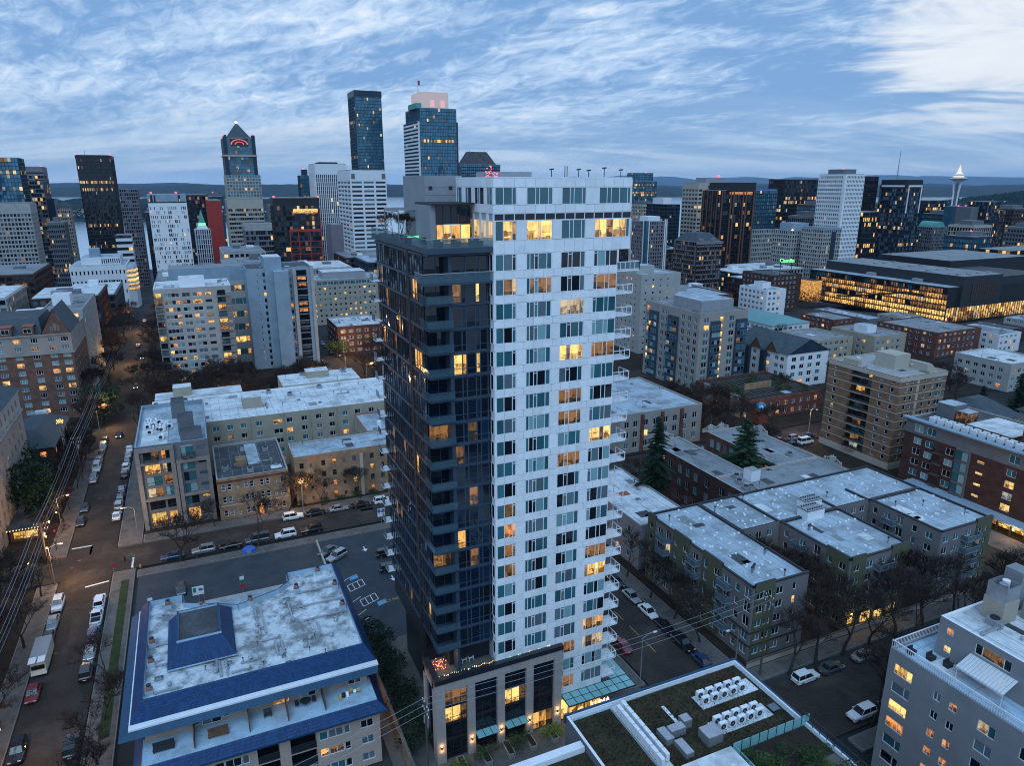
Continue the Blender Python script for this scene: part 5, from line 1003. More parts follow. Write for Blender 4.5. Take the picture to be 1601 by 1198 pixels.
# ================================================================ brown brick tower with pale bands
def brown():
    b = Bld('brick_tower', 'brown brick apartment tower with thin pale bands on every floor', 'tower', 169.2, 187.8, 123.7, 147.3, 26.4, 'brick_brown', roof='concrete_pale', parapet=.5, coping='wall_sand'); t = b.t
    fl = [2.0+2.42*i for i in range(10)]
    for z in fl:
        b.grid('W', [2.2, 21.0], [z+.5], 1.0, 1.3, litp=.02, dark=('g_dark', 'g_dark', 'g_grey')); b.win('W', 17.6, z+.5, 1.1, 1.3, litp=.02)
        b.op['W'].append((8.6, z, 6.4, 2.2)); f = b.F['W']
        if z:
            put('balcony_recess', WM.setdefault('brec', MB().box(0, 6.4, 1.5, 1.55, 0, 2.2, 'wall_bronze').box(0, 6.4, 0, 1.5, -.12, 0, 'concrete').box(-.02, 0, 0, 1.5, 0, 2.2, 'wall_bronze').box(6.4, 6.42, 0, 1.5, 0, 2.2, 'wall_bronze').mesh('balcony_recess')), t, b.rel(f.p(8.6, z)), f.rz)
            put('window', win_mesh(3.0, 2.0, (.5, .5), [state(.2)]*2, 'dark_metal'), t, b.rel(f.p(9.2, z, -1.47)), f.rz); put('window', win_mesh(1.6, 2.0, (1,), [state(.08)], 'dark_metal'), t, b.rel(f.p(12.8, z, -1.47)), f.rz)
            b.balcony('W', 8.6, z, 4.0, .9, 'dark_metal', 'wall_sand', h=.95)
        b.grid('S', [2.4, 4.4, 9.6, 12.6], [z+.5], 1.0, 1.3, litp=.05, dark=('g_dark', 'g_dark', 'g_grey')); b.win('S', 14.8, z+.4, 2.4, 1.4, (.5, .5), litp=.06)
        put('blind_panel', WM.setdefault('bp', MB().box(0, .9, -.06, 0, 0, 1.9, 'wall_sand').mesh('blind_panel')), t, b.rel(b.F['S'].p(6.8, z+.2)))
    b.done(); b.bands('SW', [z-.34 for z in fl], .2, 'wall_sand', .07); b.bands('SW', [25.0], 1.2, 'wall_sand', .12)
    b.block('lift_house', 176.5, 182.5, 131.5, 138, 25.9, 30.0, 'wall_sand'); b.block('base', 169.0, 188.0, 123.5, 147.5, 0, 1.6, 'wall_sand')
    MB().prism([(171, 139), (172.4, 139), (172.4, 144), (171, 144)], 25.9, 27.4, 'stone_tan').build('roof_wing', t); MB().frustum((182.6, 187, 126, 132), (182.6, 184, 126, 132), 25.9, 28.2, 'wall_sand').build('roof_wing', t)
    for x, y in ((174.6, 142), (183, 131)): MB().lathe([(.05, 26.0), (.1, 26.6), (.65, 27.0), (.75, 27.4)], 12, 'white_metal', (x, y)).build('dish', t)
    b.vents(8)
brown()
# ================================================================ dark brick block with grey top floor, right edge
def darkblock():
    X, Y0, Y1, Z = 163.5, 50, 116.2, 18.6
    b = Bld('dark_brick_block', 'dark maroon apartment block with grey top storey at the right edge', 'building', X, 186, Y0, Y1, Z, 'brick_dark', roof='roof_dark', parapet=.4, coping='concrete_pale'); t = b.t; b.parts = True
    for r, z in enumerate((1.2, 4.0, 6.8, 9.6, 12.4)):
        for s in (2.8, 6.0, 11.4, 26.0, 33.0, 37.4, 44, 50): b.win('W', s, z, 2.1, 1.7, (.5, .5), panes=['l_gold']*2 if (s in (33.0, 26.0, 37.4) and r in (0, 1, 3)) else None, litp=.06, dark=('g_teal', 'g_dark', 'g_blind'))
        b.win('W', 19.2, z+.6, 1.7, .65, (1,), panes=['l_gold'])
    for s in (2.6, 6.0, 26, 33, 40, 47): b.win('W', s, 15.6, 2.4, 2.0, (.5, .5), litp=.05, dark=('g_teal', 'g_blind'))
    b.done(walls=[(0, 14.9, 'brick_dark'), (14.9, Z, 'wall_grey')])
    MB().box(X-.9, X+.6, Y0, Y1+.6, Z-.05, Z+.32, 'concrete_blue').build('eave_slab', t)
    f = b.F['W']
    for s in (14.2,):
        mb = MB(); f.box(mb, s, s+3.4, 0, 15.2, .003, .6, 'wall_grey'); mb.build('glazed_bay', t)
        for z in (1.2, 4, 6.8, 9.6, 12.4): put('window', win_mesh(3.2, 2.3, (.5, .5), ['g_teal', 'g_blind'], 'dark_metal'), t, b.rel(f.p(s+.1, z, .61)), f.rz)
    for z in (1.2, 4, 6.8, 9.6, 12.4): b.balcony('W', 8.6, z-.3, 2.4, 1.0, 'dark_metal', 'concrete')
    mb = MB(); mb.box(159.8, X-.02, 60, 112, 2.9, 3.2, 'concrete_blue'); mb.build('arcade_roof', t); MB().box(X-.35, X-.05, 62, 110, .3, 2.8, 'l_gold').build('arcade_glazing', t)
    for i in range(17): MB().box(160, 160.3, 61+i*3, 61.3+i*3, 0, 2.9, 'dark_metal').build('arcade_post', t)
    for i in range(3):
        l = bpy.data.lights.new('lamp_light', 'POINT'); l.energy = 300; l.color = (1, .6, .22); l.shadow_soft_size = .3; lo = bpy.data.objects.new('lamp_light', l); COL.objects.link(lo); lo.parent = t; lo.location = b.rel((159.0, 68+i*16, 2.4)); MB().box(158.9, 159.1, 67.9+i*16, 68.1+i*16, 2.5, 2.9, 'lamp_warm').build('arcade_lamp', t)
    for i in range(11):
        for q in (0, 1.0): put('air_unit', vent_mesh('unit'), t, b.rel((166+q*1.4, 111-i*2.1, Z-.4)), pi/2, 1.5)
    b.block('stair_tower', 170, 176, 82, 92, Z-.4, Z+3.6, 'brick_red', 'roof_grey'); b.block('stair_tower', 172, 177, 110, 114.5, Z-.4, Z+3.4, 'wall_grey', 'roof_pale'); b.block('lit_lounge', 172.5, 176.5, 106.5, 109.5, Z-.4, Z+2.4, 'l_dim', 'roof_pale'); b.block('roof_deck', 170, 182, 94, 105, Z-.4, Z+.6, 'wood_brown', 'roof_white')
darkblock()
# ================================================================ left of centre: modern grey block, two tan brick blocks, cream block
def modern():
    X0, X1, Y0, Y1, Z = -16, -1.0, 168.2, 202, 20
    b = Bld('modern_grey_block', 'modern grey block with stone frames and lit corner apartments at the junction', 'building', X0, X1, Y0, Y1, Z, 'wall_grey', roof='roof_pale', parapet=1.0, coping='concrete_blue'); t = b.t
    rows = [(.5, 3.2), (4.6, 2.0), (7.6, 2.2), (10.4, 2.2), (13.2, 2.4), (16.6, 2.5)]
    for r, (z, h) in enumerate(rows):
        b.win('S', 1.5, z, 3.2, h, (.5, .5), panes=[['l_gold', 'l_gold'], None, ['l_pale', 'l_dim'], ['g_blind', 'g_teal'], ['l_gold', 'l_warm'], ['g_dark', 'l_dim']][r], frame='dark_metal', parts=True, transom=.3 if r else 0)
        b.win('S', 5.1, z, 1.9, h, (.5, .5), panes=[['l_warm']*2, None, ['g_blind', 'g_teal'], ['l_dim', 'l_dim'], ['l_pale', 'g_dark'], ['l_orange', 'g_dark']][r], frame='dark_metal', parts=True, transom=.3 if r else 0)
        b.win('S', 9.2, z, 2.6, h, (.4, .6), panes=[['l_warm']*2, ['g_teal', 'g_dark'], ['g_teal', 'g_blind'], ['g_dark', 'g_teal'], ['g_blind', 'g_teal'], ['g_blind', 'g_teal']][r], frame='dark_metal', parts=True)
        b.win('S', 12.6, z+1.2, 1.6, .7, (1,), panes=['l_gold'] if r == 1 else None, frame='dark_metal', litp=.05)
        for s in (3, 8, 13, 18, 24, 29): b.win('W', s, z, 2.4, h*.8, (.5, .5), litp=.1, frame='dark_metal')
    b.done()
    def fr(x0, x1, z0, z1, w=.9): 
        for a in ((x0, x0+w, z0, z1), (x1-w, x1, z0, z1), (x0+w, x1-w, z1-w, z1)): MB().box(a[0], a[1], Y0-.55, Y0-.003, a[2], a[3], 'wall_stone').build('stone_frame', t)
    fr(X0-.1, -8.2, 0, 19.6, .9); fr(-8.0, X1+.05, 0, 15.9, .8); MB().box(X0+.8, -9.1, Y0-.5, Y0-.003, 15.6, 16.2, 'wall_stone').build('stone_frame', t); MB().box(X0+.8, -9.1, Y0-.5, Y0-.003, 6.9, 7.4, 'wall_stone').build('stone_frame', t); MB().box(-7.2, X1-.8, Y0-.5, Y0-.003, 6.9, 7.4, 'wall_stone').build('stone_frame', t)
    zr = b.roofz; b.block('stair_tower', -7.0, -3.6, 176, 181, zr, zr+4.2, 'wall_grey', 'roof_dark'); b.block('stair_tower', -6.6, -2.0, 170.5, 174.5, zr, zr+2.4, 'wall_grey', 'roof_dark'); b.block('stair_tower', -8.6, -5.6, 190, 196, zr, zr+4.0, 'wall_grey', 'roof_dark'); b.block('roof_deck', -15, -9.4, 171, 190, zr, zr+.16, 'wood_brown', 'roof_white')
    for i in range(22): put('air_unit', vent_mesh('unit'), t, b.rel((RN.uniform(-14, -8.4), RN.uniform(173, 189), zr+.16)), RN.choice((0, 1.57)), 1.2)
    for s in (1.5, 9.2): b.balcony('S', s, 16.4, 2.8, .9, 'dark_metal', 'concrete')
modern()
def tan():
    b = Bld('tan_brick_house', 'three-storey tan brick house with arched door and dark flat roof', 'building', -.2, 15.8, 166.2, 190, 10.4, 'brick_tan', roof='roof_dark', parapet=.5, coping='concrete_pale'); t = b.t
    for r, z in enumerate((.8, 4.2, 7.3)):
        for s in (.9, 2.2, 4.2, 5.9, 7.1, 9.4, 10.7, 12.6, 14.0): b.win('S', s, z, .85 if s not in (4.2, 12.6) else .5, 1.5 if s not in (4.2, 12.6) else .8, (1,), transom=.5, litp=.06, frame='white_metal')
        b.grid('E', [2, 6, 10, 14, 18, 21], [z], .9, 1.5, litp=.1)
    b.done(); b.bands('S', [9.2], .5, 'brick_red', .1); b.bands('S', [3.3], .2, 'wall_sand', .08)
    mb = MB(); mb.box(8.0, 10.0, 165.7, 166.1, 0, 2.6, 'brick_red'); mb.tube((9.0, 165.7, 2.6), (9.0, 166.1, 2.6), 1.0, 1.0, 16, 'brick_red'); mb.box(8.5, 9.5, 165.6, 165.69, 0, 2.3, 'l_orange'); mb.build('arched_porch', t)
    l = bpy.data.lights.new('lamp_light', 'POINT'); l.energy = 30; l.color = (1, .5, .15); lo = bpy.data.objects.new('lamp_light', l); COL.objects.link(lo); lo.parent = t; lo.location = b.rel((9.0, 164.9, 2.4)); MB().box(8.9, 9.1, 165.2, 165.5, 2.5, 2.75, 'lamp_warm').build('porch_lamp', t)
    b.block('roof_house', 4.6, 7.0, 173.6, 176.4, 9.9, 11.6, 'brick_tan'); b.block('roof_strip', 7.4, 10.2, 174, 189, 9.9, 10.0, 'roof_pale'); b.vents(9)
    for i in range(6): MB().tube((3.2, 172+i*.3, 10), (3.2, 172+i*.3, 10.7), .06, .06, 5, 'grey_metal').build('vent_pipe', t)
    b = Bld('tan_brick_block', 'four-storey tan brick block with pale roof and small square windows', 'building', 17.4, 52, 167.2, 177.6, 12.6, 'brick_tan', roof='roof_pale', parapet=.4, coping='concrete_pale')
    for r, z in enumerate((.9, 3.7, 6.5, 9.4)):
        for i, s in enumerate((1.2, 3.6, 6.4, 9.0, 11.6, 14.0, 18.4, 21.0, 24, 27, 30)): b.win('S', s, z, 1.0 if i not in (1, 4) else .6, 1.4 if i not in (1, 4) else .9, (1,), transom=.5, litp=.08, panes=['l_orange'] if i == 3 and r != 2 else None, frame='wood_brown')
        b.grid('W', [2, 5, 8], [z], .9, 1.4, litp=.05)
    b.done(); b.block('chimney_strip', 33.2, 34.0, 166.9, 167.19, 0, 11.2, 'wall_sand'); b.vents(6)
    w = Bld('tan_rear_wing', 'rear wing of the tan brick block with pale roof and roof shed', 'building', 37.6, 52, 177.8, 193.5, 12.9, 'stucco_cream', roof='roof_pale', parapet=.3, coping='terracotta')
    w.grid('W', [1.5, 4.2, 6.9, 9.6, 12.4], (3.7, 6.6, 9.5), 1.0, 1.4, litp=.12, frame='white_metal'); w.done(); w.block('roof_shed', 44, 50, 182, 190, 12.6, 14.2, 'concrete_blue', 'roof_white'); w.block('flue', 41, 42, 179.4, 180.4, 12.6, 14.6, 'white_metal')
    b = Bld('cream_apartment_block', 'long cream apartment block with white roofs behind the brick houses', 'building', -14.6, 52, 196.0, 222, 15.2, 'stucco_cream', roof='roof_white', parapet=.4, coping='white_metal')
    for r, z in enumerate((1.0, 3.8, 6.6, 9.4, 12.2)):
        for s in (15, 18.6, 22, 26, 30.5, 34, 38, 42, 45.6, 49.4, 53, 57): b.win('S', s, z, 1.6 if s not in (30.5,) else 2.4, 1.35, (.6, .4), litp=.16, frame='white_metal', lits=('l_warm', 'l_orange', 'l_dim'))
    b.done()
    for s in (16.8, 24.2, 32.9, 40.2, 47.4): MB().box(-14.6+s, -14.6+s+.35, 195.7, 195.99, 0, 15.0, 'stucco_cream').build('pilaster', b.t)
    b.block('rear_wing', 21.8, 46, 222.1, 236, 0, 15.6, 'stucco_cream', 'roof_white'); b.block('rear_wing', -14, 10, 222.1, 230, 0, 15.4, 'stucco_cream', 'roof_white'); b.block('lift_house', 9, 14, 205, 211, 14.8, 18, 'stucco_cream', 'roof_white'); b.block('lift_house', 30, 37, 228, 233, 15.6, 17.8, 'stucco_cream', 'roof_white'); b.block('lift_house', -9, -4, 224, 229, 15.4, 18, 'stucco_cream', 'roof_white'); b.vents(40); b.vents(14, (23, 45, 223, 235), 15.6, ('vent', 'pipe', 'fan'))
tan()
# ================================================================ far left: hotel, corner block, small dark house
def left_side():
    b = Bld('brick_hotel', 'brown brick hotel with steep gable and pale stone top storeys, left of the avenue', 'hotel', -84, -38.6, 268, 300, 29.0, 'brick_hotel', roof='roof_slate', parapet=.6, coping='concrete_warm'); t = b.t
    zs = [2.6+2.65*i for i in range(10)]
    for r, z in enumerate(zs):
        for i, s in enumerate((24.4, 29.2, 34.0, 38.8)):
            b.win('S', s, z, 2.0, 1.5, (.3, .4, .3), litp=.28, frame='white_metal', lits=('l_gold', 'l_orange', 'l_warm', 'l_dim'), dark=('g_grey', 'g_dark', 'g_blind'))
        b.win('S', 43.0-.6, z, 2.2, 1.5, (.3, .4, .3), litp=.35, frame='white_metal', lits=('l_gold', 'l_orange', 'l_warm'), dark=('g_grey', 'g_dark', 'g_blind'))
        b.grid('S', [3, 8, 13, 18.6], [z], 1.6, 1.5, litp=.2); b.grid('E', [2.5, 6.5, 10.5, 15, 20, 25], [z], 1.0, 1.4, litp=.03, dark=('g_grey', 'g_blind'))
    b.done(walls=[(0, 22.6, 'brick_hotel'), (22.6, 29.0, 'concrete_warm')]); b.bands('SE', [22.4, 28.6], .5, 'concrete_warm', .35)
    mb = MB(); mb.v = []; 
    for x0, x1, zt in ((-46.6, -38.6, 36.8), (-80, -72, 36.8)):
        m = (x0+x1)/2; g = MB(); g.face([(x0, 267.7, 29.2), (x1, 267.7, 29.2), (m, 267.7, zt)], 'brick_hotel'); g.face([(x0-.3, 267.5, 29.1), (m, 267.5, zt+.3), (m, 290, zt+.3), (x0-.3, 290, 29.1)], 'roof_slate'); g.face([(m, 267.5, zt+.3), (x1+.3, 267.5, 29.1), (x1+.3, 290, 29.1), (m, 290, zt+.3)], 'roof_slate'); g.build('gable', t)
        for q in (-.9, 0, .9): put('gable_window', win_mesh(.6, 2.2-abs(q), (1,), ['g_grey'], 'concrete_pale'), t, b.rel((m+q-.3, 267.66, 30.2)))
    MB().frustum((-72, -46.6, 268.6, 299), (-70, -48, 275, 294), 29.0, 33.4, 'roof_slate', 'roof_dark').build('attic_roof', t)
    for x in (-58, -52): MB().box(x, x+3.4, 267.9, 273, 29.2, 32.0, 'brick_hotel', '', 'terracotta').build('dormer', t); put('window', win_mesh(2.2, 1.5, (.5, .5), ['g_dark']*2, 'white_metal'), t, b.rel((x+.6, 267.88, 29.8)))
    c = Bld('tall_grey_wing', 'tall narrow grey wing with a column of square windows behind the brick hotel', 'building', -52, -38.4, 301, 345, 31.5, 'concrete_pale', roof='roof_grey', parapet=.6)
    for i in range(11): c.grid('E', [4, 12, 20, 28, 36], [1.6+2.7*i], 1.8, 1.6, div=(.5, .5), litp=.05); c.win('S', 10.4, 1.6+2.7*i, 1.8, 1.6, (.5, .5), panes=['l_gold']*2 if i == 10 else None)
    c.done(); c.block('plant_house', -50, -44, 318, 326, 30.9, 35, 'white_metal', 'roof_white'); c.vents(8)
    # corner block at the left edge of the frame
    c = Bld('corner_block', 'brown corner block with white cornice and hipped slate roof at the left edge', 'building', -68, -43.4, 150.5+14, 207.4, 26.5, 'brick_hotel', roof='roof_slate', parapet=.2)
    for i in range(8): c.grid('E', [2+4.0*k for k in range(10)], [2.2+2.95*i], 1.3, 1.7, div=(.5, .5), frame='concrete_pale', litp=.08)
    c.done(walls=[(0, 21, 'concrete_warm'), (21, 26.5, 'concrete_pale')]); c.bands('E', [20.9, 26.0], .45, 'concrete_pale', .4); MB().frustum((-68.4, -42.9, 164, 207.8), (-60, -51, 176, 198), 26.5, 32.0, 'roof_slate').build('hipped_roof', c.t)
    c = Bld('old_dark_house', 'dark brick house with white window frames beside the vertical sign', 'building', -50, -38.2, 209, 236, 9.6, 'brick_dark', roof='roof_slate', parapet=.2)
    for z in (1.4, 4.4, 7.0): c.grid('E', [2, 5.4, 9, 13, 17, 21], [z], 1.5, 1.5, div=(.5, .5), transom=.5, litp=.3 if z < 2 else .1, frame='white_metal', lits=('l_orange', 'l_warm')); c.grid('S', [1.5, 5, 8.4], [z], 1.5, 1.5, div=(.5, .5), litp=.2, frame='white_metal')
    c.done(); c.bands('E', [3.5, 9.2], .3, 'concrete_pale', .15); MB().frustum((-50.4, -37.8, 208.6, 236.4), (-45.6, -42.6, 215, 230), 9.6, 13.0, 'roof_slate').build('hipped_roof', c.t); c.block('skylight', -46, -43, 234, 236, 11, 12.6, 'roof_white')
left_side()
def vertical_sign():
    t = thing('vertical_sign', 'tall vertical sign with stacked white letters beside the overhead wires', 'sign', (-36.6, 214, 0))
    MB().box(-.12, .12, -.12, .12, 0, 15, 'dark_metal').build('mast', t, (0, 0, 0))
    for i, ch in enumerate('SORRENTO'): text(ch, 'sign_letter', 1.5, (0, -.18, 13.2-i*1.3), (pi/2, 0, 0), 'mech_grey', t, .08)
    for i in range(16): MB().tube((-.9+(i*37 % 18)/10, -.3, 14.4+(i*23 % 13)/12), (-.8+(i*37 % 18)/10, -.3, 14.5+(i*23 % 13)/12), .13, .13, 6, 'bulb_orange').build('bulb', t, (0, 0, 0))
vertical_sign()
# ================================================================ middle distance, left: two slab towers, offices
def mids():
    b = Bld('concrete_apartment_tower', 'pale concrete apartment tower with stacked balconies and Christmas lights', 'tower', -13.6, 12.8, 287.5, 310, 39.2, 'concrete_pale', roof='roof_white', parapet=.6, coping='wall_white'); t = b.t
    for i in range(14):
        z = 1.0+2.68*i; L = ('l_orange', 'l_warm', 'l_gold', 'l_dim')
        b.win('S', 3.2, z, 5.2, 1.5, (.25, .25, .25, .25), litp=.3, panes=[state(.17, ('g_dark', 'g_dark', 'g_grey', 'g_blind'), L) for _ in range(4)], frame='white_metal'); b.win('S', 9.4, z, 2.7, 1.5, (.5, .5), panes=[state(.17, ('g_dark', 'g_dark', 'g_grey', 'g_blind'), L) for _ in range(2)], frame='white_metal'); b.win('S', 12.9, z, 3.2, 1.5, (.5, .5), panes=[state(.15, ('g_dark', 'g_dark', 'g_grey', 'g_blind'), L) for _ in range(2)], frame='white_metal')
        b.win('S', 17.2, z+.2, 2.2, 1.1, (1,), litp=.25, lits=L, frame='dark_metal')
        put('window', win_mesh(2.8, 1.9, (.5, .5), [state(.22, ('g_dark', 'g_grey'), L)]*2, 'dark_metal'), t, b.rel(b.F['S'].p(21.4, z-.1, .01)))
        b.balcony('S', 21.2, z-.3, 5.0, 1.0, 'dark_metal', 'concrete_pale'); b.balcony('S', .0, z-.3, 2.8, .9, 'dark_metal', 'concrete_pale'); put('window', win_mesh(2.2, 1.9, (.5, .5), [state(.22, ('g_dark', 'g_grey'), L)]*2, 'dark_metal'), t, b.rel(b.F['S'].p(.3, z-.1, .01)))
        if RN.random() < .35: 
            mb = MB()
            for k in range(18): mb.box(7.7+k*.26, 7.78+k*.26, 286.4, 286.46, z+.5+.2*sin(k), z+.58+.2*sin(k), RN.choice(('bulb_orange', 'bulb_red', 'bulb_orange')))
            mb.build('fairy_lights', t)
    b.done()
    b.block('plant_house', -5, 4, 292, 302, 38.6, 42.0, 'wall_white', 'roof_white'); b.vents(9)
    b = Bld('lit_office_block', 'low office block with bands of yellow lit windows between the two slab towers', 'building', -10.6, 24, 326, 350, 36.0, 'concrete_pale', roof='roof_grey', parapet=.4)
    for i in range(6):
        for s in (20.6, 23.6, 26.6, 29.6): b.win('S', s, 3.5+5.6*i, 2.8, 2.6, (.5, .5), panes=[state(.55, ('g_teal', 'g_grey'), ('l_gold', 'l_warm'))]*2, frame='concrete_pale')
    b.done(); b.block('plant_screen', -9, 22, 330, 346, 35.6, 41.6, 'concrete_blue', 'roof_grey')
    b = Bld('blue_grey_slab_tower', 'blue grey concrete slab tower with blank ribs and narrow window columns', 'tower', 20.2, 46.6, 310, 334, 42.4, 'concrete_blue', roof='roof_dark', parapet=.5); t = b.t
    for i in range(15):
        z = 1.2+2.7*i
        b.win('S', 4.0, z, .5, 1.3, (1,), litp=.12); b.win('S', 6.2, z, 1.3, 1.7, (1,), litp=.12, frame='white_metal'); b.win('S', 15.9, z, 1.8, 1.8, (.5, .5), litp=.25, frame='white_metal'); b.op['S'].append((19.8, z-.2, 4.2, 2.3))
        put('balcony_recess', WM.setdefault('brec2', MB().box(0, 4.2, 1.3, 1.35, 0, 2.3, 'wall_grey').box(0, 4.2, 0, 1.3, -.1, 0, 'concrete').mesh('balcony_recess')), t, b.rel(b.F['S'].p(19.8, z-.2))); put('window', win_mesh(3.6, 1.9, (.5, .5), [state(.28, ('g_dark', 'g_grey'), ('l_orange', 'l_gold', 'l_warm'))]*2, 'dark_metal'), t, b.rel(b.F['S'].p(20.1, z-.1, -1.27)))
        mb = MB(); b.F['S'].box(mb, 19.8, 24.0, z-.2, z+.65, -.1, -.04, 'g_navy'); mb.build('balcony_front', t)
    b.done(); b.block('lift_tower', 27.4, 34.2, 309.2, 322, 0, 47.0, 'concrete_blue', 'roof_white'); b.block('rib', 30.6, 36.4, 306.6, 309.19, 0, 41.4, 'concrete_blue', 'roof_white'); b.block('rib', 38.3, 39.6, 308.4, 309.99, 0, 42.0, 'concrete_pale'); b.block('rib', 45.6, 46.9, 308.6, 309.99, 0, 42.8, 'concrete_pale'); b.vents(9)
    b = Bld('brick_corner_house', 'dark brick four-storey house with white roof at the far crossing', 'building', 57.5, 80, 322, 348, 13.2, 'brick_dark', roof='roof_white', parapet=.6, coping='concrete_pale')
    for z in (1.2, 4.2, 7.2, 10.2): b.grid('S', [1.6, 5.2, 8.8, 12.4, 16, 19.4], [z], 2.0, 1.4, div=(.3, .4, .3), litp=.06, frame='white_metal'); b.grid('W', [2, 6, 10, 14, 18, 22], [z], 1.4, 1.4, litp=.06)
    b.done(); b.vents(16)
    b = Bld('cream_clinic_block', 'wide cream block with square yellow-lit windows and glazed top floor', 'building', 57.6, 99, 398, 424, 25.0, 'stucco_cream', roof='roof_pale', parapet=.4)
    for i in range(7): b.grid('S', [2.2+2.75*k for k in range(14)], [1.4+3.0*i], 1.2, 1.3, litp=.22, lits=('l_gold', 'l_warm'))
    for i in range(7): b.grid('W', [3, 7, 11, 15, 19], [1.4+3.0*i], 1.2, 1.3, litp=.3, lits=('l_gold', 'l_warm'))
    b.grid('S', [4+3.1*k for k in range(11)], [22.0], 2.8, 2.0, div=(.5, .5), litp=.05, dark=('g_teal',)); b.done(); b.block('plant_house', 66, 90, 404, 418, 24.6, 28.4, 'mech_grey', 'roof_white'); b.vents(6)
    # right: glass and concrete tower, long beige slab, white townhouses, low blocks
    b = Bld('glass_bay_tower', 'stepped concrete apartment tower with blue glass bays and grey roof plant', 'tower', 167.4, 189.9, 205, 239.4, 30.4, 'concrete_warm', roof='roof_grey', parapet=.5); t = b.t
    for i in range(10):
        z = 1.4+2.82*i; top = i == 9; L = ('l_gold', 'l_warm', 'l_orange')
        for s in (1.2, 10.6, 13.6, 23.6, 27.4, 31.0): b.win('W', s, z, 1.9, 1.9, (.5, .5), litp=.45 if top else .06, lits=L, dark=('g_teal', 'g_grey', 'g_dark'))
        for s in (2.0, 13.8): b.win('S', s, z, 2.4, 1.9, (.5, .5), litp=.4 if top else .05, lits=L, dark=('g_teal', 'g_grey', 'g_dark'))
        b.win('S', 9.4, z, 1.5, 1.9, (1,), panes=['l_gold'] if i < 9 else None)
    b.done()
    for side, s0, s1 in (('W', 4.2, 9.4), ('W', 16.4, 22.2), ('S', 5.0, 9.0), ('S', 16.8, 21.6)):
        f = b.F[side]; mb = MB(); f.box(mb, s0, s1, 0, 27.2, .003, 1.1, 'slab_blue'); mb.build('bay', t)
        for i in range(9):
            n = 3; w = (s1-s0)/n
            for k in range(n): put('bay_window', win_mesh(w, 1.7, (1,), [state(.1, ('g_teal', 'g_dark', 'g_blue', 'g_blind'))], 'grey_metal'), t, b.rel(f.p(s0+k*w, 1.5+2.82*i, 1.11)), f.rz)
    MB().prism([(171, 209), (186, 209), (186, 229), (178, 232), (171, 226)], 29.9, 34.2, 'mech_grey', 'roof_pale').build('plant_house', t); b.vents(14)
    b = Bld('beige_slab_tower', 'plain beige slab tower with small square windows right of the white tower', 'tower', 184.4, 206, 268, 318, 36.6, 'concrete_pale', roof='roof_pale', parapet=.6)
    for i in range(12): b.grid('W', [2.2+3.55*k for k in range(13)], [1.4+2.9*i], 1.1, 1.1, litp=.09, lits=('l_orange', 'l_warm', 'l_dim')); b.grid('S', [2, 6, 10, 14], [1.4+2.9*i], 1.1, 1.1, litp=.1)
    b.done(); b.block('lift_house', 186, 196, 275, 283, 36, 39.6, 'concrete_pale', 'roof_pale')
    b = Bld('gabled_townhouses', 'white and grey townhouses with slate roofs and pointed gables', 'building', 203, 224, 196, 226, 13.5, 'wall_white', roof='roof_slate', parapet=.1); t = b.t
    for z in (1.4, 4.4, 7.4, 10.4): b.grid('W', [1.4, 4.2, 8.6, 11.4, 16, 18.8, 23.4, 26.2], [z], 1.9, 1.6, div=(.5, .5), litp=.06); b.grid('S', [2.2, 6.4, 10.6, 15], [z], 2.2, 1.7, div=(.5, .5), litp=.05)
    b.done(); g = MB(); g.face([(202.6, 195.6, 13.4), (202.6, 226.4, 13.4), (213.5, 226.4, 18.6), (213.5, 195.6, 18.6)], 'roof_slate'); g.face([(213.5, 195.6, 18.6), (213.5, 226.4, 18.6), (224.4, 226.4, 13.4), (224.4, 195.6, 13.4)], 'roof_slate'); g.face([(203, 195.8, 13.4), (224, 195.8, 13.4), (213.5, 195.8, 18.5)], 'wall_navy'); g.build('pitched_roof', t)
    for y in (201, 209.5, 218): q = MB(); q.face([(202.4, y, 13.2), (202.4, y+6, 13.2), (202.4, y+3, 17.2)], 'wood_brown'); q.face([(202.2, y-.3, 13.1), (202.2, y+3, 17.4), (211, y+3, 17.4), (205, y-.3, 13.1)], 'roof_slate'); q.face([(202.2, y+3, 17.4), (202.2, y+6.3, 13.1), (205, y+6.3, 13.1), (211, y+3, 17.4)], 'roof_slate'); q.build('gable', t)
    for y in (206.8, 215.6): b.block('dark_bay', 201.6, 202.99, y, y+2.4, 0, 13, 'wall_navy')
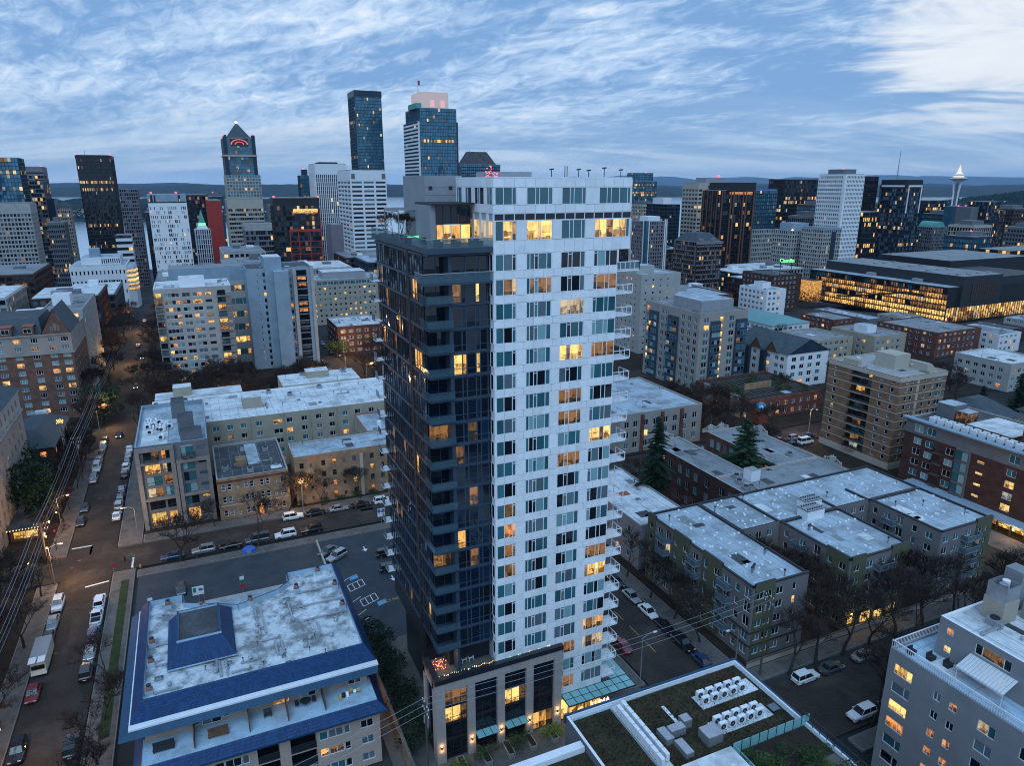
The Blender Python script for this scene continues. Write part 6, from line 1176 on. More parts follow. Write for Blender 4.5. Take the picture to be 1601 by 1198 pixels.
    for lab, x0, x1, y0, y1, z, wm, rm, n in (('white hall with a teal sloped roof', 252, 276, 255, 290, 10, 'wall_white', 'roof_teal', 1), ('low cream block with white roof behind the townhouses', 246, 268, 222, 244, 10, 'stucco_cream', 'roof_grey', 2), ('cream flat block with a roof shed beside the red brick block', 272, 292, 214, 238, 11, 'stucco_cream', 'roof_grey', 3), ('red brick block in front of the glowing glass hall', 300, 330, 205, 236, 12, 'brick_red', 'roof_grey', 4), ('white cubic block below the glowing hall', 356, 372, 168, 190, 14, 'wall_white', 'roof_pale', 5), ('long red balcony block at the right edge', 372.5, 420, 160, 186, 13, 'brick_red', 'roof_pale', 6), ('pale bay-windowed apartments behind the brick tower', 276, 298, 158, 180, 11, 'concrete_pale', 'roof_white', 7), ('terracotta apartments with white bay windows', 300, 336, 136, 160, 11, 'wall_rust', 'roof_pale', 8), ('brick block with white roof left of the glowing hall', 258, 282, 318, 350, 15, 'brick_red', 'roof_pale', 9), ('narrow white block with a vertical banner', 290, 304, 300, 322, 19, 'wall_white', 'roof_pale', 10), ('dark brick block with lit shopfronts below the neon sign', 322, 346, 330, 356, 22, 'brick_dark', 'roof_dark', 11), ('small tan block at the kerb before the glowing hall', 332, 348, 246, 262, 9, 'stucco_cream', 'roof_grey', 12), ('long grey shed before the glowing hall', 318, 330, 256, 292, 8, 'wall_grey', 'roof_pale', 13), ('red brick corner shop left of the glowing hall', 296, 312, 258, 280, 9, 'brick_red', 'roof_grey', 14), ('white low block right of the red brick block', 336, 352, 200, 222, 9, 'wall_white', 'roof_grey', 15), ('dark garage block before the glowing hall corner', 356, 376, 212, 232, 7, 'wall_bronze', 'roof_dark', 16), ('pale block under the right end of the glowing hall', 384, 410, 206, 228, 9, 'concrete_pale', 'roof_pale', 17), ('brown block at the right edge below the glowing hall', 414, 444, 196, 224, 10, 'wall_rust', 'roof_grey', 18), ('grey flats between the townhouses and the beige slab', 212, 232, 240, 262, 12, 'wall_grey', 'roof_pale', 19)):
        b = Bld('low_block', lab, x0, x1, y0, y1, z, wm, roof=rm, parapet=.5)
        for k in range(int(z/3)):
            b.grid('S', [1.5+3.2*i for i in range(int((x1-x0-2)/3.2))], [1.2+3*k], 1.7, 1.5, div=(.5, .5), litp=.15); b.grid('W', [1.5+3.2*i for i in range(int((y1-y0-2)/3.2))], [1.2+3*k], 1.7, 1.5, div=(.5, .5), litp=.15)
        b.done(); b.vents(7)
        if n == 1: MB().frustum((x0-.5, x1+.5, y0-.5, y1+.5), (x0+8, x1-8, y0+6, y1-6), z, z+2.6, 'roof_teal').build('hipped_roof', b.t)
        if n in (3, 5, 10): b.block('roof_shed', x0+4, x0+10, y0+8, y0+15, z-.5, z+3, 'wall_white', 'roof_pale')
        if n == 11:
            s = text('Camlin', 'sign_letters', 3.2, b.rel(((x0+x1)/2-2, y0-.6, z+7.6)), (pi/2, 0, radians(-24)), 'neon_green', b.t, .15); MB().box(x0+6, x0+6.3, y0+.4, y0+.7, z, z+8, 'dark_metal').build('sign_frame', b.t); MB().box(x0+15, x0+15.3, y0+.4, y0+.7, z, z+8, 'dark_metal').build('sign_frame', b.t)
    # terraced brick retaining block with a planted deck
    b = Bld('terraced_brick_block', 'long low brick block with pale bays and a planted roof deck', 163.5, 196, 172, 200, 7.0, 'brick_red', roof='soil', parapet=.6)
    for z in (.8, 3.8): b.grid('W', [1.5+3.4*i for i in range(8)], [z], 1.5, 1.6, div=(.5, .5), litp=.25); b.grid('S', [1.5+3.4*i for i in range(9)], [z], 1.5, 1.6, div=(.5, .5), litp=.2)
    b.done()
    for y in (176, 190): b.block('pale_bay', 163.1, 163.49, y, y+5, 0, 7.4, 'concrete_pale')
    b.block('deck_wall', 172, 184, 184, 184.5, 6.4, 8.6, 'brick_tan'); b.block('glass_dome_base', 164.5, 168.5, 168.2, 171.9, 0, 4.5, 'brick_red'); MB().lathe([(2.1, 4.5), (2.0, 5.3), (1.5, 6.1), (.7, 6.6), (.05, 6.8)], 14, 'g_sky', (166.5, 170)).build('glass_dome', b.t)
    # cream villas with slate roofs near the right edge
    for i, (x0, x1, y0, y1, lab) in enumerate(((206, 226, 124, 140, 'cream villa with dark hipped roof behind the brick tower'), (232, 254, 112, 128, 'cream villa with round corner tower near the tall conifer'))):
        b = Bld('cream_villa', lab, x0, x1, y0, y1, 8, 'stucco_cream', roof='roof_slate', parapet=.1)
        for z in (1, 4.4): b.grid('W', [2, 5.4, 9, 12.4], [z], 1.1, 1.8, litp=.08); b.grid('S', [2, 6, 10, 14, 17.4], [z], 1.1, 1.8, litp=.08)
        b.done(); MB().frustum((x0-.8, x1+.8, y0-.8, y1+.8), (x0+7, x1-7, y0+7, y1-7), 7.9, 13, 'roof_slate').build('hipped_roof', b.t)
        MB().lathe([(2.4, 0), (2.4, 7)], 10, 'stucco_cream', (x0+5, y0-1)).build('corner_turret', b.t); MB().lathe([(2.9, 7), (.1, 10)], 10, 'roof_slate', (x0+5, y0-1)).build('turret_roof', b.t)
    b = Bld('red_brick_walkup', 'small red brick walk-up at the right edge behind the conifer', 236, 262, 84, 106, 9.5, 'brick_red', roof='roof_pale', parapet=.5)
    for z in (1, 3.9, 6.7): b.grid('W', [2, 5.4, 9, 12.4, 16], [z], 1.3, 1.5, litp=.08, frame='white_metal')
    b.done()
mids()
# ================================================================ downtown
def tower(name, label, x0, x1, y0, y1, z0, z1, wall, dark, nS, nW, rows, pier=.25, sp=.35, litp=.08, lits=('l_far', 'l_dim', 'l_far', 'l_cool', 'l_dim'), rowlit=0.0, cap=0.0, capmat=None, roof='roof_grey', t=None, vis=None, proud=.35, base=0.0, cat='tower', span=None):
    """piers and spandrels stand proud of the glass; every pane is its own face with its own light"""
    t = t or thing(name, label, cat, ((x0+x1)/2, (y0+y1)/2, z0)); H = z1-cap
    wl = MB(); pn = MB(); span = span or wall
    for side in (vis or ('SE' if x1 <= 4 else 'SW')):
        f = Face(side, x0, x1, y0, y1); n = nS if side == 'S' else nW; cw = f.W/n; rh = (H-z0-base)/rows
        for r in range(rows):
            za = z0+base+r*rh; lr = RN.random() < rowlit
            if sp: f.box(wl, .01, f.W-.01, za, za+rh*sp, 0, proud*.72, span)
            for c in range(n):
                m = RN.choice(lits) if RN.random() < (litp*.6 if not lr else .55) else RN.choice(dark)
                pn.face([f.p(c*cw, za+rh*sp, .02), f.p((c+1)*cw, za+rh*sp, .02), f.p((c+1)*cw, za+rh, .02), f.p(c*cw, za+rh, .02)], m)
        if pier:
            for c in range(n+1):
                a, b = max(0, c*cw-cw*pier/2), min(f.W, c*cw+cw*pier/2); f.box(wl, a, b, z0, H+.01, 0, proud, wall)
    wl.box(x0, x1, y0, y1, z0, H, wall, 'b')
    if cap: wl.box(x0-proud, x1+proud, y0-proud, y1+proud, H, z1, capmat or wall)
    wl.build('wall', t); o = pn.build('window_panes', t, kind='stuff')
    MB().box(x0+.5, x1-.5, y0+.5, y1-.5, z1+.02, z1+.5, roof).build('roof', t)
    return t
def cap_box(t, x0, x1, y0, y1, z0, z1, m, name='roof_plant'): return MB().box(x0, x1, y0, y1, z0, z1, m, 'b').build(name, t)
def beacon(t, x, y, z, m='lamp_red', r=.7): MB().lathe([(.05, z), (r, z+r*.6), (r, z+r*1.2), (.05, z+r*1.8)], 8, m, (x, y)).build('beacon', t)
def mast(t, x, y, z0, z1, r=.3): MB().tube((x, y, z0), (x, y, z1), r, r*.4, 5, 'grey_metal').build('mast', t)
DK = ('g_dark', 'g_dark', 'g_navy', 'g_grey'); BL = ('g_blue', 'g_blue', 'g_blue', 'g_teal'); BLK = ('g_dark', 'g_dark', 'g_dark', 'g_navy'); TE = ('g_teal', 'g_blue', 'g_blue', 'g_teal')
# left cluster
tower('glass_tower', 'blue glass tower cut by the left edge of the frame', -176, -137.7, 829, 859, -28, 98.6, 'wall_navy', BL, 14, 8, 34, .08, .12, .10, rowlit=.08)
t = tower('banded_tower', 'brown tower with pale banded crown near the left edge', -156, -135.1, 938, 968, -39, 92.6, 'wall_mauve', DK, 8, 8, 30, .1, .3, .12, cap=9, capmat='wall_mauve', rowlit=.1); cap_box(t, -156.4, -134.7, 937.5, 968, 85.6, 87.2, 'wall_black', 'crown_band'); beacon(t, -136, 939, 92.8)
t = tower('stepped_tower', 'dark stepped glass tower with lit upper floors beside the banded tower', -150.3, -131.7, 903, 940, -36, 77.9, 'wall_grey', DK, 8, 10, 27, .1, .25, .20, rowlit=.12); cap_box(t, -131.6, -125, 910, 935, -36, 60, 'wall_navy', 'shoulder')
tower('beige_grid_tower', 'broad beige tower with a dense window grid at the left edge', -132, -100, 615, 640, -10, 62.1, 'concrete_pale', ('g_dark', 'g_grey', 'g_navy'), 15, 9, 21, .28, .36, .05, cap=7)
t = tower('slim_beige_tower', 'slim beige tower with sloped grey top left of the black tower', -119.8, -108.4, 882, 897, -35, 52, 'wall_sand', DK, 7, 8, 24, .35, .35, .07, rowlit=.04); MB().frustum((-120.2, -108, 881.5, 897.5), (-118, -112, 884, 894), 52, 56, 'roof_slate').build('sloped_top', t)
t = tower('black_tower', 'tall black slab tower with scattered rows of lit windows on the left', -86.4, -57.8, 793.4, 830, -28, 100.9, 'wall_black', BLK, 30, 20, 38, .22, .22, .03, rowlit=.16, cap=3); mast(t, -79, 800, 101, 106); beacon(t, -86, 794, 101); beacon(t, -58.2, 794, 101)
tower('grid_tower', 'tower with regular dark square windows right of the black slab', -65.4, -47.1, 953, 985, -44, 68.8, 'wall_mauve', DK, 8, 9, 27, .3, .34, .06, rowlit=.05); 
t = tower('striped_annex', 'low striped office block at the foot of the grid tower', -56, -44, 700, 715, -28, 33, 'wall_white', BLK, 4, 4, 12, .0, .5, .1)
# white civic building
t = tower('white_civic_building', 'white civic building with small square windows and a curved lit end', -72.5, -40, 542.7, 582, -6, 23.3, 'wall_white', DK, 14, 9, 4, .62, .62, .03, roof='roof_pale', cap=3, cat='building'); MB().box(-66, -43, 548, 575, 23.3, 28.5, 'wall_white', 'b', 'roof_pale').build('upper_storey', t); MB().box(-61, -55, 552, 560, 28.5, 34, 'concrete_blue').build('plant_house', t)
for i in range(9): MB().box(-54+i*1.25, -53.4+i*1.25, 547.9, 547.99, 24.4, 27.4, 'g_dark').build('slot_window', t); MB().box(-57+i*1.5, -56.3+i*1.5, 542.2, 542.34, 1, 14, 'g_dark').build('tall_window', t)
MB().prism([(-40, 542.7), (-35.5, 546), (-34, 556), (-36, 570), (-40, 575)], -6, 22, 'wall_white', 'roof_pale').build('curved_end', t)
for i in range(5): MB().prism([(-40.2, 542.5), (-35.3, 545.8), (-33.8, 556), (-36, 568), (-40, 570)], 6+i*3, 7.7+i*3, 'l_gold').build('curved_window', t)
t = thing('patterned_white_tower', 'white tower with an irregular pattern of narrow dark windows', 'tower', (-10, 580, -10))
def patterned(t):
    x0, x1, y0, y1 = -22.4, 2.2, 569, 591; wl = MB().box(x0, x1, y0, y1, -10, 62.6, 'wall_white', 'b'); wl.build('wall', t); f = Face('S', x0, x1, y0, y1); m = 0
    for r in range(22):
        for c in range(19):
            if RN.random() < .48:
                w = RN.choice((.55, .55, 1.0)); mb = ('pw', w)
                mat = RN.choice(('l_gold', 'l_far')) if RN.random() < .1 else RN.choice(('g_dark', 'g_navy', 'g_dark', 'g_grey'))
                put('window', win_mesh(w, 2.2, (1,), [mat], 'wall_white', .05), t, (f.p(.8+c*1.24, -7+r*3.1, .02)[0]+10, f.p(0, 0, .02)[1]-580, 10-7+r*3.1))
    MB().box(x0+.3, x1-.3, y0+.3, y1, 62.6, 63.4, 'wall_black').build('crown_gap', t); MB().box(x0, x1, y0, y1, 63.4, 68.7, 'concrete_blue', '', 'roof_pale').build('crown', t)
    for a, b in ((-20.8, -19.2), (-18.4, -17.4), (-3, -1.6)): MB().box(a, b, y0-.06, y0-.01, 62.7, 68, 'wall_black').build('crown_slot', t)
    for a in (-21.6, -16, -2.4): MB().box(a, a+.6, y0-.1, y0-.02, 63.6, 65.4, 'l_warm').build('crown_light', t)
    beacon(t, -20, 575, 69); beacon(t, -4, 575, 69)
patterned(t)
tower('dark_glass_tower', 'dark glass office tower behind the white patterned tower', 3.5, 22, 766, 796, -28, 64.9, 'wall_black', BLK, 10, 9, 26, .06, .2, .10, rowlit=.1, cap=1.5)
t = tower('spired_white_tower', 'small white ribbed tower with a green glowing pyramid top', 6, 17, 611, 631, -14, 41, 'wall_white', DK, 7, 8, 15, .4, .1, .06); MB().frustum((7, 16, 612, 622), (9.5, 13.5, 615, 619), 41, 46, 'wall_white').build('crown', t); MB().frustum((9, 14, 614.5, 619.5), (11.3, 11.7, 616.8, 617.2), 46, 56, 'copper_green').build('pyramid', t); MB().box(9, 14, 614.2, 614.4, 44.6, 46, 'lamp_green').build('green_light', t)
t = tower('red_slab_tower', 'narrow blank red slab tower', 18.1, 28.4, 650, 690, -18, 62, 'wall_red', DK, 1, 14, 26, .9, .05, .04, vis='W', span='wall_black'); mast(t, 20, 655, 62, 66)
# postmodern tower with pyramid
t = tower('pyramid_tower', 'tall postmodern tower with stepped shoulders, red arch and pyramid roof', 51, 91.1, 964, 1009, -50, 84.9, 'wall_sand', BL, 12, 12, 36, .3, .3, .05, rowlit=.02)
tower('x', 'x', 51.8, 88.8, 966, 1006, 84.9, 128.2, 'wall_grey', TE, 12, 12, 12, .12, .15, .07, t=t, rowlit=.08); MB().box(50.5, 89.6, 963, 1008, 107, 109, 'wall_sand').build('cornice', t)
for a in (52, 84.6): MB().box(a, a+4.2, 964.6, 968.6, 84.9, 132, 'wall_navy').build('corner_turret', t)
MB().frustum((57, 83.6, 970, 1000), (69.8, 70.8, 984, 985), 130, 147, 'roof_slate').build('pyramid_roof', t); MB().box(56, 84.6, 969, 1001, 128.2, 130, 'wall_grey').build('crown_base', t); beacon(t, 70.3, 984.5, 146.5, 'lamp_white', 1.5); beacon(t, 52.5, 965, 130, 'lamp_red', 1.2)
mb = MB()
for i in range(14):
    a = pi*i/14; b = pi*(i+1)/14
    for r0, r1 in ((8.6, 10), (4.2, 5.4)): mb.face([(70.3+cos(a)*r0, 965.2, 121+sin(a)*r0*.62), (70.3+cos(a)*r1, 965.2, 121+sin(a)*r1*.62), (70.3+cos(b)*r1, 965.2, 121+sin(b)*r1*.62), (70.3+cos(b)*r0, 965.2, 121+sin(b)*r0*.62)], 'neon_red')
mb.build('lit_arch', t); MB().box(60, 80.6, 965.4, 966, 119, 128, 'wall_bronze').build('arch_panel', t)
tower('tan_banded_block', 'tan office block with horizontal lit window bands below the pyramid tower', 38.6, 70.6, 750, 790, -28, 61, 'wall_sand', DK, 16, 10, 19, .1, .45, .10, rowlit=.25, cap=9)
tower('grey_lowrise_office', 'grey brown office block with a pale top band', 41.6, 63.3, 595, 621, -14, 44.8, 'wall_mauve', DK, 12, 9, 13, .1, .3, .12, rowlit=.15, cap=4.5, capmat='concrete_pale')
t = tower('black_and_red_tower', 'black tower wrapped by a bright red frame at lower right', 54, 83.2, 502, 520, -6, 66.5, 'wall_black', BLK+('g_dkblue',), 16, 8, 20, .1, .25, .14, cap=5)
for i in range(11): MB().box(62.5, 83.7, 501.2, 501.6, -4+i*4.2, -3.5+i*4.2, 'wall_red').build('red_beam', t)
for x in (62.5, 68, 75.4, 82.9): MB().box(x, x+.7, 501.15, 501.62, -6, 46.0 if x < 80 else 60, 'wall_red').build('red_post', t)
MB().box(62.4, 83.8, 501.1, 501.64, 44.6, 46.4, 'wall_red').build('red_beam', t); beacon(t, 54.5, 503, 66.8); beacon(t, 83, 503, 66.8); MB().box(66, 82, 501.6, 501.9, 56.5, 59.5, 'l_gold').build('lit_floor', t)
# white vertical stripes
t = tower('striped_tower', 'tall tower with closely spaced white vertical ribs and a plain crown', 134, 167.6, 817, 860, -39, 95.9, 'wall_white', BLK, 16, 16, 30, .42, .05, .05, lits=('l_gold',), cap=11, roof='roof_dark'); cap_box(t, 140, 160, 825, 850, 95.9, 98, 'wall_black')
t = tower('small_glass_tower', 'narrow dark glass tower with a red beacon left of the ribbed tower', 125.6, 136, 875, 891, -44, 84, 'wall_navy', BL, 6, 8, 28, .08, .2, .2, rowlit=.15); cap_box(t, 129, 135, 878, 888, 84, 91, 'wall_navy'); beacon(t, 130, 879, 91)
t = tower('white_banded_tower', 'white office tower with long horizontal window slots left of the dark terrace', 130.3, 160.9, 621, 676, -20, 86.4, 'wall_white', DK, 3, 4, 27, .16, .52, .05, cap=9); 
for x in (131, 157): MB().box(x, x+3, 620.4, 620.6, 79.5, 83.6, 'wall_grey').build('louvre', t)
t = tower('tapered_glass_tower', 'tallest blue glass tower rising behind the white banded tower', 220.9, 256.7, 997, 1038, -60, 192.9, 'wall_navy', BL+('g_teal',), 20, 16, 62, .06, .14, .05, rowlit=.035); MB().box(220.4, 257.2, 996.4, 1038, 186, 193.4, 'wall_navy').build('crown', t)
tower('mauve_slab_block', 'plain mauve slab block with a dark side', 102.4, 111.2, 568, 590, -14, 44.8, 'wall_mauve', BLK, 1, 8, 14, .95, .1, .03, vis='W', span='wall_black')
# rounded glass tower with lit crown
t = tower('crowned_glass_tower', 'blue glass tower with rounded crown glowing pink and green', 268.9, 314.8, 866, 926, -50, 162, 'wall_navy', BL, 22, 14, 54, .05, .12, .03, rowlit=.06)
tower('x', 'x', 266.5, 270, 868, 930, -50, 147, 'wall_white', BLK, 2, 8, 46, .0, .5, .03, t=t, vis='W'); tower('x', 'x', 312, 317.4, 868, 926, -50, 147, 'wall_navy', BLK, 3, 8, 46, .1, .2, .05, t=t, vis='S')
pts = [(272+36*i/12, 872+2.4*(1-(1-((i-6)/6)**2))) for i in range(13)]
mb = MB(); mb.prism(pts+[(308, 910), (272, 910)], 162, 181, 'crown_light'); mb.build('crown', t)
for i, x in enumerate((284, 297)): MB().box(x, x+5, 870.6, 871.6, 164, 172, 'crown_pink').build('crown_glow', t)
MB().box(266, 273, 872, 905, 162, 168, 'copper_green').build('crown_shoulder', t); mast(t, 275, 890, 181, 198, .35); MB().box(275, 277.6, 889.9, 890.1, 190, 195, 'wall_red').build('flag', t)
t = tower('mansard_tower', 'dark tower with a black mansard roof behind the white crown', 365.6, 424.8, 987, 1020, -64, 101, 'wall_navy', BL, 20, 10, 40, .15, .3, .05); MB().frustum((370, 420, 990, 1016), (380, 408, 998, 1008), 101, 119, 'roof_dark').build('mansard_roof', t)
for x in (379, 383, 406, 410): mast(t, x, 1000, 119, 123, .3)
# right of the white tower
t = tower('teal_tower', 'teal glass tower with setback top just right of the white crown', 617.4, 657.6, 928, 960, -68, 78, 'wall_navy', TE, 16, 8, 40, .06, .25, .04, rowlit=.12); tower('x', 'x', 622, 652, 931, 956, 78, 90, 'wall_navy', TE, 10, 6, 4, .06, .2, .03, t=t); beacon(t, 640, 933, 90, 'lamp_red', 1.2)
t = tower('grey_corner_tower', 'grey tower with pale side and white roof plant', 484, 500, 660, 700, -39, 53, 'wall_navy', BLK, 6, 14, 24, .12, .35, .06, rowlit=.06); cap_box(t, 486, 497, 672, 692, 53.5, 60, 'wall_white')
t = tower('maroon_and_white_tower', 'maroon tower with white vertical corner strips', 324, 344, 468, 490, -14, 47, 'wall_mauve', DK, 9, 9, 21, .4, .34, .06); 
for f, s in ((Face('S', 324, 344, 468, 490), (.2, 1.8, 16.6, 18.2)), (Face('W', 324, 344, 468, 490), (.2, 1.8, 18.6, 20.2))):
    for q in s: mb = MB(); f.box(mb, q, q+.8, -14, 49, .3, .7, 'wall_white'); mb.build('white_rib', t)
MB().box(323.2, 325.6, 467.2, 469.6, -14, 48, 'g_teal').build('glass_corner', t); cap_box(t, 329, 340, 473, 485, 47, 51, 'wall_white')
t = tower('beige_bank_tower', 'beige bank tower with wide dark windows and a round clock emblem', 545, 598.7, 687, 716, -44, 75.9, 'wall_sand', BLK, 9, 5, 24, .25, .48, .07, rowlit=.05, cap=7); MB().tube((560, 686, 72), (560, 685.6, 72), 1.8, 1.8, 14, 'wall_black').build('emblem', t); cap_box(t, 560, 590, 694, 712, 76, 82, 'mech_grey'); beacon(t, 575, 690, 82, 'lamp_red', 1.6)
t = tower('black_bronze_tower', 'black and bronze apartment tower with a black crown and copper edges', 401.5, 436.4, 477, 500, -18, 70, 'wall_black', BLK, 12, 8, 27, .08, .1, .07); cap_box(t, 408, 437, 476, 500, 70, 76.4, 'wall_black', 'crown')
for x in (402, 411, 414, 424, 427, 435.4): MB().box(x, x+1.2, 476.0, 476.6, -18, 69.6, 'wall_rust').build('copper_rib', t)
for y in (480, 486, 492, 497): MB().box(400.6, 401.1, y, y+1.0, -18, 69.6, 'wall_rust').build('copper_rib', t)
MB().box(410, 434, 476.2, 476.5, 66.5, 69, 'l_orange').build('lit_floor', t); MB().box(409.5, 412, 475.3, 475.6, -4, 7, 'neon_red').build('neon_strip', t)
t = tower('balcony_glass_tower', 'blue glass balcony tower on a beige gridded base', 461.2, 489.4, 505, 526, -23, 69.5, 'wall_navy', TE, 12, 8, 28, .12, .3, .07); MB().box(462, 489, 506, 525, 69.5, 71, 'sign_blue').build('blue_cap', t)
tower('x', 'x', 452, 480, 492, 503, -23, 36, 'concrete_pale', DK, 14, 6, 15, .36, .4, .05, t=t)
t = tower('brown_ornate_block', 'brown apartment block with slate hipped roof and arched dormers', 309, 330, 387, 412, -6, 38, 'wall_bronze', DK, 10, 10, 14, .3, .3, .07, span='wall_mauve'); MB().frustum((309.6, 329.4, 388, 411.5), (314, 325, 394, 406), 38.4, 43.6, 'roof_slate').build('hipped_roof', t); MB().box(308.4, 330.6, 386.4, 387, 36.6, 38.2, 'wall_mauve').build('cornice', t)
for x in (313, 323): MB().tube((x, 386.6, 39), (x, 389, 39), 1.6, 1.6, 12, 'wall_mauve').build('arched_dormer', t)
t = tower('blue_topped_block', 'beige stepped apartment block with pale blue roofs by the neon sign', 427.6, 447.6, 422, 442, -14, 40, 'concrete_pale', DK, 8, 9, 17, .34, .36, .06); cap_box(t, 430, 446, 424, 438, 40, 46, 'concrete_blue'); beacon(t, 428.5, 423, 40.5, 'lamp_warm', .6)
t = tower('blue_topped_block', 'nearer beige gridded block with a pale blue roof edge', 432.3, 449.6, 396, 417, -12, 43.5, 'concrete_pale', DK, 9, 10, 18, .34, .36, .06, cap=1.2, capmat='concrete_blue'); MB().box(440, 444, 395, 396, -12, 41, 'wall_navy').build('dark_recess', t)
tower('dark_office_slab', 'wide black office slab with rows of golden windows left of the white hotel', 636, 686, 646, 672, -44, 80, 'wall_black', BLK, 22, 8, 27, .08, .28, .06, rowlit=.28, cap=1.5)
t = tower('white_hotel_tower', 'tall white hotel tower with small punched windows on two sides', 492.8, 514.6, 436, 463, -18, 82.8, 'wall_white', DK, 13, 13, 30, .42, .44, .07, cap=1.2, roof='roof_pale'); cap_box(t, 497, 511, 442, 458, 83, 87, 'wall_grey'); MB().box(492.2, 494.4, 435.4, 437.6, -18, 82.8, 'wall_white').build('corner_pier', t); beacon(t, 498, 444, 87)
tower('black_slab_tower', 'black slab tower peering out behind the white hotel', 610, 627, 515, 535, -30, 82, 'wall_black', BLK, 6, 8, 28, .1, .2, .06, rowlit=.04)
tower('golden_window_block', 'dark block full of golden windows right of the white hotel', 543.8, 563, 457, 475, -22, 51.2, 'wall_black', BLK, 9, 6, 16, .2, .3, .12, rowlit=.5, lits=('l_gold', 'l_far'))
t = tower('portal_tower', 'dark glass tower with a white portal frame at its top', 628.7, 652.4, 485, 513, -28, 74, 'wall_navy', DK+('g_grey',), 10, 12, 25, .14, .3, .08, rowlit=.08, cap=3, capmat='wall_black'); cap_box(t, 629, 652, 485.2, 512.6, 74, 79, 'wall_black', 'crown'); MB().box(632, 651, 484.2, 484.6, 72.4, 74, 'wall_white').box(632, 633.2, 484.2, 484.6, 48, 72.4, 'wall_white').box(649.8, 651, 484.2, 484.6, 48, 72.4, 'wall_white').box(628.0, 628.4, 486, 511, 72.4, 74, 'wall_white').build('portal', t); mast(t, 634, 500, 79, 107, .5)
tower('blue_lit_tower', 'dark tower with blue and white lights behind the needle', 834, 872, 612, 640, -50, 54.7, 'wall_black', BLK+('g_dkblue',), 12, 10, 26, .1, .25, .12, rowlit=.06)
t = tower('arch_topped_tower', 'grey apartment tower with a teal arched top', 658, 679, 472, 492, -28, 34.5, 'wall_grey', DK, 10, 9, 20, .36, .34, .09); MB().tube((668, 472, 33), (668, 490, 33), 7, 7, 20, 'copper_green').build('arched_top', t)
t = tower('slim_dark_tower', 'slim dark tower standing in front of the needle', 774, 787.5, 529, 545, -39, 51, 'wall_black', BLK, 6, 6, 24, .1, .2, .06); MB().box(773.2, 774, 530, 545, -39, 51, 'g_blue').build('blue_side', t); beacon(t, 774.6, 530, 51.3); beacon(t, 787, 530, 51.3)
t = tower('dark_green_tower', 'dark green glass tower at the right of the needle', 752.6, 772, 484, 504, -34, 57.1, 'wall_navy', BLK+('g_teal',), 10, 10, 25, .08, .25, .16); MB().box(740, 752, 492, 508, -34, 52, 'wall_grey').build('side_wing', t); tower('x', 'x', 772.1, 784, 484.4, 500, -34, 48, 'wall_bronze', DK, 6, 6, 22, .1, .25, .16, t=t, vis='S')
tower('right_edge_block', 'dark block with lit floors cut by the right edge of the frame', 542, 600, 326, 350, -10, 28.5, 'wall_black', BLK, 16, 8, 11, .06, .35, .12, rowlit=.35)
